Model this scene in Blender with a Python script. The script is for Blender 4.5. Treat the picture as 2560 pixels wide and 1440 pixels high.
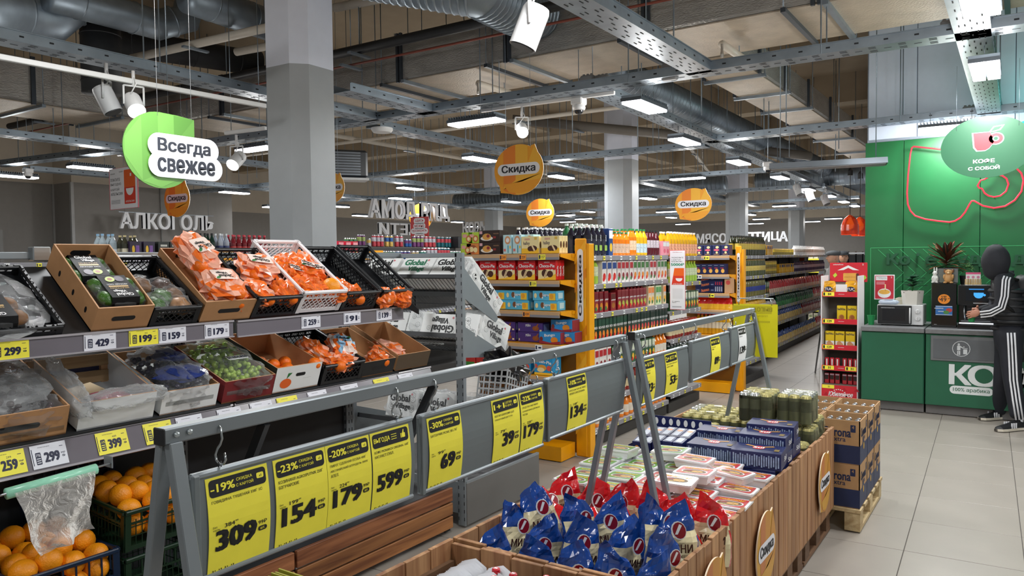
import bpy, math, random
from mathutils import Vector, Matrix, Euler
R=math.radians; pi=math.pi
sc=bpy.context.scene; COL=sc.collection
for o in list(bpy.data.objects): bpy.data.objects.remove(o)
# ---- camera ----
cd=bpy.data.cameras.new('camera'); cam=bpy.data.objects.new('camera',cd); COL.objects.link(cam)
cd.sensor_width=36; cd.lens=36*1900/2560; cd.clip_start=.05; cd.clip_end=200
YAW=R(33.8636); PIT=math.atan(72/1900); ROL=.0115
Bf=Vector((0,math.cos(PIT),-math.sin(PIT))); Br=Vector((1,0,0)); Bu=Br.cross(Bf)
rt=math.cos(ROL)*Br-math.sin(ROL)*Bu; up=math.cos(ROL)*Bu+math.sin(ROL)*Br
Rz=Matrix.Rotation(YAW,3,'Z'); rt=Rz@rt; up=Rz@up; fw=Rz@Bf
M=Matrix.Identity(4)
for i in range(3): M[i][0]=rt[i]; M[i][1]=up[i]; M[i][2]=-fw[i]
M.translation=(0,0,1.7); cam.matrix_world=M; sc.camera=cam
# ---- view / world ----
sc.view_settings.view_transform='Standard'; sc.view_settings.look='None'; sc.view_settings.gamma=1
sc.view_settings.use_curve_mapping=False; sc.cycles.max_bounces=9; sc.view_settings.exposure=0.12
w=bpy.data.worlds.new('world'); sc.world=w; w.use_nodes=True
w.node_tree.nodes['Background'].inputs[0].default_value=(.80,.90,1,1); w.node_tree.nodes['Background'].inputs[1].default_value=.3
# ---- materials ----
def lin(c):
    c=c/255; return c/12.92 if c<=.04045 else ((c+.055)/1.055)**2.4
def H(h):
    h=h.lstrip('#'); return tuple(lin(int(h[i:i+2],16)) for i in (0,2,4))+(1,)
MATS={}
def mat(h,rough=.5,metal=0,nv=.05,ns=9,bump=0,bs=60,emit=0,alpha=1,coat=0,trans=0,name=None,stretch=None):
    key=(h,rough,metal,nv,ns,bump,bs,emit,alpha,coat,trans,stretch)
    if key in MATS: return MATS[key]
    m=bpy.data.materials.new(name or 'mat_'+h.strip('#')); m.use_nodes=True; MATS[key]=m
    nt=m.node_tree; b=nt.nodes['Principled BSDF']; c=H(h)
    b.inputs['Base Color'].default_value=c; b.inputs['Roughness'].default_value=rough; b.inputs['Metallic'].default_value=metal
    b.inputs['Coat Weight'].default_value=coat; b.inputs['Coat Roughness'].default_value=.1
    b.inputs['Transmission Weight'].default_value=trans
    if emit: b.inputs['Base Color'].default_value=(0,0,0,1); b.inputs['Emission Color'].default_value=c; b.inputs['Emission Strength'].default_value=emit
    if alpha<1: b.inputs['Alpha'].default_value=alpha
    tc=None
    if nv or bump:
        tc=nt.nodes.new('ShaderNodeTexCoord'); mp=nt.nodes.new('ShaderNodeMapping'); nt.links.new(tc.outputs['Object'],mp.inputs[0])
        if stretch: mp.inputs['Scale'].default_value=stretch
    if nv and not emit:
        n=nt.nodes.new('ShaderNodeTexNoise'); n.inputs['Scale'].default_value=ns; n.inputs['Detail'].default_value=3
        nt.links.new(mp.outputs[0],n.inputs['Vector'])
        r=nt.nodes.new('ShaderNodeMapRange'); r.inputs[1].default_value=.3; r.inputs[2].default_value=.7; r.inputs[3].default_value=1-nv; r.inputs[4].default_value=1+nv
        nt.links.new(n.outputs[0],r.inputs[0])
        x=nt.nodes.new('ShaderNodeVectorMath'); x.operation='SCALE'; x.inputs[0].default_value=c[:3]
        nt.links.new(r.outputs[0],x.inputs['Scale']); nt.links.new(x.outputs[0],b.inputs['Base Color'])
    if bump:
        n=nt.nodes.new('ShaderNodeTexNoise'); n.inputs['Scale'].default_value=bs; nt.links.new(mp.outputs[0],n.inputs['Vector'])
        bp=nt.nodes.new('ShaderNodeBump'); bp.inputs['Strength'].default_value=bump; bp.inputs['Distance'].default_value=.01
        nt.links.new(n.outputs[0],bp.inputs['Height']); nt.links.new(bp.outputs[0],b.inputs['Normal'])
    return m
def wood(h1,h2,name,axis=2,rough=.6,sc_=1):
    m=bpy.data.materials.new(name); m.use_nodes=True; nt=m.node_tree; b=nt.nodes['Principled BSDF']; b.inputs['Roughness'].default_value=rough
    tc=nt.nodes.new('ShaderNodeTexCoord'); mp=nt.nodes.new('ShaderNodeMapping'); s=[26*sc_]*3; s[axis]=1.6*sc_; mp.inputs['Scale'].default_value=s
    oi=nt.nodes.new('ShaderNodeObjectInfo'); ad=nt.nodes.new('ShaderNodeVectorMath'); ad.operation='ADD'
    ml=nt.nodes.new('ShaderNodeMath'); ml.operation='MULTIPLY'; ml.inputs[1].default_value=37; nt.links.new(oi.outputs['Random'],ml.inputs[0])
    nt.links.new(tc.outputs['Object'],ad.inputs[0]); nt.links.new(ml.outputs[0],ad.inputs[1]); nt.links.new(ad.outputs[0],mp.inputs[0])
    n=nt.nodes.new('ShaderNodeTexNoise'); n.inputs['Scale'].default_value=1; n.inputs['Detail'].default_value=6; n.inputs['Distortion'].default_value=.6
    nt.links.new(mp.outputs[0],n.inputs['Vector'])
    cr=nt.nodes.new('ShaderNodeValToRGB'); cr.color_ramp.elements[0].position=.3; cr.color_ramp.elements[1].position=.72
    cr.color_ramp.elements[0].color=H(h1); cr.color_ramp.elements[1].color=H(h2); nt.links.new(n.outputs[0],cr.inputs[0])
    mr=nt.nodes.new('ShaderNodeMapRange'); mr.inputs[3].default_value=.82; mr.inputs[4].default_value=1.12; nt.links.new(oi.outputs['Random'],mr.inputs[0])
    x=nt.nodes.new('ShaderNodeVectorMath'); x.operation='SCALE'; nt.links.new(cr.outputs[0],x.inputs[0]); nt.links.new(mr.outputs[0],x.inputs['Scale'])
    nt.links.new(x.outputs[0],b.inputs['Base Color'])
    bp=nt.nodes.new('ShaderNodeBump'); bp.inputs['Strength'].default_value=.12; bp.inputs['Distance'].default_value=.004
    nt.links.new(n.outputs[0],bp.inputs['Height']); nt.links.new(bp.outputs[0],b.inputs['Normal']); return m
def film(h,name,t=.72,rough=.12,bump=.5,bs=18,fm=1):
    m=bpy.data.materials.new(name); m.use_nodes=True; nt=m.node_tree; nt.nodes.clear()
    out=nt.nodes.new('ShaderNodeOutputMaterial'); tr=nt.nodes.new('ShaderNodeBsdfTransparent'); p=nt.nodes.new('ShaderNodeBsdfPrincipled')
    tr.inputs[0].default_value=(.96,.96,.96,1); p.inputs['Base Color'].default_value=H(h); p.inputs['Roughness'].default_value=rough
    mx=nt.nodes.new('ShaderNodeMixShader'); fr=nt.nodes.new('ShaderNodeFresnel'); fr.inputs[0].default_value=1.45
    mr=nt.nodes.new('ShaderNodeMapRange'); mr.inputs[3].default_value=1-t; mr.inputs[4].default_value=fm; mr.inputs[2].default_value=.8
    tc=nt.nodes.new('ShaderNodeTexCoord'); n=nt.nodes.new('ShaderNodeTexNoise'); n.inputs['Scale'].default_value=bs; n.inputs['Detail'].default_value=4; n.inputs['Distortion'].default_value=1
    bp=nt.nodes.new('ShaderNodeBump'); bp.inputs['Strength'].default_value=bump; bp.inputs['Distance'].default_value=.02
    L=nt.links.new; L(tc.outputs['Object'],n.inputs['Vector']); L(n.outputs[0],bp.inputs['Height']); L(bp.outputs[0],p.inputs['Normal']); L(bp.outputs[0],fr.inputs['Normal'])
    L(fr.outputs[0],mr.inputs[0]); L(mr.outputs[0],mx.inputs[0]); L(tr.outputs[0],mx.inputs[1]); L(p.outputs[0],mx.inputs[2]); L(mx.outputs[0],out.inputs[0]); return m
# ---- mesh builder ----
TXT={}
def textgeo(s,bold):
    k=(s,bold)
    if k not in TXT:
        c=bpy.data.curves.new('t','FONT'); c.body=s; c.resolution_u=2; c.offset=0; c.space_line=.95
        o=bpy.data.objects.new('t',c); me=bpy.data.meshes.new_from_object(o)
        vs=[tuple(v.co) for v in me.vertices]; fs=[tuple(p.vertices) for p in me.polygons]
        bpy.data.objects.remove(o); bpy.data.meshes.remove(me); bpy.data.curves.remove(c)
        if vs:
            x0=min(v[0] for v in vs); x1=max(v[0] for v in vs); y0=min(v[1] for v in vs); y1=max(v[1] for v in vs)
        else: x0=y0=0; x1=y1=1
        if bold:
            ds={1:((-.014,0),(.014,0)),2:((-.032,-.014),(.032,-.014),(-.032,.014),(.032,.014),(0,0)),3:((-.055,-.03),(.055,-.03),(-.055,.03),(.055,.03),(-.02,0),(.02,0))}[bold]; n0=len(vs); V0=vs; F0=fs; vs=[];fs=[]
            for q,(dx,dy) in enumerate(ds): vs+=[(v[0]+dx,v[1]+dy,q*.004) for v in V0]; fs+=[tuple(i+q*n0 for i in f) for f in F0]
        TXT[k]=([(v[0]-(x0+x1)/2,v[1]-(y0+y1)/2,v[2]) for v in vs],fs,x1-x0,y1-y0)
    return TXT[k]
def fr(o,u,v):
    u=Vector(u).normalized(); v=Vector(v).normalized(); w=u.cross(v); m=Matrix.Identity(4)
    for i in range(3): m[i][0]=u[i]; m[i][1]=v[i]; m[i][2]=w[i]; m[i][3]=o[i]
    return m
def T(x,y,z,rz=0,rx=0,ry=0): return Matrix.Translation((x,y,z))@Euler((rx,ry,rz)).to_matrix().to_4x4()
class MB:
    def __init__(s): s.v=[];s.f=[];s.m=[];s.s=[];s.mats=[]
    def mi(s,m):
        if m not in s.mats: s.mats.append(m)
        return s.mats.index(m)
    def add(s,vs,fs,m,M=None,sm=False):
        o=len(s.v); i=s.mi(m)
        if M is not None: vs=[M@Vector(v) for v in vs]
        s.v.extend([tuple(v) for v in vs])
        for f in fs: s.f.append([o+k for k in f]); s.m.append(i); s.s.append(sm)
        return s
    def box(s,c,d,m,M=None,bev=0):
        x,y,z=c; a,b,e=d[0]/2,d[1]/2,d[2]/2
        if not bev:
            vs=[(x+i*a,y+j*b,z+k*e) for i in(-1,1) for j in(-1,1) for k in(-1,1)]
            return s.add(vs,[(0,1,3,2),(4,6,7,5),(0,4,5,1),(2,3,7,6),(0,2,6,4),(1,5,7,3)],m,M)
        t=min(bev,a,b,e); vs=[];ix={}
        for i in(-1,1):
            for j in(-1,1):
                for k in(-1,1):
                    for ax in range(3):
                        p=[i*(a-(t if ax!=0 else 0)),j*(b-(t if ax!=1 else 0)),k*(e-(t if ax!=2 else 0))]
                        ix[i,j,k,ax]=len(vs); vs.append((x+p[0],y+p[1],z+p[2]))
        fs=[]
        for ax in range(3):
            o1,o2=[q for q in range(3) if q!=ax]
            for sg in(-1,1):
                q=[]
                for u,v in((-1,-1),(1,-1),(1,1),(-1,1)):
                    c3=[0,0,0]; c3[ax]=sg; c3[o1]=u; c3[o2]=v; q.append(ix[c3[0],c3[1],c3[2],ax])
                if (sg==1)!=(ax!=1): q=q[::-1]
                fs.append(q)
            for u in(-1,1):
                for v in(-1,1):
                    def g(sg,a_):
                        c3=[0,0,0]; c3[ax]=sg; c3[o1]=u; c3[o2]=v; return ix[c3[0],c3[1],c3[2],a_]
                    q=[g(-1,o1),g(1,o1),g(1,o2),g(-1,o2)]
                    if (u*v>0)==(ax!=1): q=q[::-1]
                    fs.append(q)
        for i in(-1,1):
            for j in(-1,1):
                for k in(-1,1):
                    q=[ix[i,j,k,0],ix[i,j,k,1],ix[i,j,k,2]]
                    if i*j*k<0: q=q[::-1]
                    fs.append(q)
        return s.add(vs,fs,m,M)
    def tube(s,pts,r,m,n=8,M=None,cap=True,sm=True):
        pts=[Vector(p) for p in pts]; vs=[];fs=[]; pu=None
        rr=r if isinstance(r,(list,tuple)) else [r]*len(pts)
        for i,p in enumerate(pts):
            d=((pts[min(i+1,len(pts)-1)]-p).normalized()+(p-pts[max(i-1,0)]).normalized())
            if d.length<1e-6: d=Vector((0,0,1))
            d.normalize()
            if pu is None: pu=d.orthogonal().normalized()
            pu=(pu-d*pu.dot(d)); pu=pu.normalized() if pu.length>1e-5 else d.orthogonal().normalized(); w=d.cross(pu)
            for k in range(n):
                a=2*pi*k/n; vs.append(p+(pu*math.cos(a)+w*math.sin(a))*rr[i])
        for i in range(len(pts)-1):
            for k in range(n):
                a=i*n+k;b=i*n+(k+1)%n; fs.append((a,b,b+n,a+n))
        if cap: fs.append(tuple(range(n))[::-1]); fs.append(tuple((len(pts)-1)*n+k for k in range(n)))
        return s.add(vs,fs,m,M,sm)
    def lathe(s,pr,m,n=12,M=None,sm=True,cap=True,sq=1,arc=None):
        # pr: list of (r,z[,mat]) ; mat applies to the band starting there
        cur=m; k0=0
        def band(i,cm):
            vs=[];fs=[]
            for (r,z) in (pr[i][:2],pr[i+1][:2]):
                for k in range(n):
                    a=2*pi*(k+.5)/n; vs.append((r*math.cos(a)*sq,r*math.sin(a),z))
            for k in range(n): fs.append((k,(k+1)%n,(k+1)%n+n,k+n))
            s.add(vs,fs,cm,M,sm)
        for i in range(len(pr)-1):
            if len(pr[i])>2: cur=pr[i][2]
            band(i,cur)
        if cap:
            for i,rev in((0,1),(len(pr)-1,0)):
                r,z=pr[i][:2]
                if r>1e-4:
                    vs=[(r*math.cos(2*pi*(k+.5)/n)*sq,r*math.sin(2*pi*(k+.5)/n),z) for k in range(n)]
                    f=tuple(range(n)); s.add(vs,[f[::-1] if rev else f],(pr[0][2] if len(pr[0])>2 else m) if rev else cur,M)
        return s
    def poly(s,pts,m,M=None): return s.add([p if len(p)==3 else (p[0],p[1],0) for p in pts],[tuple(range(len(pts)))],m,M)
    def prism(s,pts,h,m,M=None,ms=None):
        n=len(pts); ar=sum(pts[i][0]*pts[(i+1)%n][1]-pts[(i+1)%n][0]*pts[i][1] for i in range(n))
        if ar<0: pts=pts[::-1]
        s.add([(p[0],p[1],0) for p in pts],[tuple(range(n))[::-1]],m,M); s.add([(p[0],p[1],h) for p in pts],[tuple(range(n))],m,M)
        return s.add([(p[0],p[1],z) for z in(0,h) for p in pts],[(i,(i+1)%n,(i+1)%n+n,i+n) for i in range(n)],ms or m,M)
    def text(s,t,c,h,m,M=None,w=None,bold=1,al=0,rot=0,shear=0,ext=0):
        # c: centre (u,v[,w]); h: height of the text block; w: width to fit
        vs,fs,tw,th=textgeo(t,bold); ky=h/th; kx=(w/tw) if w else ky
        if al<0: ox=c[0]+tw*kx/2
        elif al>0: ox=c[0]-tw*kx/2
        else: ox=c[0]
        z=c[2] if len(c)>2 else .0008
        L=Matrix.Translation((ox,c[1],z))@Matrix.Rotation(rot,4,'Z')
        if M is not None: L=M@L
        pv=[(v[0]*kx+shear*v[1]*ky,v[1]*ky,v[2]*ky) for v in vs]
        if ext:
            n=len(pv); from collections import Counter
            ed=Counter()
            for f in fs:
                for i in range(len(f)): ed[(f[i],f[(i+1)%len(f)])]+=1
            bd=[e for e in ed if (e[1],e[0]) not in ed]
            s.add([(x,y,ext+_) for x,y,_ in pv],fs,m,L); s.add([(x,y,q+_) for q in(0,ext) for x,y,_ in pv],[(a,b,b+n,a+n) for a,b in bd],m,L)
            return s
        return s.add(pv,fs,m,L)
    def rect(s,x,y,w,h,m,M=None,z=.0004): return s.poly([(x-w/2,y-h/2,z),(x+w/2,y-h/2,z),(x+w/2,y+h/2,z),(x-w/2,y+h/2,z)],m,M)
    def ell(s,x,y,a,b,m,M=None,z=.0006,n=16,rot=0):
        c,q=math.cos(rot),math.sin(rot)
        return s.poly([(x+a*math.cos(t)*c-b*math.sin(t)*q,y+a*math.cos(t)*q+b*math.sin(t)*c,z) for t in [2*pi*k/n for k in range(n)]],m,M)
    def pill(s,x,y,w,h,m,M=None,z=.0005,n=6):
        r=min(w,h)/2; P=[]
        for cx,cy,a0 in((w/2-r,h/2-r,0),(-w/2+r,h/2-r,90),(-w/2+r,-h/2+r,180),(w/2-r,-h/2+r,270)):
            for k in range(n+1): a=R(a0+90*k/n); P.append((x+cx+r*math.cos(a),y+cy+r*math.sin(a),z))
        return s.poly(P,m,M)
    def rrect(s,x,y,w,h,r,m,M=None,z=.0005,n=3):
        P=[]
        for cx,cy,a0 in((w/2-r,h/2-r,0),(-w/2+r,h/2-r,90),(-w/2+r,-h/2+r,180),(w/2-r,-h/2+r,270)):
            for k in range(n+1): a=R(a0+90*k/n); P.append((x+cx+r*math.cos(a),y+cy+r*math.sin(a),z))
        return s.poly(P,m,M)
    def mesh(s,name):
        me=bpy.data.meshes.new(name); me.from_pydata(s.v,[],s.f)
        for m in s.mats: me.materials.append(m)
        me.polygons.foreach_set('material_index',s.m); me.polygons.foreach_set('use_smooth',s.s); me.update(); return me
    def build(s,name,parent=None,M=None):
        return ob(name,s.mesh(name),parent,M)
def ob(name,me,parent=None,M=None):
    o=bpy.data.objects.new(name,me); COL.objects.link(o)
    if parent: o.parent=parent
    if M is not None: o.matrix_local=M
    return o
def tag(o,label=None,cat=None,group=None,kind=None):
    if label: o['label']=label
    if cat: o['category']=cat
    if group: o['group']=group
    if kind: o['kind']=kind
    return o
def thing(name,label,cat,M=None,group=None): return tag(ob(name,None,None,M),label,cat,group)
def dup(o,M=None,label=None,group=None,parent=None):
    c=o.copy(); COL.objects.link(c)
    if parent is not None: c.parent=parent
    if M is not None: c.matrix_local=M
    if label: c['label']=label
    if group: c['group']=group
    for ch in KIDS.get(o,None) or [x for x in o.children]: 
        m=ch.matrix_local.copy(); d=dup(ch,None,parent=c); d.matrix_parent_inverse.identity(); d.matrix_local=m
    return c
KIDS={}
def rg(n,a,b): return [a+(b-a)*(i+.5)/n for i in range(n)]
rnd=random.Random(7)
def arc(cx,cy,r,a0,a1,n=10): return [(cx+r*math.cos(R(a0+(a1-a0)*k/n)),cy+r*math.sin(R(a0+(a1-a0)*k/n))) for k in range(n+1)]
def at(px,py,x=None,y=None,z=None,d=None):
    # world point seen at a photo pixel, on the plane x=, y= or z=, or at depth d
    v=fw+rt*((px-1280)/1900)+up*((720-py)/1900); o=Vector((0,0,1.7))
    t=(z-1.7)/v.z if z is not None else x/v.x if x is not None else y/v.y if y is not None else d
    return o+v*t
PW=24
UPW=22
# ================= setting =================
GREY=mat('#6f7372',.55,nv=.03,name='grey_wall_paint'); LWALL=mat('#b9bcc0',.6,nv=.03,name='light_wall_paint'); CEIL=mat('#a1927c',.9,nv=.08,ns=2,name='ceiling_paint')
BEAMM=mat('#a99a84',.85,nv=.06,ns=3,name='beam_paint')
def st(name,mb,M=None): return tag(mb.build(name,None,M),kind='structure')
fl=MB().box((-9,15,-.03),(30,46,.04),mat('#4c4844',.8,name='grout')); floor=st('floor',fl)
# floor tiles: 0.58 m grid rotated a little against the shelves
def tile_mat():
    m=mat('#9c958c',.26,nv=.05,ns=3,name='floor_tile'); return m
TM=tile_mat(); nt=TM.node_tree; b=nt.nodes['Principled BSDF']
n2=nt.nodes.new('ShaderNodeTexNoise'); n2.inputs["Scale"].default_value=1.5; n2.inputs['Detail'].default_value=5; mr=nt.nodes.new('ShaderNodeMapRange'); mr.inputs[3].default_value=.3; mr.inputs[4].default_value=.4
nt.links.new(n2.outputs[0],mr.inputs[0]); nt.links.new(mr.outputs[0],b.inputs['Roughness'])
S=.585; fa=R(1.8)
FM=Matrix.Translation((-.64,7.77,0))@Matrix.Rotation(fa,4,'Z')
tb=MB(); e=.002
tb.add([(e,e,0),(S-e,e,0),(S-e,S-e,0),(e,S-e,0),(e+.0015,e+.0015,.0015),(S-e-.0015,e+.0015,.0015),(S-e-.0015,S-e-.0015,.0015),(e+.0015,S-e-.0015,.0015)],[(0,1,5,4),(1,2,6,5),(2,3,7,6),(3,0,4,7),(4,5,6,7)],TM)
tme=tb.mesh('tile'); far=MB(); cand=[]
for i in range(-36,8):
    for j in range(-22,50):
        c=FM@Vector(((i+.5)*S,(j+.5)*S,0)); d=(c-Vector((0,0,1.7))).dot(fw); l=c.dot(rt)
        vis=d>1 and abs(l)<d*.74+.5
        inner=c.x>-3.2 or c.y>3.6
        cand.append((0 if vis and inner and c.y<9.3 else 1,d if d>0 else 99,i,j))
cand.sort()
for k,(v,d,i,j) in enumerate(cand):
    c=FM@Vector(((i+.5)*S,(j+.5)*S,0))
    if c.x>5 or c.x<-23 or c.y<-5 or c.y>37: continue
    if k<290 and v==0 or (k<290): ob('tile',tme,floor,FM@Matrix.Translation((i*S,j*S,-.0095)))
    else: far.add([((i+a)*S+(e if a==0 else -e),(j+b_)*S+(e if b_==0 else -e),-.0085) for a,b_ in((0,0),(1,0),(1,1),(0,1))],[(0,1,2,3)],TM,FM)
tag(far.build('distant_tiles',floor),kind='stuff')
# room shell (two-tone paint: grey up to 3.4 m, pale above)
def wall(name,x0,y0,x1,y1,split=3.4,lo=GREY,hi=LWALL,top=5.3,t=.2):
    a=Vector((x0,y0,0)); b=Vector((x1,y1,0)); u=(b-a).normalized(); L=(b-a).length; nrm=Vector((u.y,-u.x,0))
    m=MB(); F=fr(a,u,(0,0,1))
    m.box((L/2,split/2,-t/2),(L,split,t),lo,F); m.box((L/2,(split+top)/2,-t/2),(L,top-split,t),hi,F)
    return st(name,m)
HW=mat('#b3aa9c',.85,nv=.05,ns=2,name='upper_wall_paint'); DG=mat('#7d7a76',.6,nv=.03,name='dark_grey_wall')
wall('wall_left',-17.1,-4,-17.1,8.05,lo=DG,hi=HW); wall('wall_left.001',-17.1,8.045,-16.34,8.045,lo=DG,hi=HW)
wall('wall_left.002',-16.35,8.06,-16.35,11.88,lo=DG,hi=HW); wall('wall_left.003',-16.36,11.9,-22,11.9,lo=DG,hi=HW); wall('wall_left.004',-22,11.9,-22,35,lo=DG,hi=HW)
wall('wall_back',-22,35,-1.5,36,lo=DG,hi=HW); wall('wall_right',4.5,10.2,4.5,-4,lo=LWALL,hi=LWALL); wall('wall_front',4.5,-4,-17.1,-4,lo=LWALL,hi=HW)
wall('wall_right.001',-1.58,35,-1.58,10.35,lo=LWALL,hi=HW)
m=MB()
for y in(3.4,5.9,8.03): m.box((-17.08,y,1.7),(.03,.05,3.4),mat('#8a8a88',.5))
m.box((-16.35,8.05,1.7),(.06,.06,3.4),mat('#9b9c9c',.5)); m.box((-16.33,10,1.7),(.02,.03,3.4),mat('#757573',.5)); st('trim_1',m)
m=MB(); m.box((-16.9,6.2,1.2),(.1,1.5,2.4),mat('#7d7d7b',.5)); m.box((-16.84,6.2,1.15),(.06,1.35,2.25),mat('#6c6c6a',.5)); st('door_1',m)
# coffee corner partition: pale upper panels, green lower cladding
BLUE=mat('#dbe8fb',.45,nv=.02,name='pale_blue_panel'); 
cw=tag(MB().box((1.46,10.28,2.6),(6.1,.1,5.2),mat('#8f9aa8',.6)).build('wall_coffee'),kind='structure')
for i in range(6): 
    x0=-1.58+[0,.53,1.5,2.45,3.4,4.35][i]; x1=-1.58+[.53,1.5,2.45,3.4,4.35,6.1][i]
    MB().box(((x0+x1)/2,10.22,4.15),(x1-x0-.008,.02,2.1),BLUE,bev=.003).build('wall_panel',cw)
GRN=mat('#085c2e',.42,nv=.03,name='green_cladding'); GRN2=mat('#0f7a40',.4,nv=.03)
for i in range(7):
    x0=-1.6+[0,.42,1.2,2.35,3.2,4.0,5.0][i]; x1=-1.6+[.42,1.2,2.35,3.2,4.0,5.0,6.1][i]
    MB().box(((x0+x1)/2,10.17,1.53),(x1-x0-.005,.05,3.06),GRN,bev=.003).build('green_panel',cw)
# ceiling slab with beams
st('ceiling',MB().box((-9,15,5.35),(28,42,.2),CEIL))
k=2
for i,y in enumerate((-.5,4.5,12.4,16.3,20.3,24.3,28.6)): st('trim_%d'%k,MB().box((-9,y,4.98),(27,.45,.56),BEAMM)); k+=1
for i,x in enumerate((-14,-9.8,-5.6,-1.8)): st('trim_%d'%k,MB().box((x,15,5.02),(.4,41,.45),BEAMM)); k+=1
# columns: octagonal, grey to 3.4 m
def column(x,y,lab,w=.52,idx=0):
    t=thing('column',lab,'column',T(x,y,0,R(2)),'octagonal pillars')
    c=w*.22; P=[(-w/2,-w/2+c),(-w/2+c,-w/2),(w/2-c,-w/2),(w/2,-w/2+c),(w/2,w/2-c),(w/2-c,w/2),(-w/2+c,w/2),(-w/2,w/2-c)]
    MB().prism(P,3.4,mat('#9da2a6',.5,nv=.02),None).build('lower_shaft',t); MB().prism(P,1.9,mat('#d9dfee',.5,nv=.02),None).build('upper_shaft',t,T(0,0,3.4))
    for i in(1,3): 
        a,b=P[2],P[3]; 
    return t
column(-5.385,4.665,'nearest octagonal pillar, pale above and grey below, behind the fruit stand')
column(-5.85,12.2,'octagonal pillar rising behind the shelves of juice and drinks')
column(-6.35,20.3,'third pillar of the middle row, behind the meat sign')
column(-6.8,28.7,'far pillar right of the poultry sign letters')
column(-14.1,20.0,'far pillar behind the pet food sign and largest orange disc'); column(-14.3,28.2,'farthest pillar, right of the second orange disc')
column(-14.6,12.3,'pillar hidden behind the drinks gondola on the left')
# ================= lights =================
LEDM=mat('#f4f8ff',.5,nv=0,emit=9,name='led_diffuser'); GALV=mat('#8b97a2',.42,metal=.75,nv=.12,ns=6,name='galvanised_steel'); HSG=mat('#d7dadd',.5,nv=.02)
def area(x,y,z,sx,sy,p,col=(.94,.97,1)):
    l=bpy.data.lights.new('led','AREA'); l.shape='RECTANGLE'; l.size=sx; l.size_y=sy; l.energy=p; l.color=col
    o=bpy.data.objects.new('led_light',l); COL.objects.link(o); o.location=(x,y,z); return o
def led_fixture():
    m=MB(); m.box((0,0,.045),(.2,.62,.03),mat('#4f565e',.4,metal=.5)); 
    for i in range(19): m.box((0,-.29+i*.032,.07),(.2,.006,.03),GALV)
    return m.mesh('heat_sink')
fx=led_fixture(); dfm=MB(); 
for s_ in(-1,1): dfm.box((s_*.05,0,.02),(.085,.6,.025),LEDM)
dfx=dfm.mesh('diffuser')
wr=MB(); 
for s_ in(-1,1): wr.tube([(0,s_*.2,.08),(0,s_*.2,.2)],.003,GALV,4)
wrx=MB().tube([(0,0,.08),(0,0,.2)],.003,GALV,4).mesh('hanger')
LF=[(-4.65,6.31,90,'long led lamp hung under the tray left of the big orange disc'),(-2.93,6.62,0,'led lamp panel hung just below the tray junction boxes'),(-3.42,8.9,0,'second led panel along the receding tray'),(-3.53,11.38,0,'third led panel along the receding tray'),
(-6.32,8.66,0,'led lamp above left of the big orange discount disc'),(-6.6,11.4,0,'led lamp right of the big orange disc'),(-9.95,11.3,0,'led lamp above the household sign letters'),(-11.34,5.87,0,'led lamp left of the green hanging sign'),(-13.3,5.7,0,'led lamp at the far left under the tray'),
(-7.9,6.12,90,'led lamp right of the green sign, touching the pillar edge'),(-13.2,9.67,0,'led lamp hung below right of the green sign'),(-16.0,12.9,0,'led lamp low beside the near pillar on its left'),(-4.98,13.09,90,'long led lamp over the middle orange disc'),(-3.62,14.06,0,'fourth led panel along the receding tray'),
(-3.8,17.0,0,'fifth led panel along the receding tray'),(-3.8,19.2,0,'sixth led panel along the receding tray'),(-3.9,21.5,0,'seventh led panel along the receding tray'),(-3.97,23.5,0,'eighth led panel along the receding tray'),(-.67,9.72,90,'led lamp against the pale wall left of the coffee disc'),
(-.25,6.93,0,'led panel under the overhead tray at the top right'),(-.21,5.0,0,'led panel cut by the top edge at the right'),(-11.75,13,0,'led lamp behind the household letters'),(-9.13,22.2,90,'far led lamp below the middle orange disc'),(-5.55,22,90,'far led lamp left of the pendants'),
(-8.2,29.2,90,'far led lamp above the poultry letters'),(-6,31,90,'farthest led lamp left of the red pendants'),(-10.4,15.5,0,'led lamp left of the second orange disc'),(-10.9,20.4,0,'led lamp right of the second orange disc'),(-10.3,25.5,0,'far led lamp above the bottles, near the second pillar'),(-17.1,17.1,0,'led lamp at the far left behind the household letters'),
(-1.3,2.5,0,None),(-4,2.5,0,None),(1.2,2.5,0,None),(1.5,6,0,None),(-7,2.5,0,None),(-2.5,-.8,0,None),(1.2,-.8,0,None),(-11,1.5,0,None),(-14.6,13.8,0,'led lamp right of the pet food letters'),(-7.4,16.9,0,'led lamp beside the third pillar on its left'),(-7.6,25.8,0,'small far led lamp near the fourth pillar'),(-13,24,90,'small far led lamp above the drinks'),(-17.5,22.5,0,'small far led lamp behind the letters')]+[(x,y,90,'small far led fill lamp added to brighten the distant part of the hall') for x,y in((-19.5,26),(-15.5,29),(-19,31),(-12,31),(-9.5,33),(-18.5,17),(-14.5,25.5),(-12.3,21.5),(-7.2,33),(-16.5,32.5))]  # closing list of far lamps is added fill to brighten the distant hall
first=None
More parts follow.
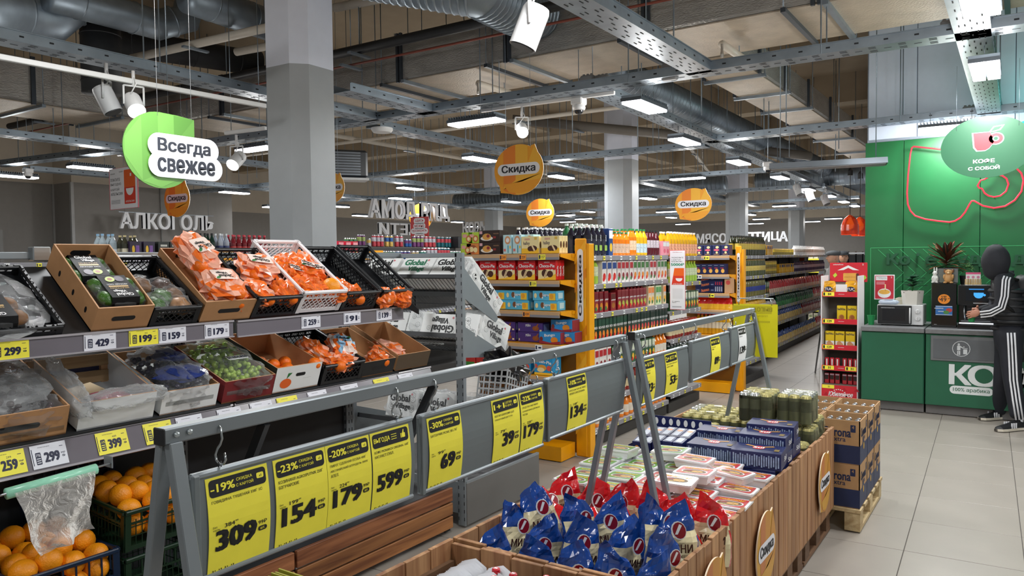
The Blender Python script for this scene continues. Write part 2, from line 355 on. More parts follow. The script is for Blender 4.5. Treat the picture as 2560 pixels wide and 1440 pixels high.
for i,(x,y,rz,lab) in enumerate(LF):
    if lab:
        M_=T(x,y,3.08,R(rz))
        if first is None:
            t=thing('ceiling_lamp',lab,'lamp',M_,'led ceiling lamps'); ob('heat_sink',fx,t); ob('diffuser',dfx,t); [ob('hanger',wrx,t,T(0,s_*.2,0)) for s_ in (-1,1)]; first=t
        else:
            t=thing('ceiling_lamp',lab,'lamp',M_,'led ceiling lamps'); ob('heat_sink',fx,t); ob('diffuser',dfx,t); [ob('hanger',wrx,t,T(0,s_*.2,0)) for s_ in (-1,1)]
    l=bpy.data.lights.new('led_glow','POINT'); l.energy=UPW*(2.0 if x>-1 and y>4.5 else 1); l.color=(1,.97,.92); l.shadow_soft_size=.12; o=bpy.data.objects.new('led_glow',l); COL.objects.link(o); o.location=(x,y,3.02)
    area(x,y,3.07,(.62 if rz else .2),(.2 if rz else .62),(PW if y<13 else PW*1.3))
# ================= services under the ceiling =================
SLOT=mat('#23262a',.9,nv=0)
def rod(p,z0,z1,r=.006): return MB().tube([(0,0,z0),(0,0,z1)],r,GALV,5,cap=False)
trayk=0
def tray(p0,p1,lab,z=3.25,w=.22,h=.07,rods=(),rung=.0):
    a=Vector((*p0,z)); b=Vector((*p1,z)); L=(b-a).length; u=(b-a).normalized(); F=fr(a,u,Vector((0,0,1)).cross(u))
    t=thing('cable_tray',lab,'cable tray',F)
    MB().box((L/2,0,0),(L,w,.004),GALV).build('tray_bottom',t)
    for s_ in(-1,1):
        m=MB().box((L/2,s_*w/2,h/2),(L,.004,h),GALV).box((L/2,s_*(w/2+.006),h),(L,.014,.006),GALV); m.build('side_rail',t)
    m=MB(); n=int(L/.1)
    for i in range(n):
        x=(i+.5)*L/n
        for j in(-.32,-.16,0,.16,.32):
            if (i+int(j*10))%2==0: m.box((x,j*w,-.0028),(.05,.008,.0012),SLOT)
        if i%2==0:
            for s_ in(-1,1): m.box((x,s_*(w/2+.0026),h*.5),(.03,.0012,.012),SLOT)
    tag(m.build('slots',t),kind='stuff')
    k=int(L/1.5)
    for i in range(k):
        x=(i+.5)*L/k; c=F@Vector((x,0,0))
        for s_ in(-1,1): MB().tube([(0,0,0),(0,0,5.25-z)],.006,GALV,5,cap=False).build('rod',t,T(x,s_*w*.5,0))
    return t
tray((-5.78,-2.5),(-6.0,6.2),'wide cable tray crossing the upper left towards the near pillar')
tray((-2.25,-2.5),(-2.27,6.28),'cable tray running away at the top centre, right of the white spotlight')
tray((-5.2,4.98),(-5.22,6.28),'short cable tray starting at the right side of the near pillar')
tray((-10.1,6.2),(4.3,6.42),'long cable tray crossing the aisle in front of the silver duct')
tray((-6.28,6.5),(-6.9,24),'cable tray running away left of the big orange disc')
tray((-3.34,6.5),(-4.15,24),'cable tray receding above the row of led panels')
tray((-.27,-2.5),(-.32,10),'cable tray overhead at the top right, ending behind the coffee disc')
tray((-3.55,10.08),(4.3,9.98),'cable tray across the front of the pale blue wall')
tray((-10.1,1),(-10.5,15),'cable tray at the far left, running behind the green sign'); tray((-13.4,5.5),(-10.4,5.8),'short cable tray over the far left lamps')
for y,l in((10.2,'cross tray behind the big orange disc'),(14,'cross tray between the near and second pillars'),(18,'cross tray over the middle of the hall'),(22.3,'fourth cross tray, far'),(26.5,'farthest cross tray')): tray((-16,y),(-3.7,y+.3),'cable tray, '+l)
tray((-13.6,6),(-14,30),'cable tray running away over the household letters')
# foil-wrapped rectangular ducts
FOIL=mat('#a8a6a2',.36,metal=.45,nv=.14,ns=4,bump=.9,bs=34,name='foil_insulation',stretch=(1,1,3)); FOILB=mat('#b3a694',.5,metal=.15,nv=.12,ns=5,bump=.6,bs=50,name='foil_insulation_underside')  # duct underside gets a warmer, duller foil tone than the body
STRP=mat('#454c55',.45,metal=.5)
def duct(c0,c1,lab,joints=(),axis='x',seam=()):
    (x0,y0,z0),(x1,y1,z1)=c0,c1; t=thing('rectangular_duct',lab,'air duct',T(x0,y0,z0)); dx,dy,dz=x1-x0,y1-y0,z1-z0
    MB().box((dx/2,dy/2,dz/2+.006),(dx,dy,dz-.012),FOIL,bev=.02).box((dx/2,dy/2,.003),(dx-.05,dy-.05,.012),FOILB).build('duct_body',t)
    for j in joints:
        if axis=='x':
            m=MB(); 
            for q in(0,.05): m.box((j-x0+q,-.012,dz/2),(.03,.03,dz+.04),STRP)
            m.build('flange',t); MB().box((j-x0+.1,dy/2,-.02),(.045,dy+.1,.035),GALV).build('support_channel',t)
            MB().box((j-x0-.22,dy/2,-.02),(.04,dy+.1,.035),STRP).build('support_channel',t)
            for yy in(-.04,dy+.04): MB().tube([(j-x0-.22,yy,-.03),(j-x0-.22,yy,1.1)],.006,GALV,5).build('rod',t)
        else:
            m=MB().box((dx+.012,j-y0,dz/2),(.03,.05,dz+.04),STRP).box((-.012,j-y0,dz/2),(.03,.05,dz+.04),STRP); m.build('flange',t)
            MB().box((dx/2,j-y0+.1,-.02),(dx+.1,.045,.035),GALV).build('support_channel',t)
            for xx in(-.04,dx+.04): MB().tube([(xx,j-y0+.1,-.03),(xx,j-y0+.1,1.1)],.006,GALV,5).build('rod',t)
    return t
duct((-10.25,6.42,3.7),(4.4,7.52,4.2),'big foil-wrapped duct crossing the whole ceiling',[-9,-7.3,-5.8,-4.35,-2.85,-1.4,.1])
duct((-11.3,-2,3.7),(-10.2,6.4,4.25),'foil-wrapped duct running away at the far left',[1.2,3.1,4.6,5.6],'y')
duct((-3.02,7.6,3.72),(-2.42,24,4.05),'smaller foil-wrapped duct running away left of the pale wall',[8.5,9.6,10.8,12.2,14,16,18.5],'y')
# spiral ducts
def spiral(pts,r,lab,m=GALV,step=.11,n=20,ribs=True,cat='air duct'):
    t=thing('spiral_duct',lab,cat); P=[Vector(p) for p in pts]; b=MB(); b.tube(P,r,m,n,cap=True); b.build('pipe',t)
    if ribs:
        b=MB()
        for i in range(len(P)-1):
            L=(P[i+1]-P[i]).length; u=(P[i+1]-P[i]).normalized(); k=max(1,int(L/step))
            for j in range(k):
                c=P[i]+u*(j+.5)*L/k; b.tube([c-u*.007,c+u*.007],r*1.03,m,n)
        tag(b.build('ribs',t),kind='stuff')
    for i in range(len(P)-1):
        L=(P[i+1]-P[i]).length; u=(P[i+1]-P[i]).normalized()
        for j in range(int(L/2.4)+0):
            c=P[i]+u*(j+.6)*2.4
            if abs(u.z)<.5: MB().tube([c,(c.x,c.y,5.26)],.006,GALV,5).build('rod',t)
    return t
spiral([(-3.85,7.7,3.78),(-4.05,26,3.78)],.2,'ribbed spiral duct receding beside the smaller foil duct')
spiral([(-14.5,18.6,3.5),(-6.2,18.9,3.5)],.24,'far spiral duct crossing above the pet food letters')
spiral([(-5.6,19.5,3.6),(-2,19.6,3.6)],.22,'far spiral duct right of the middle orange disc')
z=4.25
a=at(120,-15,z=4.3); b_=at(395,62,z=4.3); spiral([a,b_,b_+Vector((.08,.28,.12)),b_+Vector((.2,.38,.7))],.165,'spiral duct with an elbow at the top left',step=.45)
a=at(1195,-30,z=3.98); b_=at(1370,40,z=4.12); spiral([a+Vector((-1.2,-.5,.3)),a,(a+b_)/2+Vector((0,0,-.05)),b_,b_+Vector((.5,.5,.3))],.24,'flexible spiral duct at the top centre behind the spotlight',step=.07)
a=at(470,-10,z=4.3); b_=at(670,62,z=4.3); spiral([a,b_],.17,'spiral duct meeting the near pillar at the top',step=.5)
DK=mat('#26282b',.6,nv=.1)
a=at(300,105,z=4.35); b_=at(650,160,z=4.35); spiral([a,b_],.16,'dark insulated duct below the elbow duct',DK,step=.5)
a=at(250,60,z=4.3); spiral([a,a-Vector((0,0,.75))],.2,'dark vertical duct dropping behind the wide tray',DK,step=.25)
a=at(-40,20,z=4.3); spiral([at(-60,10,z=4.1),at(100,45,z=4.2),at(200,-40,z=4.6)],.3,'wide duct elbow in the top left corner',GALV,step=.6,ribs=True)
# pipes
def pipe(pts,r,m,lab,name='pipe',rods=2.2):
    t=thing(name,lab,'pipe'); MB().tube(pts,r,m,10).build('pipe_run',t)
    a,b=Vector(pts[0]),Vector(pts[-1]); L=(b-a).length
    for i in range(int(L/rods)):
        c=a+(b-a)*((i+.5)*rods/L); MB().tube([c,(c.x,c.y,5.26)],.005,GALV,5).build('rod',t)
        MB().box((c.x,c.y,c.z-r-.012),(.05,.3,.02),GALV).build('hanger_bracket',t)
    return t
BLK=mat('#1d1e20',.55,nv=.05); WHP=mat('#cfc8bc',.45,nv=.05)
pipe([(-13.5,5.72,3.92),(4.3,5.95,3.92)],.05,BLK,'black insulated pipe in front of the big foil duct'); pipe([(-13.5,5.8,3.8),(4.3,6.02,3.8)],.012,mat('#7c3b2c',.5),'thin red-brown pipe under the black pipe',rods=5)
p=pipe([(-9,7.66,3.68),(4.3,7.8,3.68)],.04,WHP,'white pipe along the far edge of the big foil duct')
pipe([at(590,130,z=4.1),at(665,95,z=4.15)+Vector((.5,.3,0))],.045,WHP,'white pipe reaching the near pillar at the top')
pipe([(-8.5,4.9,4.05),(-5.8,5.1,4.05)],.045,WHP,'white pipe above the green sign')
pipe([at(835,20,z=4.4),at(1000,-12,z=4.4)],.045,WHP,'white pipe right of the near pillar at the top')
pipe([(-4.2,8,4.5),(-9,26,4.5)],.05,WHP,'white pipe slanting away beside the spiral duct'); pipe([(-16,9.3,3.75),(-4,9.5,3.75)],.03,WHP,'thin pale pipe across the mid ceiling')
pipe([(-16,13.2,3.7),(-4,13.4,3.7)],.03,WHP,'thin pale pipe farther back'); pipe([(-9.5,7.6,3.8),(-9.9,20,3.8)],.04,WHP,'pale pipe running away left of centre')
pipe([(-7,10.5,4),(-4.6,12.2,3.7)],.08,mat('#6f6a63',.6),'grey drain pipe left of the second pillar'); pipe([(-5.2,12.6,3.75),(-3.2,14.5,3.5)],.08,mat('#6f6a63',.6),'grey drain pipe right of the second pillar')
for q,l in(((1215,228),'sprinkler branch pipe under the duct near the big orange disc'),((1825,130),'sprinkler branch pipe under the duct near the top right')):
    a=at(q[0]-20,q[1]-20,z=3.6); u=Vector((.06,-.55,0)); 
    t=thing('sprinkler',l,'sprinkler',Matrix.Translation(a)); MB().tube([(0,0,0),(.0,.6,0)],.035,WHP,10).build('branch_pipe',t); MB().tube([(0,.5,0),(0,.5,5.26-a.z)],.005,GALV,5).build('rod',t); MB().lathe([(.012,-.12),(.016,-.09),(.012,-.06),(.012,0)],mat('#a7a39c',.3,metal=.6),8).build('sprinkler_head',t)
# extra hanging rods in the hall
for i,(x,y) in enumerate([(-8.2,9),(-7.2,9.6),(-6.9,11.5),(-5.2,9.3),(-4.9,10.8),(-8.8,12.4),(-10.8,9.5),(-9.2,15.1),(-7.8,14.2),(-3.1,12.6),(-2.6,13.6),(-2.3,9.2),(-3.1,8.6),(-2.1,11.2),(-5.6,15.3),(-7.4,19.2),(-11.8,12.6),(-12.4,9.6),(-8.9,7.9),(-3.4,16.4),(-2.8,17.3),(-6,7.9),(-10.2,17)]):
    t=thing('threaded_rod','thin threaded rod hanging from the ceiling over the hall','rod',T(x,y,0),'threaded rods over the hall'); MB().tube([(0,0,3.1+.3*((i*7)%5)/5),(0,0,5.25)],.007,GALV,5).build('rod_body',t)
# junction boxes
JB=mat('#8d8f92',.5,nv=.03)
for q,z,l,s_ in(((1487,215),3.33,'left of two grey junction boxes on the long tray',.14),((1524,215),3.33,'right of two grey junction boxes on the long tray',.14),((1690,188),3.3,'grey junction box just left of the tray crossing',.14),((2380,85),3.33,'grey junction box near the top right tray crossing',.13),((2425,285),3.3,'grey junction box left of the coffee disc tray',.13),((327,382),3.3,'small junction box over the green sign tray',.13)):
    c=at(*q,z=z); c.y-=.14 if c.y>5.9 else 0
    t=thing('junction_box',l,'junction box',Matrix.Translation(c)); MB().box((0,0,0),(s_,.07,s_),JB,bev=.012).build('box_body',t)
    m=MB(); 
    for i in range(3): m.lathe([(.016,s_/2),(.012,s_/2+.015)],JB,8,T(-.04+.04*i,0,0))
    tag(m.build('cable_glands',t),kind='stuff')
# spotlights
WSP=mat('#d9dadb',.4,nv=.02); LITM=mat('#fffdf5',.5,nv=0,emit=12,name='lit_bulb'); DARKL=mat('#3a3b3d',.4)
def spot(c,dirv,lab,s=1,lit=False,m=WSP,track=None):
    t=thing('spotlight',lab,'spotlight',Matrix.Translation(c)); d=Vector(dirv).normalized(); q=d.to_track_quat('-Z','Y').to_matrix().to_4x4()
    r=.05*s
    MB().lathe([(r*.95,-.07*s),(r,-.075*s),(r,.06*s),(r*.9,.075*s)],m,20,q).build('lamp_body',t)
    MB().lathe([(r*.86,-.0775*s),(r*.86,-.070*s)],LITM if lit else DARKL,16,q).build('lens',t)
    u=q.to_3x3()@Vector((1,0,0))
    for sg in(-1,1):
        a=u*sg*(r+.006); MB().tube([a,a+Vector((0,0,.11*s))],.006*s,m,6).build('bracket_arm',t)
    MB().tube([u*-(r+.006)+Vector((0,0,.11*s)),u*(r+.006)+Vector((0,0,.11*s))],.006*s,m,6).build('bracket_bridge',t)
    MB().tube([Vector((0,0,.11*s)),Vector((0,0,.2*s))],.01*s,m,8).build('stem',t)
    MB().tube([Vector((0,0,.06*s))+u*.02,Vector((.03*s,0,.12*s)),Vector((.0,0,.17*s))],.004*s,m,6).build('cable',t)
    if lit:
        l=bpy.data.lights.new('spot','SPOT'); l.energy=9; l.spot_size=R(70); l.spot_blend=.6; l.shadow_soft_size=.04; lo=bpy.data.objects.new('spot_light',l); COL.objects.link(lo)
        lo.matrix_world=Matrix.Translation(Vector(c)+d*.09*s)@q
    return t
spot(at(1325,68,d=3.4),(-.35,-.2,-1),'large white spotlight at the top centre, unlit',1.25)
spot(at(268,250,d=5.2),(.35,.3,-1),'grey unlit spotlight left of the lit one above the green sign',1.25,m=mat('#aeb0b3',.4))
spot(at(335,262,d=5.2),(Vector((0,0,1.7))-at(335,262,d=5.2)).normalized()+Vector((0,.25,-.55)),'lit spotlight above the top edge of the green sign',1.15,True)
spot(at(592,401,d=7.5),(Vector((0,0,1.7))-at(592,401,d=7.5)).normalized()+Vector((-.5,-.2,-.5)),'white spotlight with a lit face between the green sign and the pillar',1.25,True)
spot(at(1305,325,d=7.6),(Vector((0,0,1.7))-at(1305,325,d=7.6)).normalized()+Vector((.1,0,-.35)),'glaring lit spotlight right above the big orange disc',1.15,True)
for q,d,l in(((1995,475),16,'first small far spotlight left of the pendants'),((2025,490),16.3,'second small far spotlight left of the pendants'),((2063,500),17.5,'third small far spotlight left of the pendants')): spot(at(*q,d=d),(.4,-.2,-.9),l,1.6,False)
def track(a,b,lab,z1=4.6):
    a,b=Vector(a),Vector(b); u=(b-a).normalized(); L=(b-a).length; F=fr(a,u,Vector((0,0,1)).cross(u)); t=thing('lighting_track',lab,'lighting track',F)
    MB().box((L/2,0,0),(L,.036,.035),WSP,bev=.004).build('rail',t)
    for x in(.15*L,.85*L): MB().tube([(x,0,0),(x,0,z1-a.z)],.004,GALV,5).build('rod',t)
a=at(335,262,d=5.2); track((a.x-.15,-1.5,a.z+.16),(a.x+.02,4.0,a.z+.16),'white lighting track under the wide tray at the left')
a=at(1325,68,d=3.4); track((a.x,1.2,a.z+.27),(a.x+.25,a.y+.4,a.z+.27),'white lighting track at the top centre')
a=at(1305,325,d=7.6); track((a.x-.5,a.y,a.z+.25),(a.x+1.0,a.y+.05,a.z+.25),'lighting track above the big orange disc, with the glaring spotlight')
a=at(592,401,d=7.5); track((a.x-.1,a.y-.05,a.z+.27),(a.x+.45,a.y,a.z+.27),'short lighting track left of the near pillar')
# dome cameras
for q,d,l in(((1447,275),7.3,'white dome camera hung under the tray, right of centre'),((1920,425),11,'white dome camera at the left end of the hanging radiant panel'),((70,440),11.8,'dome camera beside the far left lamp')):
    t=thing('dome_camera',l,'security camera',Matrix.Translation(at(*q,d=d)))
    MB().box((0,0,.08),(.12,.12,.07),WSP,bev=.01).build('housing',t); MB().tube([(0,0,.1),(0,0,2.3)],.004,GALV,5).build('rod',t); MB().lathe([(.06,.045),(.065,.02),(.06,0),(.045,-.005)],WSP,16).build('ring',t)
    MB().lathe([(.045,0),(.042,-.02),(.028,-.037),(.0,-.045)],mat('#222428',.08,nv=0),14).build('dome',t)
# smoke-detector discs
for q,d in(((955,325),8.4),):
    MBx=MB().lathe([(.0,-.03),(.1,-.028),(.12,0),(.12,.02)],WSP,18); tag(MBx.build('ceiling_speaker',None,Matrix.Translation(at(*q,d=d))),'round white disc under the tray right of the near pillar','speaker')
# radiant panel hung before the green wall
a=at(1925,418,z=2.62); b_=at(2218,402,z=2.62); u=(b_-a).normalized(); L=(b_-a).length; t=thing('radiant_panel','long grey hanging panel left of the green wall','heater panel',fr(a,u,Vector((0,0,1)).cross(u)))
MB().prism([(-.13,-.03),(.13,-.03),(.09,.03),(-.09,.03)],L,mat('#737980',.4,metal=.4),Matrix(((0,0,1,0),(1,0,0,0),(0,1,0,0),(0,0,0,1)))).build('panel_body',t)
for j in range(4): MB().box((L/2,-.09+.06*j,-.033),(L*.97,.045,.008),mat('#9498a0',.4)).build('slat',t)
for x in(.1,L-.1): MB().tube([(x,0,.03),(x,0,2.55)],.005,GALV,5).build('rod',t)
# fan heater beside the near pillar
t=thing('air_heater','dark louvred air heater hung right of the near pillar','heater',Matrix.Translation(at(858,412,d=10))@Matrix.Rotation(R(55),4,'Z'))
MB().box((0,0,0),(.6,.3,.36),mat('#2b3036',.4),bev=.03).build('casing',t)
for i in range(9): MB().box((-.03,-.155,-.14+.035*i),(.46,.012,.02),mat('#6a7077',.4,metal=.5),None).build('louvre',t)
MB().box((0,-.05,-.2),(.6,.3,.03),mat('#c6c8ca',.4)).build('drip_tray',t); [MB().tube([(x,0,.17),(x,0,2.4)],.005,GALV,5).build('rod',t) for x in (-.25,.25)]
# red pendants
for q,d,l,s_ in(((2125,562),15.5,'left of two orange-red glass pendants by the green wall',1),((2150,566),16,'right of two orange-red glass pendants, half behind the first',1)):
    t=thing('pendant_lamp',l,'pendant lamp',Matrix.Translation(at(*q,d=d)))
    m=mat('#b8380c',.2,nv=.15,trans=.2); MB().lathe([(.17,-.2),(.175,-.12),(.165,0),(.12,.12),(.05,.18),(.02,.2)],m,20,cap=False).build('shade',t)
    MB().tube([(0,0,.2),(0,0,2.1)],.008,BLK,6).build('cord',t); MB().lathe([(.0,-.1),(.04,-.07),(.05,0),(.02,.1)],mat('#ffb070',.5,emit=2.5,nv=0),10).build('bulb',t)
    MB().lathe([(.05,1.0),(.05,1.1),(.01,1.16)],BLK,10).build('canopy',t)
    l_=bpy.data.lights.new('p','POINT'); l_.energy=3; l_.color=(1,.5,.25); lo=bpy.data.objects.new('pendant_light',l_); COL.objects.link(lo); lo.location=at(*q,d=d)-Vector((0,0,.25))
# ================= builders for goods =================
from mathutils import noise as NZ
CARD=mat('#b98a5e',.75,nv=.08,ns=14,name='cardboard'); CARDL=mat('#cfa077',.75,nv=.06,ns=14,name='cardboard_light'); BLKP=mat('#17191c',.35,nv=.05,name='black_plastic'); WHTP=mat('#e9e6e8',.3,nv=.02,name='white_plastic')
ORG=mat('#f7990f',.42,nv=.1,ns=6,bump=.25,bs=160,name='orange_peel'); ORG2=mat('#f9760f',.4,nv=.12,ns=6,bump=.2,bs=160,name='tangerine_peel')
FILM=film('#f4f7fa','clear_film',.96,.05,.4,16,.55); FILM2=film('#f2f5f7','cloudy_film',.86,.1,.5,14,.6); NET=film('#ff7a20','orange_net',.35,.4,.3,60)
WHITE=mat('#eceeee',.5,nv=.02); BLACK=mat('#16171a',.5,nv=0); YEL=mat('#fcf148',.5,nv=.03,ns=20,name='yellow_paper'); NAVY=mat('#1d2140',.5,nv=0)
def blob(m,c,r,mt,seed=0,n=10,k=8,amp=.15,f=3,sm=False,M=None,zmin=None,mats=None,sq=2.0):
    vs=[];fs=[]; s=Vector((seed*7.1,seed*3.7,seed*1.3))
    for i in range(k+1):
        th=pi*i/k
        for j in range(n):
            ph=2*pi*j/n; d=Vector((math.sin(th)*math.cos(ph),math.sin(th)*math.sin(ph),math.cos(th)))
            if sq!=2: q=(abs(d.x)**sq+abs(d.y)**sq+abs(d.z)**sq)**(1/sq); d=d/q
            a=1+amp*NZ.noise(d*f+s)*2
            p=Vector((c[0]+d.x*r[0]*a,c[1]+d.y*r[1]*a,c[2]+d.z*r[2]*a))
            if zmin is not None: p.z=max(p.z,zmin)
            vs.append(p)
    for i in range(k):
        for j in range(n): a=i*n+j;b=i*n+(j+1)%n; fs.append((a,a+n,b+n,b))
    if mats is None: return m.add(vs,fs,mt,M,sm)
    o=len(m.v); m.add(vs,fs,mt,M,sm)
    for q in range(len(fs)):
        c3=sum((vs[i] for i in fs[q]),Vector())/4; v=NZ.noise(c3*f*9+s)
        m.m[len(m.m)-len(fs)+q]=m.mi(mats[0] if v<-.12 else mats[1] if v<.12 else mats[2])
    return m
def sphere(m,c,r,mt,n=16,k=10,M=None): return blob(m,c,(r,r,r*.94),mt,0,n,k,0,1,True,M)
def lattice(m,w,h,mt,F,step=.028,t=.003,diag=True,d=.003):
    # lattice of thin bars inside a w x h rectangle (u 0..w, v 0..h)
    def bar(p,q):
        a=Vector((p[0],p[1],0));b=Vector((q[0],q[1],0)); u=(b-a)
        if u.length<.004: return
        m.box((u.length/2,0,0),(u.length,t,d),mt,F@fr(a,u,Vector((0,0,1)).cross(u)))
    if diag:
        for sg in(1,-1):
            c=-h
            while c<w:
                # line x = c + v  (sg 1) or x = c + h - v
                v0=max(0,-c); v1=min(h,w-c)
                if v1>v0: bar((c+v0,v0 if sg>0 else h-v0),(c+v1,v1 if sg>0 else h-v1))
                c+=step*1.3
    else:
        x=step
        while x<w: bar((x,0),(x,h)); x+=step
        y=step*1.5
        while y<h: bar((0,y),(w,y)); y+=step*1.5
def crate(label,W,D,Hh,mt,M,diag=True,group=None,low=False,cat='crate',hole=True):
    # plastic crate: origin = front bottom edge centre, front faces -Y, depth to +Y
    t=thing('plastic_crate',label,cat,M,group); 
    MB().box((0,D/2,.004),(W-.01,D-.01,.006),mt).build('crate_bottom',t)
    for nm,o,u,L in(('front_wall',(-W/2,0,0),(1,0,0),W),('back_wall',(W/2,D,0),(-1,0,0),W),('side_wall',(W/2,0,0),(0,1,0),D),('side_wall',(-W/2,D,0),(0,-1,0),D)):
        F=fr(o,u,(0,0,1)); m=MB(); top=Hh-.012
        m.box((L/2,top,0),(L,.018,.018),mt,F,bev=.004); m.box((L/2,.012,0),(L,.02,.006),mt,F)
        for x in(.012,L-.012): m.box((x,Hh/2,0),(.024,Hh,.008),mt,F)
        g=.055 if L>.2 else .03
        m.box((L/2,Hh*.66,0),(L,.008,.006),mt,F)
        for k in range(int(L/.05)+1):
            x=.02+k*(L-.04)/int(L/.05); m.box((x,Hh*.82,0),(.006,Hh*.3,.006),mt,F)
        lattice(m,L-.04,Hh*.62,mt,F@Matrix.Translation((.02,.02,0)),.022 if diag else .026,.0032,diag)
        m.build(nm,t)
    MB().box((0,0,0),(0,0,0),mt)
    return t
def cbox(label,W,D,Hh,mi,mo,M,slope=0,holes=True,group=None,front=None,side=None,th=.006,hb=None):
    # open cardboard box; slope: front wall lower
    t=thing('cardboard_box',label,'box',M,group); hb=hb or Hh; hf=Hh-slope
    MB().box((0,D/2,.003),(W,D,.006),mi).build('box_bottom',t)
    def wallp(nm,o,u,L,h0,h1,mo_):
        F=fr(o,u,(0,0,1)); m=MB(); P=[(0,0),(L,0),(L,h1),(0,h0)]
        m.add([(x,y,0) for x,y in P],[(0,1,2,3)],mo_,F); m.add([(x,y,-th) for x,y in P],[(3,2,1,0)],mi,F); m.add([(0,h0,0),(L,h1,0),(L,h1,-th),(0,h0,-th)],[(0,1,2,3)],CARDL,F)
        return m,F
    m,F=wallp('f',(-W/2,0,0),(1,0,0),W,hf,hf,front or mo)
    if holes: m.pill(W/2,hf*.5,W*.42,.022,BLACK,F,.0008)
    m.build('front_wall',t)
    m,_=wallp('b',(W/2,D,0),(-1,0,0),W,hb,hb,mo); 
    if holes: m.pill(W/2,hb*.68,W*.36,.024,BLACK,_@Matrix.Translation((0,0,-th-.0006))@Matrix.Rotation(pi,4,'Y')@Matrix.Translation((-W,0,0)),.0002)
    m.build('back_wall',t)
    for sg in(1,-1):
        if sg>0: m,F=wallp('s',(W/2,0,0),(0,1,0),D,hf,hb,side or mo)
        else: m,F=wallp('s',(-W/2,D,0),(0,-1,0),D,hb,hf,side or mo)
        if holes:
            for q in(.25,.55,.82): m.ell(q*D,hf*.45,.008,.014,BLACK,F,.0008)
        m.build('side_wall',t)
    return t
# generic carton with printed faces. decal = (face,kind,...) in fractions of that face
def carton(W,D,Hh,base,dec=(),top=None,side=None,bev=.0015):
    m=MB(); m.box((0,0,Hh/2),(W,D,Hh),base,bev=bev)
    FR={'F':(fr((-W/2,-D/2,0),(1,0,0),(0,0,1)),W,Hh),'B':(fr((W/2,D/2,0),(-1,0,0),(0,0,1)),W,Hh),'R':(fr((W/2,-D/2,0),(0,1,0),(0,0,1)),D,Hh),'L':(fr((-W/2,D/2,0),(0,-1,0),(0,0,1)),D,Hh),'T':(fr((-W/2,-D/2,Hh),(1,0,0),(0,1,0)),W,D)}
    if top: m.rect(W/2,D/2,W*.97,D*.97,top,FR['T'][0],.0005)
    if side:
        for q in 'RL': m.rect(D/2,Hh/2,D*.96,Hh*.96,side,FR[q][0],.0005)
    decal(m,dec,FR); return m
def decal(m,dec,FR):
    z=.0007
    for q in dec:
        F,w,h=FR[q[0]]; z+=.00025; k=q[1]
        if k=='r': m.rect(q[2]*w,q[3]*h,q[4]*w,q[5]*h,q[6],F,z)
        elif k=='e': m.ell(q[2]*w,q[3]*h,q[4]*w,q[5]*h,q[6],F,z,14,R(q[7]) if len(q)>7 else 0)
        elif k=='p': m.pill(q[2]*w,q[3]*h,q[4]*w,q[5]*h,q[6],F,z)
        elif k=='t': m.text(q[2],(q[3]*w,q[4]*h,z),q[5]*h,q[6],F,w=(q[7]*w if len(q)>7 and q[7] else None),bold=q[8] if len(q)>8 else 1,rot=R(q[9]) if len(q)>9 else 0)
        elif k=='g': m.poly([(x*w,y*h,z) for x,y in q[2]],q[3],F)
def pouch(W,D,Hh,bands,seed=0,logo=None,amp=.06,peak=1.0,k=9,n=14,fo=False):
    # stand-up bag; bands=[(height fraction, material)...]; top pinched to a seam
    m=MB(); rows=[]; s=Vector((seed*5.3,seed*2.9,seed))
    for i in range(k+1):
        v=i/k; f=1-v**2.2 if peak else 1-.9*v**6
        d=D*(.25+.75*min(1,f+.05)) if v<.98 else .006
        d=D*max(.03,(1-v**2.5)) ; w=W*(1-.25*v**3*peak); kx=(.35*W*((seed*37)%11/10-.5))*v**3 if peak>1.5 else 0
        row=[]
        for j in range(n):
            a=2*pi*j/n; cx,cy=math.cos(a),math.sin(a); q=(abs(cx)**3.2+abs(cy)**3.2)**(1/3.2)
            p=Vector((cx/q*w/2+kx,cy/q*d/2,Hh*v+(.10*Hh*(cx/q)*(1 if seed%2 else -1)*v**4 if peak>1.5 else 0))); 
            nn=NZ.noise_vector(p*22+s); amp2=amp*(.35+v)
            p+=Vector((nn.x*.25,nn.y*.5,nn.z*.3*(v>.85)))*amp2*.35
            row.append(p)
        rows.append(row)
    for i in range(k):
        v=(i+.5)/k; mt=[b for b in bands if v<=b[0]][0][1]
        vs=rows[i]+rows[i+1]; fr_=[j for j in range(n) if -.86*W/2<(rows[i][j].x+rows[i][(j+1)%n].x)/2<.86*W/2 and rows[i][j].y<0] if fo else range(n)
        for js,mm in((fr_,mt),([j for j in range(n) if j not in fr_],bands[-1][1])):
            if js: m.add(vs,[(j,(j+1)%n,(j+1)%n+n,j+n) for j in js],mm)
    m.add(rows[0],[tuple(range(n))[::-1]],bands[0][1]); m.add(rows[k],[tuple(range(n))],bands[-1][1])
    if logo: logo(m,rows)
    return m
CANS=[]
def can(body,band=None,lid=None,r=.033,h=.167,n=10):
    lid=lid or mat('#c9ccd0',.25,metal=.8); m=MB()
    return m.lathe([(r*.78,0,body),(r,.008,body),(r,h*.45,band or body),(r,h*.8,body),(r,h-.014,lid),(r*.82,h,lid),(r*.76,h-.003,lid)],body,n)
def bottle(body,label,cap,r=.04,h=.3,n=8,lab=(.3,.6),sq=1,neck=.35,capr=.4):
    m=MB(); return m.lathe([(r*.85,0,body),(r,.012,body),(r,h*lab[0],label),(r*1.01,h*lab[1],body),(r,h*.68),(r*neck,h*.88),(r*neck,h*.93,cap),(r*capr,h*.93,cap),(r*capr,h)],body,n,sq=sq)
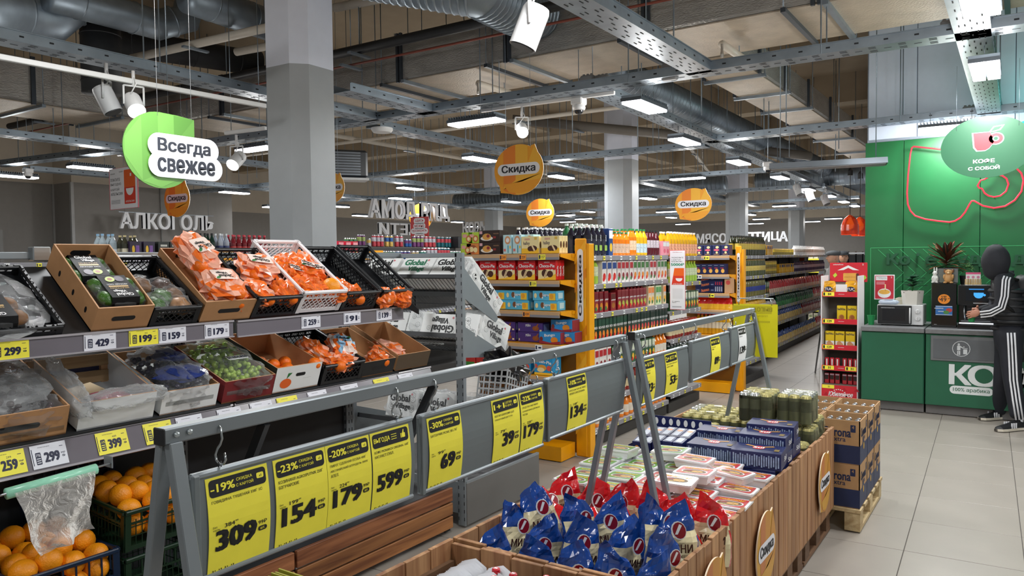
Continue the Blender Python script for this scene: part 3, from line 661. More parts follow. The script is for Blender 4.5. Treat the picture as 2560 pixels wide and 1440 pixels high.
# ================= fruit stand =================
FG=mat('#8f979c',.4,metal=.25,nv=.03,name='grey_powder_coat'); DKG=mat('#2a2c2f',.5,nv=.04,name='dark_shelf'); STRIP=mat('#77727a',.18,nv=.04,ns=4,coat=.6,name='price_strip_plastic'); SLIP=mat('#a7a3a8',.2,nv=.02)
def FF(y,z=1.435,x=-3.02,tilt=34,dz=0): return Matrix.Translation((x,y,z))@Matrix.Rotation(pi/2,4,'Z')@Matrix.Rotation(R(tilt),4,'X')@Matrix.Translation((0,0,dz))
t=thing('shelving_unit','grey fruit and vegetable stand with two tilted shelves of crates','shelving')
def upright(par,x,y,h=1.76,d=.03,w=.06,c=FG,slots=True,base=True):
    m=MB().box((x,y,h/2),(d,w,h),c,bev=.003); m.build('upright',par); s=MB()
    for k in range(int(h/.05)):
        for q in(-.012,.012): s.box((x+d/2+.0006,y+q,.06+k*.05),(.001,.005,.022),SLOT)
        s.box((x,y-w/2-.0006,.06+k*.05),(.006,.001,.022),SLOT)
    if slots: tag(s.build('upright_slots',par),kind='stuff')
for y in(-.1,1.02,2.18,3.31): upright(t,-3.45,y)
MB().box((-3.45,1.7,1.738),(.035,4.2,.03),FG,bev=.003).build('top_beam',t)
MB().box((-3.43,1.55,1.745),(.05,.07,.06),mat('#9aa0a3',.3,metal=.6),bev=.004).build('beam_clamp',t)
MB().box((-3.47,1.6,.72),(.01,3.5,.95),DKG).build('back_panel',t)
for y0,y1 in((-.1,2.17),(2.19,3.31)):
    MB().box((0,.23,-.006),(y1-y0-.01,.46,.01),DKG,Matrix.Identity(4)).build('tilted_shelf',t,FF((y0+y1)/2)); 
    MB().box((0,.23,-.006),(y1-y0-.01,.46,.01),DKG).build('tilted_shelf',t,FF((y0+y1)/2,1.05,tilt=20))
for (y0,y1,dz) in((.2,2.175,0),(2.195,3.33,-.004)):
    MB().box((-3.005,(y0+y1)/2,1.396+dz),(.008,y1-y0,.075),STRIP,bev=.002).box((-3.002,(y0+y1)/2,1.432+dz),(.016,y1-y0,.008),SLIP).box((-3.0,(y0+y1)/2,1.361+dz),(.012,y1-y0,.006),SLIP).build('price_strip',t)
LS=Matrix.Translation((-2.995,0,.935))@Matrix.Rotation(R(-22),4,'Y')
for (y0,y1) in((.2,2.18),(2.19,3.6)):
    m=MB().box((-.0,(y0+y1)/2,.055),(.008,y1-y0,.11),STRIP,LS,bev=.002).box((.004,(y0+y1)/2,.11),(.016,y1-y0,.008),SLIP,LS).box((.004,(y0+y1)/2,.0),(.014,y1-y0,.008),SLIP,LS); m.build('price_strip',t)
for y in(1.02,2.18,3.31,3.52):
    for z0,z1,x1 in((1.40,1.68,-3.05),(1.0,1.2,-3.05)):
        MB().prism([(-3.43,z1),(x1,z0),(x1,z0-.03),(-3.43,z1-.16)],.006,DKG,Matrix(((1,0,0,0),(0,0,1,y),(0,1,0,0),(0,0,0,1)))).build('shelf_bracket',t)
a=Vector((-2.98,2.62,.93)); 
for y in(2.35,3.62): MB().box((.21,0,0),(.42,.03,.05),mat('#54585c',.35,metal=.5),fr((-3.02,y-.0,.93),(-.35,-.0,-.6),(0,1,0))).build('diagonal_brace',t)
MB().box((-3.2,1.7,.27),(.48,3.9,.02),DKG).build('base_deck',t)
W1=wood('#6a3a22','#b3754b','red_brown_plank',1); W2=wood('#7a4a2c','#c2854f','orange_brown_plank',1)
pt=thing('wooden_plinth','three long reddish-brown boards along the foot of the fruit stand','plinth',T(-2.95,0,0))
for (y0,y1) in((.3,2.445),(2.46,3.69)):
    for i,(z0,z1,mm) in enumerate(((.025,.098,W2),(.108,.183,W2),(.193,.278,W1))):
        MB().box((0,(y0+y1)/2,(z0+z1)/2),(.022,y1-y0,z1-z0),mm,bev=.003).build('plank',pt)
for y in(.5,2.44,3.66): MB().box((-.03,y,.14),(.04,.05,.27),BLACK).build('post',pt)
# ---- price tags on the strips ----
TAGW=mat('#e8e9f2',.5,nv=.02,name='white_paper')
def ptag(y,price,yel=False,low=False,lab=None,disc='7%',w=.125,old=None):
    M=(Matrix.Translation((-2.9985,y,1.363))@Matrix.Rotation(pi/2,4,'Z')@Matrix.Rotation(pi/2,4,'X')) if not low else (LS@Matrix.Translation((.0075,y,.012))@Matrix.Rotation(pi/2,4,'Z')@Matrix.Rotation(pi/2,4,'X'))
    h=.068 if not low else .088; bg=YEL if yel else TAGW
    m=MB().box((0,h/2,0),(w,h,.0012),bg); z=.0009
    m.text(price,(.008*1,h*.42,z),h*.40,NAVY,w=w*.135*len(price),bold=3)
    m.rrect(-w*.31,h*.42,w*.15,h*.52,.003,NAVY,z=z); m.text(disc,(-w*.31,h*.56,z+.0003),h*.11,bg,w=w*.12)
    for i in range(3): m.rect(-w*.31,h*(.42-.09*i),w*.11,h*.035,bg,z=z+.0003)
    m.text('99₽',(w*.385,h*.50,z),h*.08,NAVY,bold=1); m.pill(w*.385,h*.37,w*.09,h*.09,NAVY,z=z); m.text('шт' if not yel else 'кг',(w*.385,h*.37,z+.0003),h*.045,bg)
    m.text('РОЗНИЧНАЯ ЦЕНА',(-w*.12,h*.88,z),h*.045,NAVY,bold=0); m.rect(w*.36,h*.8,w*.1,h*.025,NAVY,z=z); m.rect(-w*.465,h*.5,w*.02,h*.7,NAVY,z=z)
    if old: m.text(old,(w*.08,h*.74,z),h*.09,NAVY,bold=0)
    return tag(m.build('price_tag',None,M),lab,'price tag',group='price tags on the fruit stand')
def yy(px,py,low=False): return at(px,py,x=-3.0).y
ptag(yy(25,878),'299',True,lab='yellow price tag reading 299 under the kiwi packs'); ptag(yy(250,858),'429',lab='white price tag reading 429 under the avocado box'); ptag(yy(359,847),'199',True,old='242',lab='yellow price tag reading 199 right of the avocado box'); ptag(yy(431,840),'159',lab='white price tag reading 159, touching the yellow one beside it'); ptag(yy(542,828),'179',lab='white price tag reading 179 under the box of pink bags'); ptag(yy(777,806),'259',lab='white price tag reading 259 under the white crate'); ptag(yy(880,797),' 91',lab='white price tag reading 91, second from the end of the upper strip'); ptag(yy(960,789),'139',lab='white price tag reading 139 at the end of the upper strip')
ptag(yy(20,1175),'259',True,True,old='299',lab='yellow price tag reading 259 at the left edge above the bag roll'); ptag(yy(127,1150),'299',False,True,lab='white price tag reading 299 above the bag roll'); ptag(yy(285,1113),'399',True,True,disc='-11%',old='449',lab='yellow price tag reading 399 under the white lined box'); ptag(yy(400,1090),'199',True,True,disc='-25%',lab='yellow price tag cut by the near leg of the A-frame')
for i,(px,py,ye) in enumerate(((480,1080,0),(580,1055,0),(660,1042,0),(725,1032,1),(800,1010,0),(880,990,0),(960,975,1),(1020,960,0))):
    ptag(at(px,py,x=-3.0).y,['129','149','169','189','99','119','249','89'][i],bool(ye),True,lab='%s price tag half hidden under the A-frame rail, %s of the eight there'%('yellow' if ye else 'white',['first','second','third','fourth','fifth','sixth','seventh','last'][i]))
# ---- upper shelf ----
gv=mat('#f0f0f0',.4,nv=0)
def gvlogo(m,x,y,h,mt,F,z=.002,rot=0):
    m.text('Global',(x,y+h*.28,z),h*.45,mt,F,bold=2,rot=rot); m.text('Village',(x+h*.3,y-h*.28,z),h*.45,mt,F,bold=2,rot=rot)
BROWNF=mat('#7a5533',.6,nv=.2,ns=30,name='kiwi_skin'); AVO=mat('#3f6a28',.35,nv=.3,ns=20,bump=.3,bs=120,name='avocado_skin'); KGR=mat('#8fc43a',.5,nv=.05); GOLD=mat('#c9a35a',.4)
def pack(lab,M,fruit,W=.17,D=.12,txt='КИВИ',art='kiwi',flip=False,name='fruit_pack'):
    t=thing(name,lab,'fruit pack',M)
    MB().box((0,D/2,.012),(W,D,.024),mat('#2b2d2a',.3),bev=.006).build('tray',t)
    n=0
    for i in range(3):
        for j in range(2):
            m=MB(); blob(m,(-W/2+W*(i+.5)/3,D*(j+.5)/2,.042),(W/6.2,D/4.2,.026),fruit,seed=n,n=12,k=8,amp=.05,sm=True); m.build('fruit',t); n+=1
    m=MB(); Z=.07; 
    P=[(0,.0),(0,.045),(.012,Z),(D-.012,Z),(D,.045),(D,0)]; x0,x1=-W*.3,W*.3
    vs=[(x,y,z) for x in(x0,x1) for y,z in P]; m.add(vs,[(i,i+6,i+7,i+1) for i in range(5)],BLACK)
    m.add(vs,[(i+1,i+7,i+6,i) for i in range(5)],BLACK)
    F=Matrix.Translation((0,D*.5,Z+.0002)); 
    if flip: F=F@Matrix.Rotation(pi,4,'Z')
    gvlogo(m,-W*.02,D*.26,D*.24,gv,F,.0008); m.text('SELECTION',(0,D*.08,.0008),D*.045,GOLD,F,w=W*.4); m.rect(0,D*.01,W*.42,D*.05,GOLD,F,.0008); m.text(txt,(0,-D*.07,.0008),D*.055,gv,F)
    if art=='kiwi':
        for sx in(-1,1): m.ell(sx*W*.11,-D*.28,W*.1,D*.1,KGR,F,.001); m.ell(sx*W*.11,-D*.28,W*.04,D*.04,mat('#e8efc0',.5),F,.0013)
    else:
        m.ell(-W*.12,-D*.28,W*.1,D*.11,mat('#3b2c45',.4),F,.001); m.ell(W*.08,-D*.27,W*.11,D*.1,mat('#c9d77a',.5),F,.001,rot=.5); m.ell(W*.08,-D*.27,W*.05,D*.05,mat('#9c4b2d',.4),F,.0013)
    m.build('sleeve',t)
    m=MB(); blob(m,(0,D/2,.03),(W*.52,D*.51,.034),FILM,seed=3,n=16,k=8,amp=.015,sq=5); m.build('film_wrap',t); return t
pack('kiwi pack with a black sleeve at the left edge, lower of two',FF(1.2,tilt=30,dz=.02),BROWNF,.24,.17,flip=True)
pack('kiwi pack with a black sleeve at the left edge, upper of two',FF(1.17,tilt=30,dz=.02)@T(0,.19,.01),BROWNF,.24,.17)
tag(blob(MB(),(0,.2,.03),(.21,.24,.03),FILM,seed=8,n=22,k=10,amp=.15).build('film_liner',None,FF(1.22,tilt=30)),'crumpled clear film spilling round the kiwi packs','plastic film')
crate('black crate under the kiwi packs at the left edge',.40,.40,.05,BLKP,FF(1.23,tilt=34)) 
cbox('cardboard box holding black-sleeved avocado packs',.23,.42,.125,CARD,CARD,FF(1.655,tilt=36,dz=.002),slope=.012)
pack('upper avocado pack in the tall cardboard box',FF(1.65,tilt=36,dz=.03)@T(-.01,.22,0),AVO,.19,.17,'АВОКАДО ХАСС','avo')
pack('lower avocado pack in the tall cardboard box, label upside down',FF(1.66,tilt=36,dz=.045)@T(.012,.04,.01),AVO,.19,.17,'АВОКАДО ХАСС','avo',True)
crate('black crate of loose avocado and pear bags left of the orange box',.22,.4,.10,BLKP,FF(1.885,tilt=33))
for i,(x,y,mt) in enumerate(((-.05,.22,BROWNF),(.04,.2,mat('#4a2f22',.4,nv=.2)),(.0,.12,AVO),(-.06,.07,AVO),(.05,.06,mat('#b07f4e',.4,nv=.15)),(.06,.13,BROWNF))):
    m=MB(); blob(m,(x,y,.05),(.045,.05,.035),mt,seed=i,n=14,k=8,amp=.08,sm=True); tt=tag(m.build('fruit_bag',None,FF(1.885,tilt=33,dz=.005)),['brown fruit bag in the avocado crate, upper left','dark fruit bag in the avocado crate, upper right','green avocado in the crate, centre','green avocado in the crate, lower left','pale brown fruit bag in the avocado crate, lower right','brown fruit bag in the avocado crate, right'][i],'fruit')
    m=MB(); blob(m,(x,y,.052),(.054,.058,.042),FILM,seed=i+9,n=12,k=7,amp=.22); m.build('film_wrap',tt)
PINK=mat('#f6b49a',.35,nv=.1,ns=30,coat=.4,name='pink_bag_print'); ORB=mat('#f7762a',.3,nv=.15,ns=25,coat=.5,name='orange_bag_print'); WBAG=mat('#f7e3d8',.35,coat=.4,nv=.05); GLF=mat('#2f7a3c',.5); SKY=mat('#9cc9e8',.35,coat=.4)
def obag(lab,M,seed,w=.17,h=.2,style=0,logo=True):
    t=thing('orange_bag',lab,'bag of oranges',M,'bags of oranges and tangerines'); rr=random.Random(seed)
    for i in range(5):
        m=MB(); sphere(m,(rr.uniform(-.3,.3)*w,h*(.12+.55*(i/4)),.03+rr.uniform(0,.012)),.034,ORG2,12,8); m.build('orange',t)
    m=MB(); ms={0:(PINK,ORB,PINK),1:(ORB,PINK,ORB),2:(ORB,ORB,NET),3:(SKY,ORB,WBAG)}[style]
    blob(m,(0,h*.48,.035),(w*.5,h*.5,.048),ms[0],seed=seed,n=20,k=14,amp=.22,f=3.2,mats=ms,sq=2.6)
    if logo:
        F=Matrix.Translation((w*.02,h*.5,.088))@Matrix.Rotation(rr.uniform(-.3,.3)+(pi if rr.random()<.5 else 0),4,'Z'); m.rrect(0,0,w*.6,h*.34,.01,WBAG if style!=3 else SKY,F,.0); gvlogo(m,-.008,0,.045,BLACK,F,.0012); m.ell(w*.2,h*.11,.016,.007,GLF,F,.001,rot=.6)
    m.build('wrapper',t)
    return t
cbox('open cardboard box of pink and orange fruit bags, second box of the upper shelf',.27,.42,.12,CARD,CARD,FF(2.145,tilt=34,dz=.002),slope=.01)
obag('pink bag of tangerines standing highest in the cardboard box',FF(2.13,dz=.09)@T(0,.2,.02,.1,.2),1,.17,.24,0); obag('pink bag of tangerines lying at the front of the cardboard box',FF(2.15,dz=.06)@T(-.01,.02,.02,-.1),2,.19,.22,0); obag('orange bag at the right front corner of the cardboard box',FF(2.15,dz=.03)@T(.08,.02,.01,.4),3,.13,.16,1,False)
crate('black lattice crate of orange bags, left of the white crate',.27,.42,.125,BLKP,FF(2.412,tilt=34))
obag('pink and orange bag lying across the black crate',FF(2.41,dz=.06)@T(0,.16,.02,-.25),4,.2,.2,0); obag('orange bag at the front of the black crate, left',FF(2.41,dz=.04)@T(-.05,.0,.01,.3),5,.14,.17,1,False); obag('orange bag at the front of the black crate, right',FF(2.41,dz=.04)@T(.06,.01,.01,-.4),6,.13,.16,2,False)
crate('white plastic crate heaped with orange net bags',.29,.46,.135,WHTP,FF(2.685,tilt=35,dz=.01))
k=0
for i in range(3):
    for j in range(3):
        k+=1; obag('orange net bag in the white crate, %s row, %s'%(['front','middle','back'][j],['left','centre','right'][i]),FF(2.685,dz=.045+.02*((i*j)%2))@T(-.08+.08*i,.02+.12*j,.012,.5*((k*5)%7)/3-1),10+k,.125,.15,2 if k%3 else 1,k in(2,5,8))
m=MB(); sphere(m,(0,0,0),.048,ORG,16,10); tag(m.build('orange',None,FF(2.685,dz=.1)@T(.09,.06,.02)),'large loose yellow-orange fruit at the front right of the white crate','orange')
crate('nearly empty black crate just right of the white crate',.255,.44,.125,BLKP,FF(2.967,tilt=34))
crate('last black crate of the upper shelf, nearly empty',.25,.44,.125,BLKP,FF(3.235,tilt=36))
for i,(y,x,yy_,s_) in enumerate(((2.967,-.07,.05,2),(2.967,.03,.03,2),(3.235,-.02,.03,1),(3.235,.06,.05,2))): obag(['orange net bag in the crate right of the white crate, left','orange net bag in the crate right of the white crate, right','red net bag at the front of the last black crate','orange net bag at the right front of the last black crate'][i],FF(y,dz=.02)@T(x,yy_,.01,i),30+i,.11,.12,s_,False)
# white and printed cartons standing behind the top beam
for i,(y0,y1,x,z,c,l) in enumerate(((.95,1.34,-3.75,1.62,'#eef0f0','white carton with green corner behind the beam at the far left'),(1.36,1.52,-3.72,1.6,'#c9a077','brown cardboard carton behind the avocado box'),(1.78,2.08,-3.7,1.69,'#f2f3f4','white carton behind the beam, right of the avocado box'),(2.1,2.32,-3.7,1.68,'#e8eaec','white carton behind the orange bag box'),(2.34,2.6,-3.75,1.66,'#dfe5e0','pale carton seen through the black lattice crate'),(2.62,3.1,-3.75,1.66,'#eef0f0','pale carton seen through the empty black crate'))):
    m=MB().box((0,0,z/2+.5),(.36,y1-y0,z-1.0),mat(c,.5,nv=.02),bev=.003); m.box((.183,0,z-.12),(.004,.09,.014),BLACK); m.rect(0,0,.001,.001,BLACK)
    if i==0: m.box((.182,.12,z-.06),(.004,.07,.1),mat('#18a551',.5)); m.box((.182,-.05,z-.1),(.004,.14,.09),mat('#9aa3a0',.5))
    tag(m.build('carton',None,T(x,(y0+y1)/2,0)),l,'carton','cartons behind the fruit stand')
# ---- lower shelf ----
def FL(y,tilt=20,dz=0): return FF(y,1.052,-3.03,tilt,dz)
def grapes(lab,M,W,D,c,seed,cat='grapes',n=70,film_=FILM,name='grape_tray'):
    t=thing(name,lab,cat,M); rr=random.Random(seed); mt=mat(c,.22,nv=.2,ns=30,coat=.3,name='grape_skin')
    MB().box((0,D/2,.02),(W,D,.04),mat('#cfd3cf',.3),bev=.01).build('tray',t)
    m=MB()
    for i in range(n): sphere(m,(rr.uniform(-.42,.42)*W,D*rr.uniform(.1,.9),.045+rr.uniform(0,.05)),.0135,mt,8,6)
    tag(m.build('berries',t),kind='stuff')
    m=MB(); blob(m,(0,D*.52,.05),(W*.54,D*.56,.085),film_,seed=seed,n=34,k=20,amp=.13,f=5,sm=True,sq=3); m.build('film_bag',t); return t
FRM=CARD
cbox('cardboard tray with brown-tinted film at the left edge of the lower shelf',.34,.44,.13,CARD,CARD,FL(1.27,dz=.002),slope=.01)
grapes('dark raisins-coloured grapes under brown film at the left edge',FL(1.3,dz=.01),.28,.3,'#3c2026',5,n=90)
tag(blob(MB(),(0,.22,.13),(.17,.2,.05),FILM2,seed=4,n=28,k=14,amp=.2,f=4,sm=True).build('film_liner',None,FL(1.27)),'cloudy film draped over the box at the left edge of the lower shelf','plastic film')
cbox('white cardboard box lined with cloudy film, nearly empty',.31,.44,.13,mat('#d9dde2',.5),WHITE,FL(1.635,dz=.002),slope=.01,holes=False)
t=thing('film_liner','cloudy plastic liner folded over the white box','plastic film',FL(1.635))
m=MB(); blob(m,(-.145,.2,.11),(.05,.25,.075),FILM2,seed=11,n=28,k=18,amp=.16,f=5,sm=True); blob(m,(0,.44,.12),(.17,.035,.07),FILM2,seed=12,n=28,k=14,amp=.16,f=5,sm=True); blob(m,(.02,.0,.12),(.17,.05,.04),FILM2,seed=13,n=28,k=14,amp=.2,f=6,sm=True); m.build('liner_film',t)
m=MB().box((.03,.2,.03),(.2,.16,.004),mat('#e2c79d',.7),T(0,0,0,.3)); blob(m,(.02,.1,.05),(.09,.06,.03),mat('#a64a5c',.3,nv=.3,ns=20,coat=.5),seed=21,n=14,k=8,amp=.25); tag(m.build('fruit_packet',None,FL(1.635,dz=.01)),'packet of red fruit left in the white box','fruit pack')
cbox('cardboard box under the dark grapes',.27,.42,.11,CARD,WHITE,FL(1.955,dz=.002),holes=False); grapes('dark blue grapes in clear film bags',FL(1.955,dz=.03),.25,.36,'#23203a',6,n=110)
m=MB(); blob(m,(-.0,.1,.14),(.1,.07,.018),mat('#2c3f86',.2,nv=.3,ns=20,alpha=.75),seed=9,n=16,k=8,amp=.3); blob(m,(.03,.25,.15),(.07,.06,.014),mat('#2c3f86',.2,nv=.3,ns=20,alpha=.75),seed=10,n=16,k=8,amp=.3); tag(m.build('printed_film',None,FL(1.955)),'blue printed film lying over the dark grapes','plastic film')
cbox('dark cardboard box with a maroon corner under the green grapes',.28,.42,.11,CARD,mat('#7d2428',.5),FL(2.26,dz=.002),holes=False); grapes('green grapes in clear film bags lettered seedless',FL(2.26,dz=.03),.26,.4,'#a9c65a',7,n=150)
m=MB().rrect(0,.13,.11,.04,.01,film('#ffffff','lbl',.3),T(0,0,.142),z=0); m.text('SEEDLESS',(0,.13,.1445),.018,NAVY,bold=2); m.rect(-.02,.24,.09,.02,WHITE,z=.143); m.rect(-.02,.24,.08,.008,NAVY,z=.1435); tag(m.build('film_label',None,FL(2.26,dz=.02)),'navy seedless lettering printed on the green grape bag','label')
RED=mat('#c8202c',.45,nv=.05); 
b=cbox('black-sided citrus box lettered along its side, white front with a printed tangerine',.285,.44,.13,CARDL,BLACK,FL(2.545,dz=.006),front=WHITE,side=BLACK,holes=False,slope=-.005)
m=MB(); F=fr((-.1435,.44,0),(0,-1,0),(0,0,1)); m.text('MARIBEL',(.27,.06,.001),.05,mat('#d9a878',.4),F,w=.2,bold=0); 
for x,y,r_ in((.1,.09,.018),(.13,.04,.01),(.06,.07,.012),(.09,.03,.008)): m.ell(x,y,r_,r_*.8,RED,F,.001)
m.poly([(.36,.02,.0015),(.43,.02,.0015),(.435,.1,.0015),(.4,.075,.0015),(.37,.11,.0015)],RED,F); m.build('side_print',b)
m=MB(); F=fr((-.1425,0,0),(1,0,0),(0,0,1)); m.ell(.07,.045,.035,.026,mat('#ee6a2a',.4),F,.001); m.poly([(.07,.07,.0014),(.1,.1,.0014),(.075,.1,.0014)],GLF,F); m.pill(.155,.085,.06,.018,BLACK,F,.001); m.rect(.2,.06,.05,.001,mat('#b9bcb8',.5),F,.001); m.build('front_print',b)
for i,(x,y) in enumerate(((-.08,.2),(-.1,.13),(-.03,.16),(-.06,.07),(.01,.1),(.05,.17),(.09,.06),(-.02,.04),(.12,.03))):
    m=MB(); sphere(m,(0,0,0),.034,ORG2); tag(m.build('orange',None,FL(2.545,dz=.04)@T(x,y,.035 if i!=8 else .08)),'loose tangerine in the lettered citrus box','orange','loose tangerines in the citrus box')
crate('black lattice crate on the lower shelf with netted orange bags',.29,.42,.12,BLKP,FL(2.85,tilt=22))
obag('netted orange bag with a dark tip in the lower black crate',FL(2.85,dz=.05)@T(-.06,.08,.01,.3,.3),41,.12,.2,1,False); obag('blue and white printed bag in the lower black crate',FL(2.85,dz=.07)@T(.07,.06,.01,-.2,.3),42,.14,.18,3); obag('orange bag at the front of the lower black crate',FL(2.85,dz=.05)@T(.02,-.01,.01,.1),43,.18,.13,1,False)
cbox('brown cardboard box with a black front, lower shelf',.255,.42,.11,CARD,BLKP,FL(3.13,dz=.003),slope=.02,front=BLKP)
cbox('torn brown cardboard box at the far end of the lower shelf',.29,.42,.13,CARD,CARD,FL(3.42,dz=.004),slope=.03,front=mat('#5a4a38',.7),holes=False)
obag('pink and orange bag in the torn box at the end of the lower shelf',FL(3.42,dz=.02)@T(-.04,.06,.01,.5),44,.18,.2,0,False); obag('small orange bag in the box with the black front',FL(3.13,dz=.02)@T(.08,.02,.01,.5),45,.1,.12,1,False)
m=MB(); 
for z in(1.27,1.33): m.box((0,0,z),(.012,.34,.045),wood('#9c7a55','#c9a87c','crate_slat_wood',1))
for y in(-.15,.15): m.box((-.01,y,1.25),(.02,.03,.2),CARDL)
m.box((-.02,0,1.29),(.006,.3,.03),mat('#2a2c55',.5))
tt=thing('wooden_crate','slatted wooden crate standing at the back above the white box','crate',T(-3.36,1.62,-.06))
WC=wood('#9c7a55','#c9a87c','crate_slat_wood',1)
for z in(1.27,1.34): MB().box((0,0,z),(.012,.34,.05),WC).build('slat',tt)
for y in(-.15,.15): MB().box((-.01,y,1.25),(.02,.03,.22),CARDL).build('crate_post',tt)
MB().box((-.02,0,1.30),(.006,.3,.05),mat('#2a2c55',.5)).build('inner_sheet',tt)
# ---- bag roll and orange crates below ----
t=thing('bag_roll','green-ended roll of clear plastic bags hanging under the lower shelf','bag roll')
a=at(15,1235,x=-2.9); b_=at(240,1172,x=-2.9); c=at(278,1158,x=-2.9)
MB().tube([a,b_],.020,mat('#9fe3c4',.25,nv=.12,ns=40,stretch=(30,1,30)),16).build('roll',t); MB().tube([a-(b_-a)*.1,c],.004,mat('#c5c9cc',.3,metal=.8),8).build('rod',t)
for q in(a-(b_-a)*.12,c): MB().box((q.x-.02,q.y,q.z+.004),(.06,.004,.045),FG,bev=.001).build('bracket',t)
m=MB(); N=14; vs=[];fs=[]
for i in range(N+1):
    v=i/N
    for j in range(N+1):
        u=j/N; L0=a.lerp(b_,.06+.9*u); Lb=Vector((-2.88,1.27+.18*u+.0,.66+.05*u)); p=L0.lerp(Lb,v); p.x+=.02*math.sin(u*9+v*4)*v+.025*NZ.noise(Vector((u*5,v*6,2)))*v+.02*(1-v)+.0; p.y+=.012*math.sin(v*7)*v
        vs.append(p)
for i in range(N):
    for j in range(N): q=i*(N+1)+j; fs.append((q,q+1,q+N+2,q+N+1))
m.add(vs,fs,film('#f4f1ec','bag_film',.62,.12,.8,26),None,True); m.build('hanging_bag',t)
BLUEP=mat('#12263f',.35,nv=.08,name='navy_plastic'); GRNP=mat('#16301f',.35,nv=.08,name='dark_green_plastic')
def FB(y,z,x=-2.92): return Matrix.Translation((x,y,z))@Matrix.Rotation(pi/2,4,'Z')
crate('navy crate of oranges at the bottom left corner, left one',.37,.46,.31,BLUEP,FB(1.005,.285),False); crate('navy crate of oranges right of the corner crate, under the bag roll',.37,.46,.31,BLUEP,FB(1.385,.285),False)
crate('dark green crate of large oranges behind the A-frame leg',.38,.4,.17,GRNP,FB(1.80,.55,-2.95)@T(0,0,0,0,R(4)),False); crate('dark green crate under the one of large oranges',.38,.4,.24,GRNP,FB(1.80,.285,-2.95),False)
crate('tall dark navy crate standing behind the orange crates',.36,.06,.3,BLUEP,FB(1.62,.62,-3.36),False)
rr=random.Random(5)
om=MB(); sphere(om,(0,0,0),.047,ORG,18,12); ome=om.mesh('orange')
def heap(yc,zc,W,D,nx,ny,lab,grp,x0=-2.92,jit=.012):
    for i in range(nx):
        for j in range(ny):
            h=rr.uniform(-.012,.03); p=(x0-.06-D*(j)/ny+rr.uniform(-jit,jit),yc-W/2+W*(i+.5)/nx+rr.uniform(-jit,jit),zc+h+.008*j)
            tag(ob('orange',ome,None,T(*p,rr.random()*6,rr.random()*2)),lab,'orange',grp)
heap(1.005,.575,.33,.42,4,4,'loose orange in the bottom left navy crate','oranges in the corner crate'); heap(1.385,.575,.33,.42,4,4,'loose orange in the navy crate under the bag roll','oranges in the second navy crate'); heap(1.80,.71,.34,.36,4,4,'large orange in the dark green crate behind the A-frame leg','oranges in the green crate',-2.95)
heap(1.005,.50,.32,.40,4,1,'loose orange seen through the front of the corner crate','oranges seen through crate fronts',-2.90,.003); heap(1.385,.50,.32,.40,4,1,'loose orange seen through the front of the second navy crate','oranges seen through crate fronts',-2.90,.003)
heap(1.80,.62,.34,.34,4,1,'orange seen through the front of the green crate','oranges seen through crate fronts',-2.93,.003)
# ================= tilted-shelf end unit behind the fruit stand =================
t=thing('shelving_unit','grey end unit with tilted wire shelves of white donut cartons, perforated post in front','shelving')
for x in(-2.945,-3.92): 
    MB().box((x,3.8,.875),(.06,.03,1.74),FG,bev=.003).build('upright',t); s=MB()
    for k in range(34):
        for q in(-.022,.022): s.box((x+q,3.7846,.05+k*.05),(.005,.001,.022),SLOT)
        s.box((x-.0306,3.8,.05+k*.05),(.001,.006,.022),SLOT)
    for z in(1.69,.30): 
        for q in(-.01,.01): s.box((x+q,3.7842,z),(.005,.001,.005),mat('#e8ecee',.3,metal=.5))
    tag(s.build('upright_slots',t),kind='stuff')
MB().box((-3.43,3.8,1.73),(.95,.03,.03),FG,bev=.003).build('top_beam',t); MB().box((-3.43,3.8,.18),(.95,.02,.2),FG).build('base_panel',t)
MB().box((-2.915,4.23,.145),(.012,.87,.27),mat('#6f6e6c',.45,nv=.02),bev=.003).build('side_plinth',t); MB().box((-2.92,4.23,.284),(.02,.87,.012),FG).build('plinth_edge',t)
MB().box((-3.43,4.23,.27),(.97,.86,.015),DKG).build('base_deck',t)
def wshelf(z0,z1,y1,nm):
    u=Vector((0,y1-3.84,z1-z0)); L=u.length; F=fr((-3.9,3.84,z0),(1,0,0),u); m=MB()
    for i in range(32): m.tube([(.03*i+.01,0,0),(.03*i+.03,L,0)],.0016,DKG,4,F,cap=False)
    for v in(0,.33*L,.66*L,L): m.tube([(0,v,-.003),(.94,v,-.003)],.003,DKG,4,F,cap=False)
    tag(m.build('wire_shelf',t),kind='stuff'); MB().box((.47,L,.012),(.95,.004,.035),DKG,F).build('front_lip',t); MB().box((.47,0,-.01),(.95,.01,.03),DKG,F).build('back_bar',t)
    MB().box((.47,.4*L,-.008),(.95,.05,.004),DKG,F).build('cross_bar',t)
    return F
F1=wshelf(1.60,1.30,4.17,'u'); F2=wshelf(1.22,1.06,4.2,'l'); F3=wshelf(.62,.52,4.25,'b')
for z0,z1,y1 in((1.60,1.30,4.17),(1.22,1.06,4.2),(.62,.52,4.25)):
    for x in(-2.93,-3.925): MB().prism([(3.81,z0+.06),(y1,z1+.03),(y1+.015,z1),(y1-.01,z1-.02),(3.81,z0-.14)],.005,FG,Matrix(((0,0,1,x),(1,0,0,0),(0,1,0,0),(0,0,0,1)))).build('shelf_bracket',t)
DON=mat('#555a5c',.5,nv=0); GVG=mat('#1d7a55',.5,nv=0); GVR=mat('#d9707a',.5,nv=0); GWH=mat('#eceeed',.45,nv=.03)
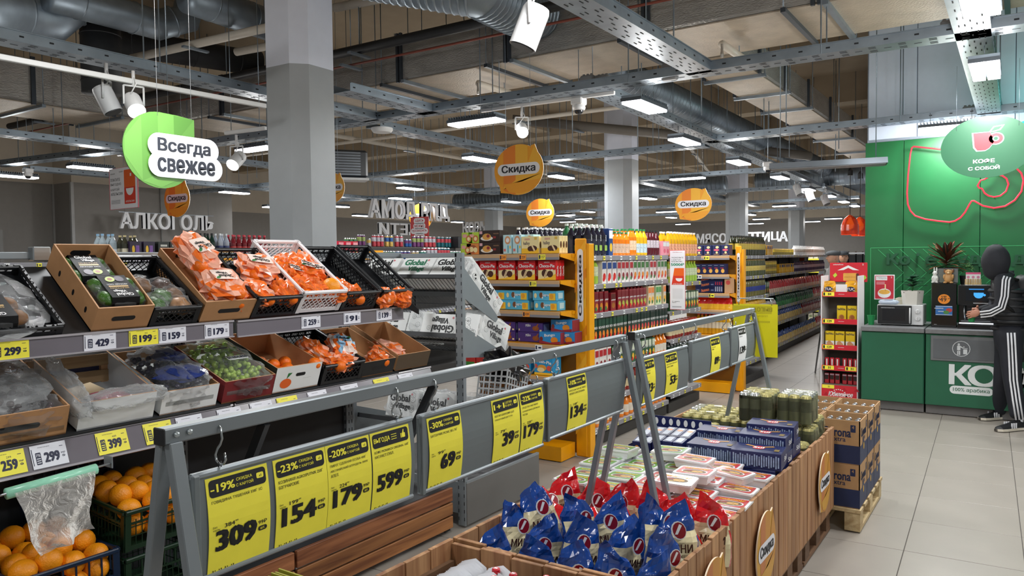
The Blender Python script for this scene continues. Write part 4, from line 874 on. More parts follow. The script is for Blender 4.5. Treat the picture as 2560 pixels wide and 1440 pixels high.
def gvbox(lab,M,W=.36,D=.10,Hh=.22,col=DON,seed=0,flip=0,filmy=False,base=GWH):
    m=MB().box((0,0,Hh/2),(W,D,Hh),base,bev=.003); rr=random.Random(seed)
    for F,w,h in((fr((-W/2,-D/2,0),(1,0,0),(0,0,1)),W,Hh),(fr((W/2,D/2,0),(-1,0,0),(0,0,1)),W,Hh),(fr((-W/2,-D/2,Hh),(1,0,0),(0,1,0)),W,D),(fr((W/2,-D/2,0),(0,1,0),(0,0,1)),D,Hh)):
        if w>.2:
            F2_=F@Matrix.Translation((w/2,h/2,0))@Matrix.Rotation(pi if flip else 0,4,'Z')@Matrix.Translation((-w/2,-h/2,0))
            hh=min(.11,h*.8); gvlogo(m,w*.42,h*.52,hh,col if col!=DON else BLACK,F2_,.0016)
        for k in range(7):
            x=rr.uniform(.08,.92)*w; y=rr.uniform(.1,.9)*h; r=rr.uniform(.016,.026); 
            if w>.2 and abs(x-w*.45)<w*.22: continue
            if r>min(x,w-x) or r>min(y,h-y): continue
            m.ell(x,y,r,r*.9,DON,F,.0008,12); m.ell(x,y,r-.0018,r*.9-.0018,base,F,.001,12); m.ell(x,y,r*.4,r*.36,DON,F,.0012,8); m.ell(x,y,r*.4-.0016,r*.36-.0016,base,F,.0014,8)
        if w>.2: m.ell(w*.8,h*.82,.008,.008,GVR,F,.0012,8)
    o=tag(m.build('carton',None,M),lab,'carton','donut cartons on the tilted shelves')
    if filmy: m=MB(); blob(m,(0,0,Hh*.52),(W*.53,D*.62,Hh*.56),FILM,seed=seed,n=18,k=10,amp=.12,f=4,sq=5); m.build('film_bag',o)
    return o
A=F1
for i,(x,col,l) in enumerate(((.19,DON,'dull white donut carton at the back left of the upper tilted shelf'),(.50,GVG,'white donut carton with green lettering on the upper tilted shelf'),(.79,DON,'white donut carton with black lettering beside the green-lettered one'))):
    gvbox(l,F1@T(x,.10,.004,0,0)@T(0,0,0,pi,0)@T(0,0,0,0,0),.28,.18,.17,col,i,base=GWH)
gvbox('film-wrapped donut carton on the right end of the upper shelf, beside the post',F1@T(.89,.24,.01,0,0),.16,.40,.13,DON,6,filmy=True)
gvbox('grey-shaded donut carton on the middle shelf, leftmost',F2@T(.2,.2,.004),.3,.2,.17,DON,7); gvbox('second donut carton on the middle shelf',F2@T(.46,.2,.004),.2,.2,.18,DON,8,filmy=True)
gvbox('white donut carton with upside-down lettering left of the post',F2@T(.72,.1,.004),.32,.16,.14,DON,9,1); gvbox('film-wrapped donut carton right of the post, middle shelf',F2@T(.88,.30,.01,0),.18,.32,.21,DON,10,0,True); gvbox('donut carton with upside-down lettering right behind the post',F2@T(.9,.16,.02,R(-70)),.2,.1,.15,DON,11,1)
for i,(x,y,l) in enumerate(((.3,.2,'donut carton on the lowest wire shelf, left'),(.62,.2,'donut carton on the lowest wire shelf, beside the post'),(.9,.25,'donut carton on the lowest shelf, right behind the post'))): gvbox(l,F3@T(x,y,.01),.28,.2,.2,DON,20+i,filmy=True)
t=thing('storage_basket','light grey plastic basket with square holes hanging right of the post','basket',T(-2.86,4.14,.86,R(100),R(0),R(16)))
GP=mat('#a9acae',.4,nv=.02)
for nm,F,L in(('front_wall',fr((-.17,-.1,-.13),(1,0,0),(0,0,1)),.34),('back_wall',fr((.17,.1,-.13),(-1,0,0),(0,0,1)),.34),('side_wall',fr((.17,-.1,-.13),(0,1,0),(0,0,1)),.2),('side_wall',fr((-.17,.1,-.13),(0,-1,0),(0,0,1)),.2)):
    m=MB(); n=int(L/.04)
    for i in range(n+1): m.box((i*L/n,.13,0),(.011,.26,.004),GP,F)
    for j in(0,1,2,3,4,5,6): m.box((L/2,.005+j*.0417,0),(L,.011,.0042),GP,F)
    m.build(nm,t)
m=MB(); blob(m,(0,0,.13),(.2,.13,.1),mat('#1b1c1f',.25,nv=.1,coat=.4),seed=3,n=24,k=12,amp=.3,f=5); m.build('black_liner',t)
m=MB().box((0,0,-.128),(.33,.19,.004),GP).build('basket_bottom',t)
# ================= A-frames with hanging price holders =================
RG=mat('#82898d',.38,metal=.35,nv=.03,name='rail_grey'); HG=mat('#6f7779',.45,nv=.02,name='holder_grey'); BOLT=mat('#b9c2c4',.3,metal=.7,nv=0)
RX=-1.375
def aframe(y0,y1,z,lab):
    t=thing('rail_stand',lab,'stand'); MB().box((RX,(y0+y1)/2,z),(.032,y1-y0,.032),RG,bev=.003).build('rail',t)
    for y in(y0,y1): MB().box((RX,y,z),(.034,.006,.034),BLACK,bev=.002).build('end_cap',t)
    for y,q in((y0+.02,1),(y1-.02,-1)):
        for sg in(-1,1):
            a=Vector((RX+sg*.014,y,z-.014)); b=Vector((RX+sg*.265,y,.145)); u=b-a; F=fr(a,u,(0,1,0)); MB().box((u.length/2,0,0),(u.length,.028,.022),RG,F,bev=.002).build('leg',t)
            for k in(.0,.028): MB().lathe([(.006,0),(.006,.004),(.003,.006)],BOLT,6,fr((RX+sg*.017,y+q*(k+.004),z+.002),(0,1,0),(0,0,sg))).build('bolt',t)
    return t
aframe(.825,2.875,1.366,'long grey A-frame rail in the foreground carrying the price holders'); aframe(2.955,4.70,1.368,'second grey A-frame rail behind the first, over the cans')
PX=-1.36
def holder(y0,y1,z0,z1,lab,tilt=0):
    M=T(PX,y0,z0,pi/2)@Matrix.Rotation(R(tilt),4,'X'); W=y1-y0; h=z1-z0; t=thing('price_holder',lab,'price holder',M,'hanging price holders')
    m=MB(); N=10
    for i in range(N):
        a,b=i/N,(i+1)/N; f=lambda v:-.010*math.sin(pi*v)-.001
        m.add([(0,f(a),h*a),(W,f(a),h*a),(W,f(b),h*b),(0,f(b),h*b)],[(0,1,2,3)],HG,None,True)
    m.add([(0,.002,0),(W,.002,0),(W,.002,h),(0,.002,h)],[(3,2,1,0)],HG); m.build('panel',t)
    MB().box((W/2,0,h-.004),(W,.016,.014),FG,bev=.004).build('top_rail',t); MB().box((W/2,0,.004),(W,.016,.012),FG,bev=.004).build('bottom_rail',t)
    MB().box((.008,-.004,h/2),(.014,.022,h),HG,bev=.002).build('end_strip',t)
    for x in(.07,W-.06):
        m=MB(); m.tube([(x-.003,0,h),(x-.003,0,h+.014)],.0014,BLACK,5); m.tube([(x+.003,0,h),(x+.003,0,h+.014)],.0014,BLACK,5); m.build('hook_clip',t)
        P=[]; zt=1.366-.014-z0
        dz=zt-(h+.012); c1=h+.02
        for k in range(7): a=R(200-180*k/6*1.1); P.append((x+.0,.011*math.cos(a)-.004,c1+.009*math.sin(a-pi)+.0))
        P=[(x,-.016,h+.034),(x,-.020,h+.020),(x,-.013,h+.010),(x,0,h+.008),(x,.011,h+.014),(x,.014,h+.026),(x,.006,h+.04),(x,-.004,h+.05),(x,-.010,h+.062),(x,-.006,zt+.01),(x,.003,zt+.018),(x,.013,zt+.008),(x,.016,zt-.004)]
        MB().tube(P,.0026,mat('#aeb4b6',.25,metal=.85,nv=0),6).build('hook',t)
    return t
HD=[(.875,1.533,1.062,1.279,'first price holder from the left, nearly filled with yellow tags'),(1.558,2.204,1.06,1.277,'second price holder, three yellow tags'),(2.217,2.835,1.07,1.286,'third price holder with one yellow tag'),(2.975,3.557,1.06,1.268,'first holder on the far rail, cut by the legs'),(3.59,4.19,1.08,1.283,'middle holder on the far rail with a tag reading 89'),(4.2,4.69,1.085,1.30,'last holder on the far rail with a white tag')]
for q in HD: holder(*q)
def bigtag(px0,px1,head,sub,name,old,price,bg=YEL,lab=None,icon='card',cutl=0):
    y0=at(px0,1000,x=PX).y; y1=at(px1,1000,x=PX).y; hd=[q for q in HD if q[0]-.03<=(y0+y1)/2<=q[1]+.03][0]
    W=y1-y0; h=hd[3]-hd[2]-.022; M=T(PX+.0022,y0,hd[2]+.008,pi/2)
    ink=mat('#141518',.5,nv=0,name='ink'); m=MB(); N=10
    cu=lambda v:-.010*math.sin(pi*v)-.0022
    for i in range(N):
        a,b=i/N,(i+1)/N; m.add([(0,cu(a),h*a),(W,cu(a),h*a),(W,cu(b),h*b),(0,cu(b),h*b)],[(0,1,2,3)],bg,None,True)
        m.add([(0,cu(a)+.0006,h*a),(W,cu(a)+.0006,h*a),(W,cu(b)+.0006,h*b),(0,cu(b)+.0006,h*b)],[(3,2,1,0)],bg,None,True)
    s0=len(m.v); F=fr((0,0,0),(1,0,0),(0,0,1)); w=W
    m.rrect(w*.5,h*.885,w*.92,h*.18,.008,ink,F,z=.0005)
    if icon=='thumb':
        m.text(head,(w*.27,h*.885,.001),h*.07,bg,F,w=w*.4,bold=2)
        for i in range(3): m.rect(w*.58,h*(.92-.03*i),w*.14,h*.008,bg,F,z=.001)
        m.rrect(w*.83,h*.875,w*.09,h*.06,.002,bg,F,z=.001); m.poly([(w*.80,h*.90,.001),(w*.84,h*.90,.001),(w*.85,h*.95,.001),(w*.83,h*.95,.001)],bg,F); m.rect(w*.765,h*.875,w*.02,h*.06,bg,F,z=.001)
    else:
        m.text(head,(w*.25,h*.885,.001),h*.082,bg,F,w=w*.37,bold=2)
        a,b=sub.split('|'); m.text(a,(w*.60,h*.915,.001),h*.038,bg,F,w=w*.26); m.text(b,(w*.60,h*.862,.001),h*.038,bg,F,w=w*.28)
        m.rrect(w*.86,h*.895,w*.12,h*.06,.003,bg,F,z=.001); m.text('x5',(w*.865,h*.893,.0013),h*.025,ink,F)
    for i,l in enumerate(name.split('|')): m.text(l,(w*.06,h*(.745-.058*i),.001),h*.036,ink,F,w=min(.9,.034*len(l))*w,bold=1,al=-1)
    if old:
        m.text('Без',(w*.06,h*.49,.001),h*.022,ink,F,al=-1,bold=0); m.text('карты',(w*.06,h*.455,.001),h*.022,ink,F,al=-1,bold=0); m.text(old,(w*.24,h*.48,.001),h*.042,ink,F,w=w*.16,al=-1); m.text('99',(w*.41,h*.495,.001),h*.018,ink,F,w=w*.045,al=-1)
    nw={1:.22,2:.40,3:.62}[len(price)]; m.text(price,(w*.74-nw*w/2-.0*w,h*.335,.001),h*.205,ink,F,w=w*nw,bold=3)
    m.text('99₽',(w*.86,h*.385,.001),h*.042,ink,F,w=w*.14,bold=1); m.pill(w*.86,h*.315,w*.15,h*.052,ink,F,z=.001); m.text('шт.',(w*.86,h*.315,.0013),h*.024,bg,F,w=w*.08,bold=1)
    for i in range(12):
        if i%3: m.rect(w*(.05+i*.032),h*.02,w*.014,h*(.012+.006*(i%2)),ink,F,z=.001)
    for i in range(s0,len(m.v)):
        x,y,z=m.v[i]; m.v[i]=(x,y+cu(max(0,min(1,z/h))),z)
    return tag(m.build('price_tag',None,M),lab or 'yellow tag reading %s in the hanging holders'%price,'price tag','tags in the hanging holders')
bigtag(503,659,'-19%','СКИДКА|С КАРТОЙ','ГОВЯДИНА ТУШЕНАЯ 338Г 1С','384','309',lab='large yellow tag reading 309, nearest of all'); bigtag(674,805,'-23%','СКИДКА|С КАРТОЙ','КОЗИНАКИ AGROSPUTNIK 250Г|БОГУЧАРСКИЕ','199','154',lab='yellow tag reading 154, second in the nearest holder'); bigtag(806,916,'-20%','СКИДКА|С КАРТОЙ','ПИРОГ СДОБНАЯ ОСОБА 400Г|АВСТРИЙСКИЙ ШТРУДЕЛЬ ЛИМ/|АПЕЛ.','224','179',lab='yellow tag reading 179 in the first holder')
bigtag(919,1016,'ВЫГОДА','','КОФЕ MONARCH ORIGINAL 160Г|НАТ.РАСТ.СУБЛ.',None,'599',icon='thumb',lab='yellow tag reading 599 with a thumbs-up, last in the nearest holder'); bigtag(1062,1146,'-30%','СКИДКА|С КАРТОЙ','БАТОНЧИК PICNIC BIG 76Г','99','69',lab='yellow tag reading 69 at the left of the second holder'); bigtag(1224,1291,'1+1','2 ШТУКИ|ПО ЦЕНЕ 1','НЕКТАР БАРИНОФФ 0.25Л|ГРАНАТОВЫЙ ДЕТ.СТ/Б','79','39',lab='yellow one-plus-one tag reading 39 in the second holder')
bigtag(1294,1351,'-22%','СКИДКА|С КАРТОЙ','СРЕДСТВО FAIRY 900МЛ|СОЧНЫЙ ЛИМОН ДЛЯ МЫТЬЯ|ПОСУДЫ','229','179',lab='yellow tag reading 179 in the second holder'); bigtag(1413,1461,'-10%','СКИДКА|С КАРТОЙ','КРУАССАНЫ 7DAYS 50Г МИНИ С|КРЕМОМ СО ВКУСОМ ВАНИЛЬ','149','134',lab='lone yellow tag reading 134 in the third holder')
bigtag(1603,1632,'1+1','2 ШТУКИ|ПО ЦЕНЕ 1','ЧАЙ ЧЕРНЫЙ 25 П|ПАКЕТИРОВАННЫЙ','79','23',lab='yellow tag half behind the A-frame legs'); bigtag(1659,1689,'2+1','3 ШТУКИ|ПО ЦЕНЕ 2','ВОДА СЛАДКАЯ ГАЗИРОВАННАЯ|НАПИТОК ТОНИЗИР','79','53',lab='yellow two-plus-one tag reading 53 on the far rail'); bigtag(1773,1796,'ВЫГОДА','','ЙОГУРТ ФРУКТ|ВАНИЛЬ',None,'89',icon='thumb',lab='yellow tag reading 89 in the middle of the far rail'); bigtag(1842,1861,'ВЫГОДА','','ПЕЧЕНЬЕ 200Г',None,'139',WHITE,'white tag reading 139 in the last holder','thumb')
a=at(1888,826,y=4.79); t=thing('poster','yellow paper poster seen from behind at the end of the far rail','poster',Matrix.Translation(a)@Matrix.Rotation(R(4),4,'Z'))
m=MB().box((0,0,0),(.27,.002,.33),mat('#eee619',.45,nv=.02)); F=fr((0,-.0012,0),(1,0,0),(0,0,1)); FM_=F@Matrix.Scale(-1,4,(1,0,0)); D2=mat('#cfc51a',.5,nv=0)
m.rect(-.02,.13,.24,.05,D2,F,z=.0003); m.text('ВЫГОДА',(-.03,.13,.0006),.03,mat('#a99f12',.5,nv=0),FM_,bold=2); m.text('ПЕЧЕНЬЕ СДОБНОЕ',(-.0,.09,.0006),.014,D2,FM_); m.rect(.04,.055,.1,.012,D2,F,z=.0003); m.rect(-.02,-.03,.03,.1,D2,F,z=.0003); m.build('paper',t)
MB().tube([(-.1,0,.16),(-.1,-.02,.18),(-.09,0,.2)],.003,BOLT,6).build('hook',t); MB().tube([(.1,0,.16),(.1,-.02,.18),(.09,0,.2)],.003,BOLT,6).build('hook',t)
MB().tube([(-.11,0,.2),(.11,0,.2)],.004,BOLT,6).build('hanger_wire',t)
# ================= slatted wooden bins =================
WS=wood('#8a5c3c','#c09468','bin_slat_wood',2); WD=wood('#5c4230','#7d5d42','bin_pallet_wood',1)
def bin_(y0,y1,lab,zt=.645,x0=-1.80,x1=-.95,zb=.145,deck=.3):
    t=thing('wooden_bin',lab,'wooden bin',None,'slatted wooden bins'); r=random.Random(int(y0*100))
    def row(p,q,n,zt_,thick=.018):
        p=Vector(p);q=Vector(q); u=(q-p)/n
        for i in range(n):
            c=p+u*(i+.5); L=u.length-.006; rot=0 if abs(u.x)>abs(u.y) else pi/2
            zz=zt_+r.uniform(-.006,.004); MB().box((0,0,(zz-zb)/2),(L,thick,zz-zb),WS,bev=.002).build('slat',t,T(c.x,c.y,zb,rot))
    n=int((y1-y0)/.078); row((x1-.01,y0,0),(x1-.01,y1,0),n,zt); row((x0+.01,y0,0),(x0+.01,y1,0),max(4,int((y1-y0)/.13)),zt); row((x0+.02,y0+.01,0),(x1-.02,y0+.01,0),6,zt-.01); row((x0+.02,y1-.01,0),(x1-.02,y1-.01,0),6,zt-.01)
    MB().box(((x0+x1)/2,(y0+y1)/2,deck),(x1-x0-.03,y1-y0-.03,.015),WD).build('bin_floor',t)
    for x in(x0+.07,(x0+x1)/2,x1-.07):
        MB().box((x,(y0+y1)/2,.012),(.1,y1-y0-.02,.022),WD).build('pallet_runner',t)
        for y in(y0+.08,(y0+y1)/2,y1-.08): MB().box((x,y,.075),(.1,.1,.105),WD).build('pallet_block',t)
    MB().box(((x0+x1)/2,(y0+y1)/2,.135),(x1-x0-.02,y1-y0-.02,.018),WD).build('pallet_deck',t)
    for x in(x0+.03,x1-.03): MB().box((x,(y0+y1)/2,.55),(.02,y1-y0-.05,.04),WD).build('inner_rail',t)
    return t
bin_(1.42,2.238,'nearest slatted wooden bin, with white sachets and green bottles'); bin_(2.25,2.985,'slatted wooden bin full of red and blue snack bags'); bin_(2.995,3.675,'slatted wooden bin of instant noodle trays'); bin_(3.685,4.265,'slatted wooden bin of navy cookie boxes'); bin_(4.275,4.975,'farthest slatted wooden bin, heaped with shrink-wrapped cans')
ORL=mat('#c98a2c',.4,nv=.02); ORD=mat('#c27233',.4,nv=.02); ORM=mat('#d09a34',.4,nv=.02)
def disc(m,r,F,ry=None,bright=None):
    A,B,C=bright or (mat('#f0a22b',.4,nv=0),mat('#e9842a',.4,nv=0),mat('#f3b63a',.4,nv=0)); ry=ry or r
    def P(angs,extra=()): return [(r*math.cos(R(a)),ry*math.sin(R(a))) for a in angs]
    # folded-paper circle: leaf-like tips at upper right and lower left
    out=[(r*math.cos(R(a)),ry*math.sin(R(a))) for a in range(-112,44,6)]+[(r*.66,ry*.95)]+[(r*math.cos(R(a)),ry*math.sin(R(a))) for a in range(62,224,6)]+[(-r*.74,-ry*.88)]
    m.prism([(x,y) for x,y in out],.006,A,F@Matrix.Translation((0,0,-.006)),mat('#f5e3c8',.5,nv=0))
    def band(xa,xb,mt,z):
        pts=[]; n=6
        for k in range(n+1): x=xa+(xb-xa)*k/n; pts.append((x*r,ry*.985*math.sqrt(max(0,1-x*x)),z))
        for k in range(n+1): x=xb+(xa-xb)*k/n; pts.append((x*r,-ry*.985*math.sqrt(max(0,1-x*x)),z))
        m.poly(pts,mt,F)
    band(-.62,-.12,B,.0006); band(-.12,.38,C,.0007)
    m.poly([(-.62*r,-.75*ry,.0011),(.9*r,.3*ry,.0011),(.95*r,-.2*ry,.0011),(.85*r,-.48*ry,.0011),(-.6*r,-.62*ry,.0011)],C,F)
    m.poly([(-.62*r,-.55*ry,.0013),(.86*r,-.42*ry,.0013),(.55*r,-.8*ry,.0013),(.1*r,-.96*ry,.0013),(-.4*r,-.88*ry,.0013)],A,F)
    m.poly([(.35*r,.15*ry,.0012),(.65*r,.90*ry,.0012),(.97*r,.2*ry,.0012)],C,F)
    m.pill(-.0*r,.02*ry,1.72*r,.46*ry,mat('#e9e9ef',.4,nv=0),F,.0018); m.text('Скидка',(0,.02*ry,.0024),.34*ry,mat('#26262b',.5,nv=0),F,w=1.36*r,bold=2)
for y,z,l in((4.6,.395,'orange discount disc on the side of the cans bin'),(3.39,.40,'orange discount disc on the side of the noodle and cookie bins'),(2.70,.42,'orange discount disc on the side of the snack bag bin, cut by the lower edge')):
    m=MB(); disc(m,.15,fr((-.928,y,z),(0,1,0),(0,0,1)),.168,(ORM,ORD,ORL)); tag(m.build('discount_sign'),l,'sign','orange discount discs on the bins')
# snack bags
SR=mat('#c8141e',.16,nv=.08,ns=20,coat=.6,bump=.5,bs=28,name='red_foil'); SB=mat('#123f8c',.16,nv=.1,ns=20,coat=.6,bump=.5,bs=28,name='blue_foil'); SC=mat('#e3d6ac',.22,nv=.06,ns=20,coat=.4,bump=.4,bs=25,name='cream_foil'); MAR=mat('#8e1424',.3,nv=0); BRN=mat('#4a2616',.5,nv=0)
def snack(top,seed,lab,M,grp,cat='snack bag'):
    def lg(m,rows):
        F=fr((0,-.054,.0),(1,0,.0),(0,-.05,1)); 
        m.ell(0,.175,.027,.034,WHITE,F,.006,14,.3); m.ell(.002,.175,.023,.030,MAR,F,.0066,14,.3); m.poly([(-.014,.161,.0072),(-.004,.161,.0072),(.012,.193,.0072),(.002,.198,.0072)],WHITE,F)
        m.text('МИНИ',(.0,.110,.006),.030,BRN,F,w=.095,bold=2); m.text('круассаны',(.012,.08,.006),.014,BRN,F,w=.07); m.ell(-.02,.026,.02,.012,mat('#b9722c',.4),F,.0045); m.ell(.03,.022,.016,.01,mat('#c98a3a',.4),F,.0045)
    m=pouch(.165,.09,.25,[(.67,SC),(1.0,top)],seed,lg,amp=.11,k=14,n=20,peak=2.1,fo=True)
    return tag(m.build('snack_bag',None,M),lab,cat,grp)
rs=random.Random(3); names='first second third fourth fifth sixth seventh eighth'.split()
k=0
for r_,(yy_,cols) in enumerate(((2.36,[-1.66,-1.50,-1.34,-1.18,-1.04]),(2.50,[-1.70,-1.54,-1.38,-1.22,-1.06]),(2.63,[-1.62,-1.46,-1.3,-1.14,-1.03]))):
    for i,x in enumerate(cols): k+=1; snack(SB,k,'blue and cream snack bag, %s from the left in the %s row of blue bags'%(names[i],['front','middle','back'][r_]),T(x+rs.uniform(-.01,.01),yy_+rs.uniform(-.02,.02),.40+.08*r_*.6+rs.uniform(0,.03)+(x>-1.25)*.02,rs.uniform(.5,1.15),rs.uniform(-.2,.1),rs.uniform(-.12,.12)),'blue snack bags')
k=0
for r_,(yy_,cols) in enumerate(((2.64,[-1.70,-1.55,-1.42]),(2.78,[-1.66,-1.50,-1.35,-1.2,-1.06]),(2.9,[-1.68,-1.54,-1.40,-1.26,-1.12,-1.02]))):
    for i,x in enumerate(cols): k+=1; lie=(x<-1.4 and r_<2); snack(SR,20+k,'red and cream snack bag, %s from the left in the %s row of red bags'%(names[i],['front','middle','back'][r_]),T(x,yy_,.43+.02*r_+rs.uniform(0,.03),rs.uniform(.2,1.0),-.75 if lie else rs.uniform(-.2,.15),rs.uniform(-.15,.15)),'red snack bags')
snack(SR,77,'red snack bag lying tilted at the left corner of the bin, cream side out',T(-1.70,2.62,.46,.9,-.3,.5),'red snack bags')
# nearest bin: sachets, bottles, paper
WF=mat('#fbfcff',.5,nv=.04); 
t=thing('sachet_row','dense row of white foil sachets in the nearest bin','sachets',T(-1.6,1.98,.33)); m=MB()
for i in range(26):
    for j in range(2):
        m.add([(0,0,0),(.1,0,0),(.1,.004,.26),(.055,.006,.285),(0,.004,.265),(0,.01,.0),(.1,.01,0)],[(0,1,2,3,4),(0,4,3,2,1)],WF,T(-.08+j*.12+.004*math.sin(i),-.04+i*.011,.01,.05*math.sin(i*2),.18))
tag(m.build('sachets',t),kind='stuff')
GLS=mat('#0d5a2a',.06,nv=.1,trans=.35,name='green_glass'); RCAP=mat('#c3152a',.35,nv=0)
for i,q in enumerate([(1240,1420),(1283,1433),(1235,1441),(1326,1446),(1400,1417),(1450,1428),(1380,1441)]):
    p=at(*q,z=.628); p.y=min(p.y,2.16); m=MB().lathe([(.028,0,GLS),(.03,.02),(.03,.13),(.013,.20),(.0125,.245,RCAP),(.0145,.246),(.0145,.258),(.011,.262)],GLS,14); m.rect(0,0,.012,.008,WHITE,T(0,0,.2622),z=.0003)
    tag(m.build('glass_bottle',None,T(p.x,p.y,.366)),'green glass bottle with a red cap in the nearest bin, %s from the left'%names[i],'bottle','red-capped green bottles')
p=at(1092,1432,z=.5); tag(MB().box((0,0,0),(.16,.12,.004),YEL,T(0,0,0,.5,.1)).build('paper_tag',None,T(p.x,p.y,.5)),'yellow paper lying at the bottom left of the nearest bin','paper')
MB(); tag(MB().box((0,0,.24),(.3,.3,.3),WD).build('inner_box',None,T(p.x+.05,p.y-.1,.1)),'low brown box inside the nearest bin under the yellow paper','box')
t=thing('sachet_box','olive and black ridged packets between the plinth and the nearest bin','packets',T(-2.1,1.68,.3)); m=MB(); OL=mat('#a8a53c',.35,nv=.1)
for i in range(16): m.box((0,-.12+.016*i,.14),(.22,.006,.28+.01*(i%2)),OL,T(0,0,0,0,.12)); m.box((0,-.113+.016*i,.135),(.215,.007,.27),BLACK,T(0,0,0,0,.12))
tag(m.build('packets',t),kind='stuff'); MB().box((0,0,-.14),(.26,.3,.3),CARD).build('outer_box',t)
# noodle trays
NGR=mat('#63a83a',.3,nv=.03,coat=.5); NRD=mat('#c2262e',.3,nv=.03,coat=.5); TRW=mat('#eef0f2',.25,nv=.01,coat=.5); YTX=mat('#f3c53a',.4,nv=0); FOOD=mat('#6b5436',.5,nv=.5,ns=90); FD2=mat('#c79a52',.5,nv=.4,ns=90)
def ntray(c,up):
    m=MB(); W,D,h=.168,.128,.042
    for s0,z0,s1,z1 in((.86,0,.97,h-.008),(1,h-.008,1,h)):
        P=[(-W/2,-D/2),(W/2,-D/2),(W/2,D/2),(-W/2,D/2)]; m.add([(x*s0,y*s0,z0) for x,y in P]+[(x*s1,y*s1,z1) for x,y in P],[(i,(i+1)%4,(i+1)%4+4,i+4) for i in range(4)],TRW)
    m.add([(x*.86,y*.86,0) for x,y in P],[(3,2,1,0)],TRW); m.rrect(0,0,W,D,.014,TRW,None,z=h); F=T(0,0,0,pi)
    m.rrect(0,0,W*.86,D*.84,.012,c,F,z=h+.0008); m.ell(-W*.02,D*.1,W*.36,D*.26,mat('#dcdfe0',.4),F,h+.0012); m.ell(-W*.02,D*.1,W*.32,D*.22,FOOD,F,h+.0015); m.ell(-W*.1,D*.12,W*.16,D*.12,FD2,F,h+.0018); m.ell(W*.14,D*.05,W*.1,D*.08,mat('#8a2f24',.5),F,h+.0018)
    m.text('Доширак',(0,-D*.24,h+.0018),D*.17,YTX,F,w=W*.66,bold=2,shear=.2); m.text('говядины',(W*.15,D*.27,h+.0022),D*.08,YTX,F,w=W*.34,bold=1)
    return m.mesh('noodle_tray')
NG=ntray(NGR,1); NR=ntray(NRD,1); lm=MB(); blob(lm,(0,0,.021),(.087,.067,.025),FILM,seed=2,n=16,k=6,amp=.06,sq=6); LW=lm.mesh('film_wrap')
cnt=0; rs=random.Random(11)
def nt_(me,x,y,z,rz,lab,grp):
    o=tag(ob('noodle_tray',me,None,T(x,y,z,rz,rs.uniform(-.04,.04),rs.uniform(-.04,.04))),lab,'noodle tray',grp); return o
rows=[(3.07,.625,'front'),(3.205,.632,'second'),(3.34,.638,'third'),(3.475,.64,'fourth'),(3.60,.642,'back')]
xs=[-1.72,-1.545,-1.37,-1.195,-1.04]
for r_,(y,z,nm) in enumerate(rows):
    for i,x in enumerate(xs):
        if i==4 and r_==3: continue
        green= i<2 or (i==2 and r_>=3)
        nt_(NG if green else NR,x+rs.uniform(-.008,.008),y+rs.uniform(-.006,.006),z+rs.uniform(-.012,.012)-(.02 if i>3 else 0),rs.uniform(-.06,.06),'%s instant noodle tray, %s row, %s from the left'%('green' if green else 'red',nm,names[i]),'instant noodle trays')
for x,y,z,g,l in((-1.70,3.50,.69,1,'green noodle tray stacked on top at the far left'),(-1.25,3.14,.685,0,'red noodle tray stacked on top near the A-frame foot'),(-1.22,3.29,.69,0,'red noodle tray stacked on top in the middle'),(-1.10,3.45,.665,0,'red noodle tray tipped on its edge towards the back'),(-1.45,3.58,.695,1,'green noodle tray stacked on top at the back'),(-1.3,3.5,.69,0,'red noodle tray stacked on top at the back')): nt_(NG if g else NR,x,y,z,rs.uniform(-.2,.1),l,'instant noodle trays')
for r_ in range(3):
    for i,x in enumerate(xs): nt_(NR,x,3.07+.2*r_,.575,0,'noodle tray in the hidden lower layer','hidden noodle trays')
MB(); tag(MB().box((-1.37,3.33,.44),(.78,.62,.26),CARD).build('inner_carton'),'cardboard base under the noodle trays','carton')
# navy cookie boxes
NB=mat('#1a2457',.4,nv=.05,name='navy_carton'); NBL=mat('#8fa0c0',.5,nv=.3,ns=60)
def cookie(W,D,h,kind):
    if kind=='flat':
        m=carton(W,D,h,NB,[('T','e',.5,.55,.13,.2,RED),('T','t','Stil',.5,.55,.2,WHITE,.2,2),('T','g',[(.2,.75),(.42,.6),(.44,.66),(.24,.82)],mat('#dba04a',.5)),('T','g',[(.8,.75),(.58,.6),(.56,.66),(.76,.82)],mat('#dba04a',.5)),('T','r',.88,.35,.1,.25,mat('#7d6a3a',.5))]+[('F','r',.06+.047*i,.5,.028,.72-.1*(i%3),NBL) for i in range(20)]+[('R','t','Stil',.5,.6,.3,WHITE,.4,1)])
    else:
        m=carton(W,D,h,NB,[('T','r',.5,.5,.6,.9,mat('#c9d0dc',.5)),('T','e',.5,.8,.3,.06,mat('#e08a3a',.4)),('T','t','МУЛЬТ',.5,.4,.3,NB,.5,2,90),('F','e',.5,.72,.3,.16,mat('#e8a04a',.4)),('F','e',.5,.3,.28,.1,RED),('R','e',.35,.55,.06,.16,RED),('R','r',.65,.5,.3,.5,NBL)])
    return m
CKF=cookie(.24,.165,.085,'flat').mesh('cookie_box'); CKU=cookie(.055,.24,.17,'up').mesh('cookie_box')
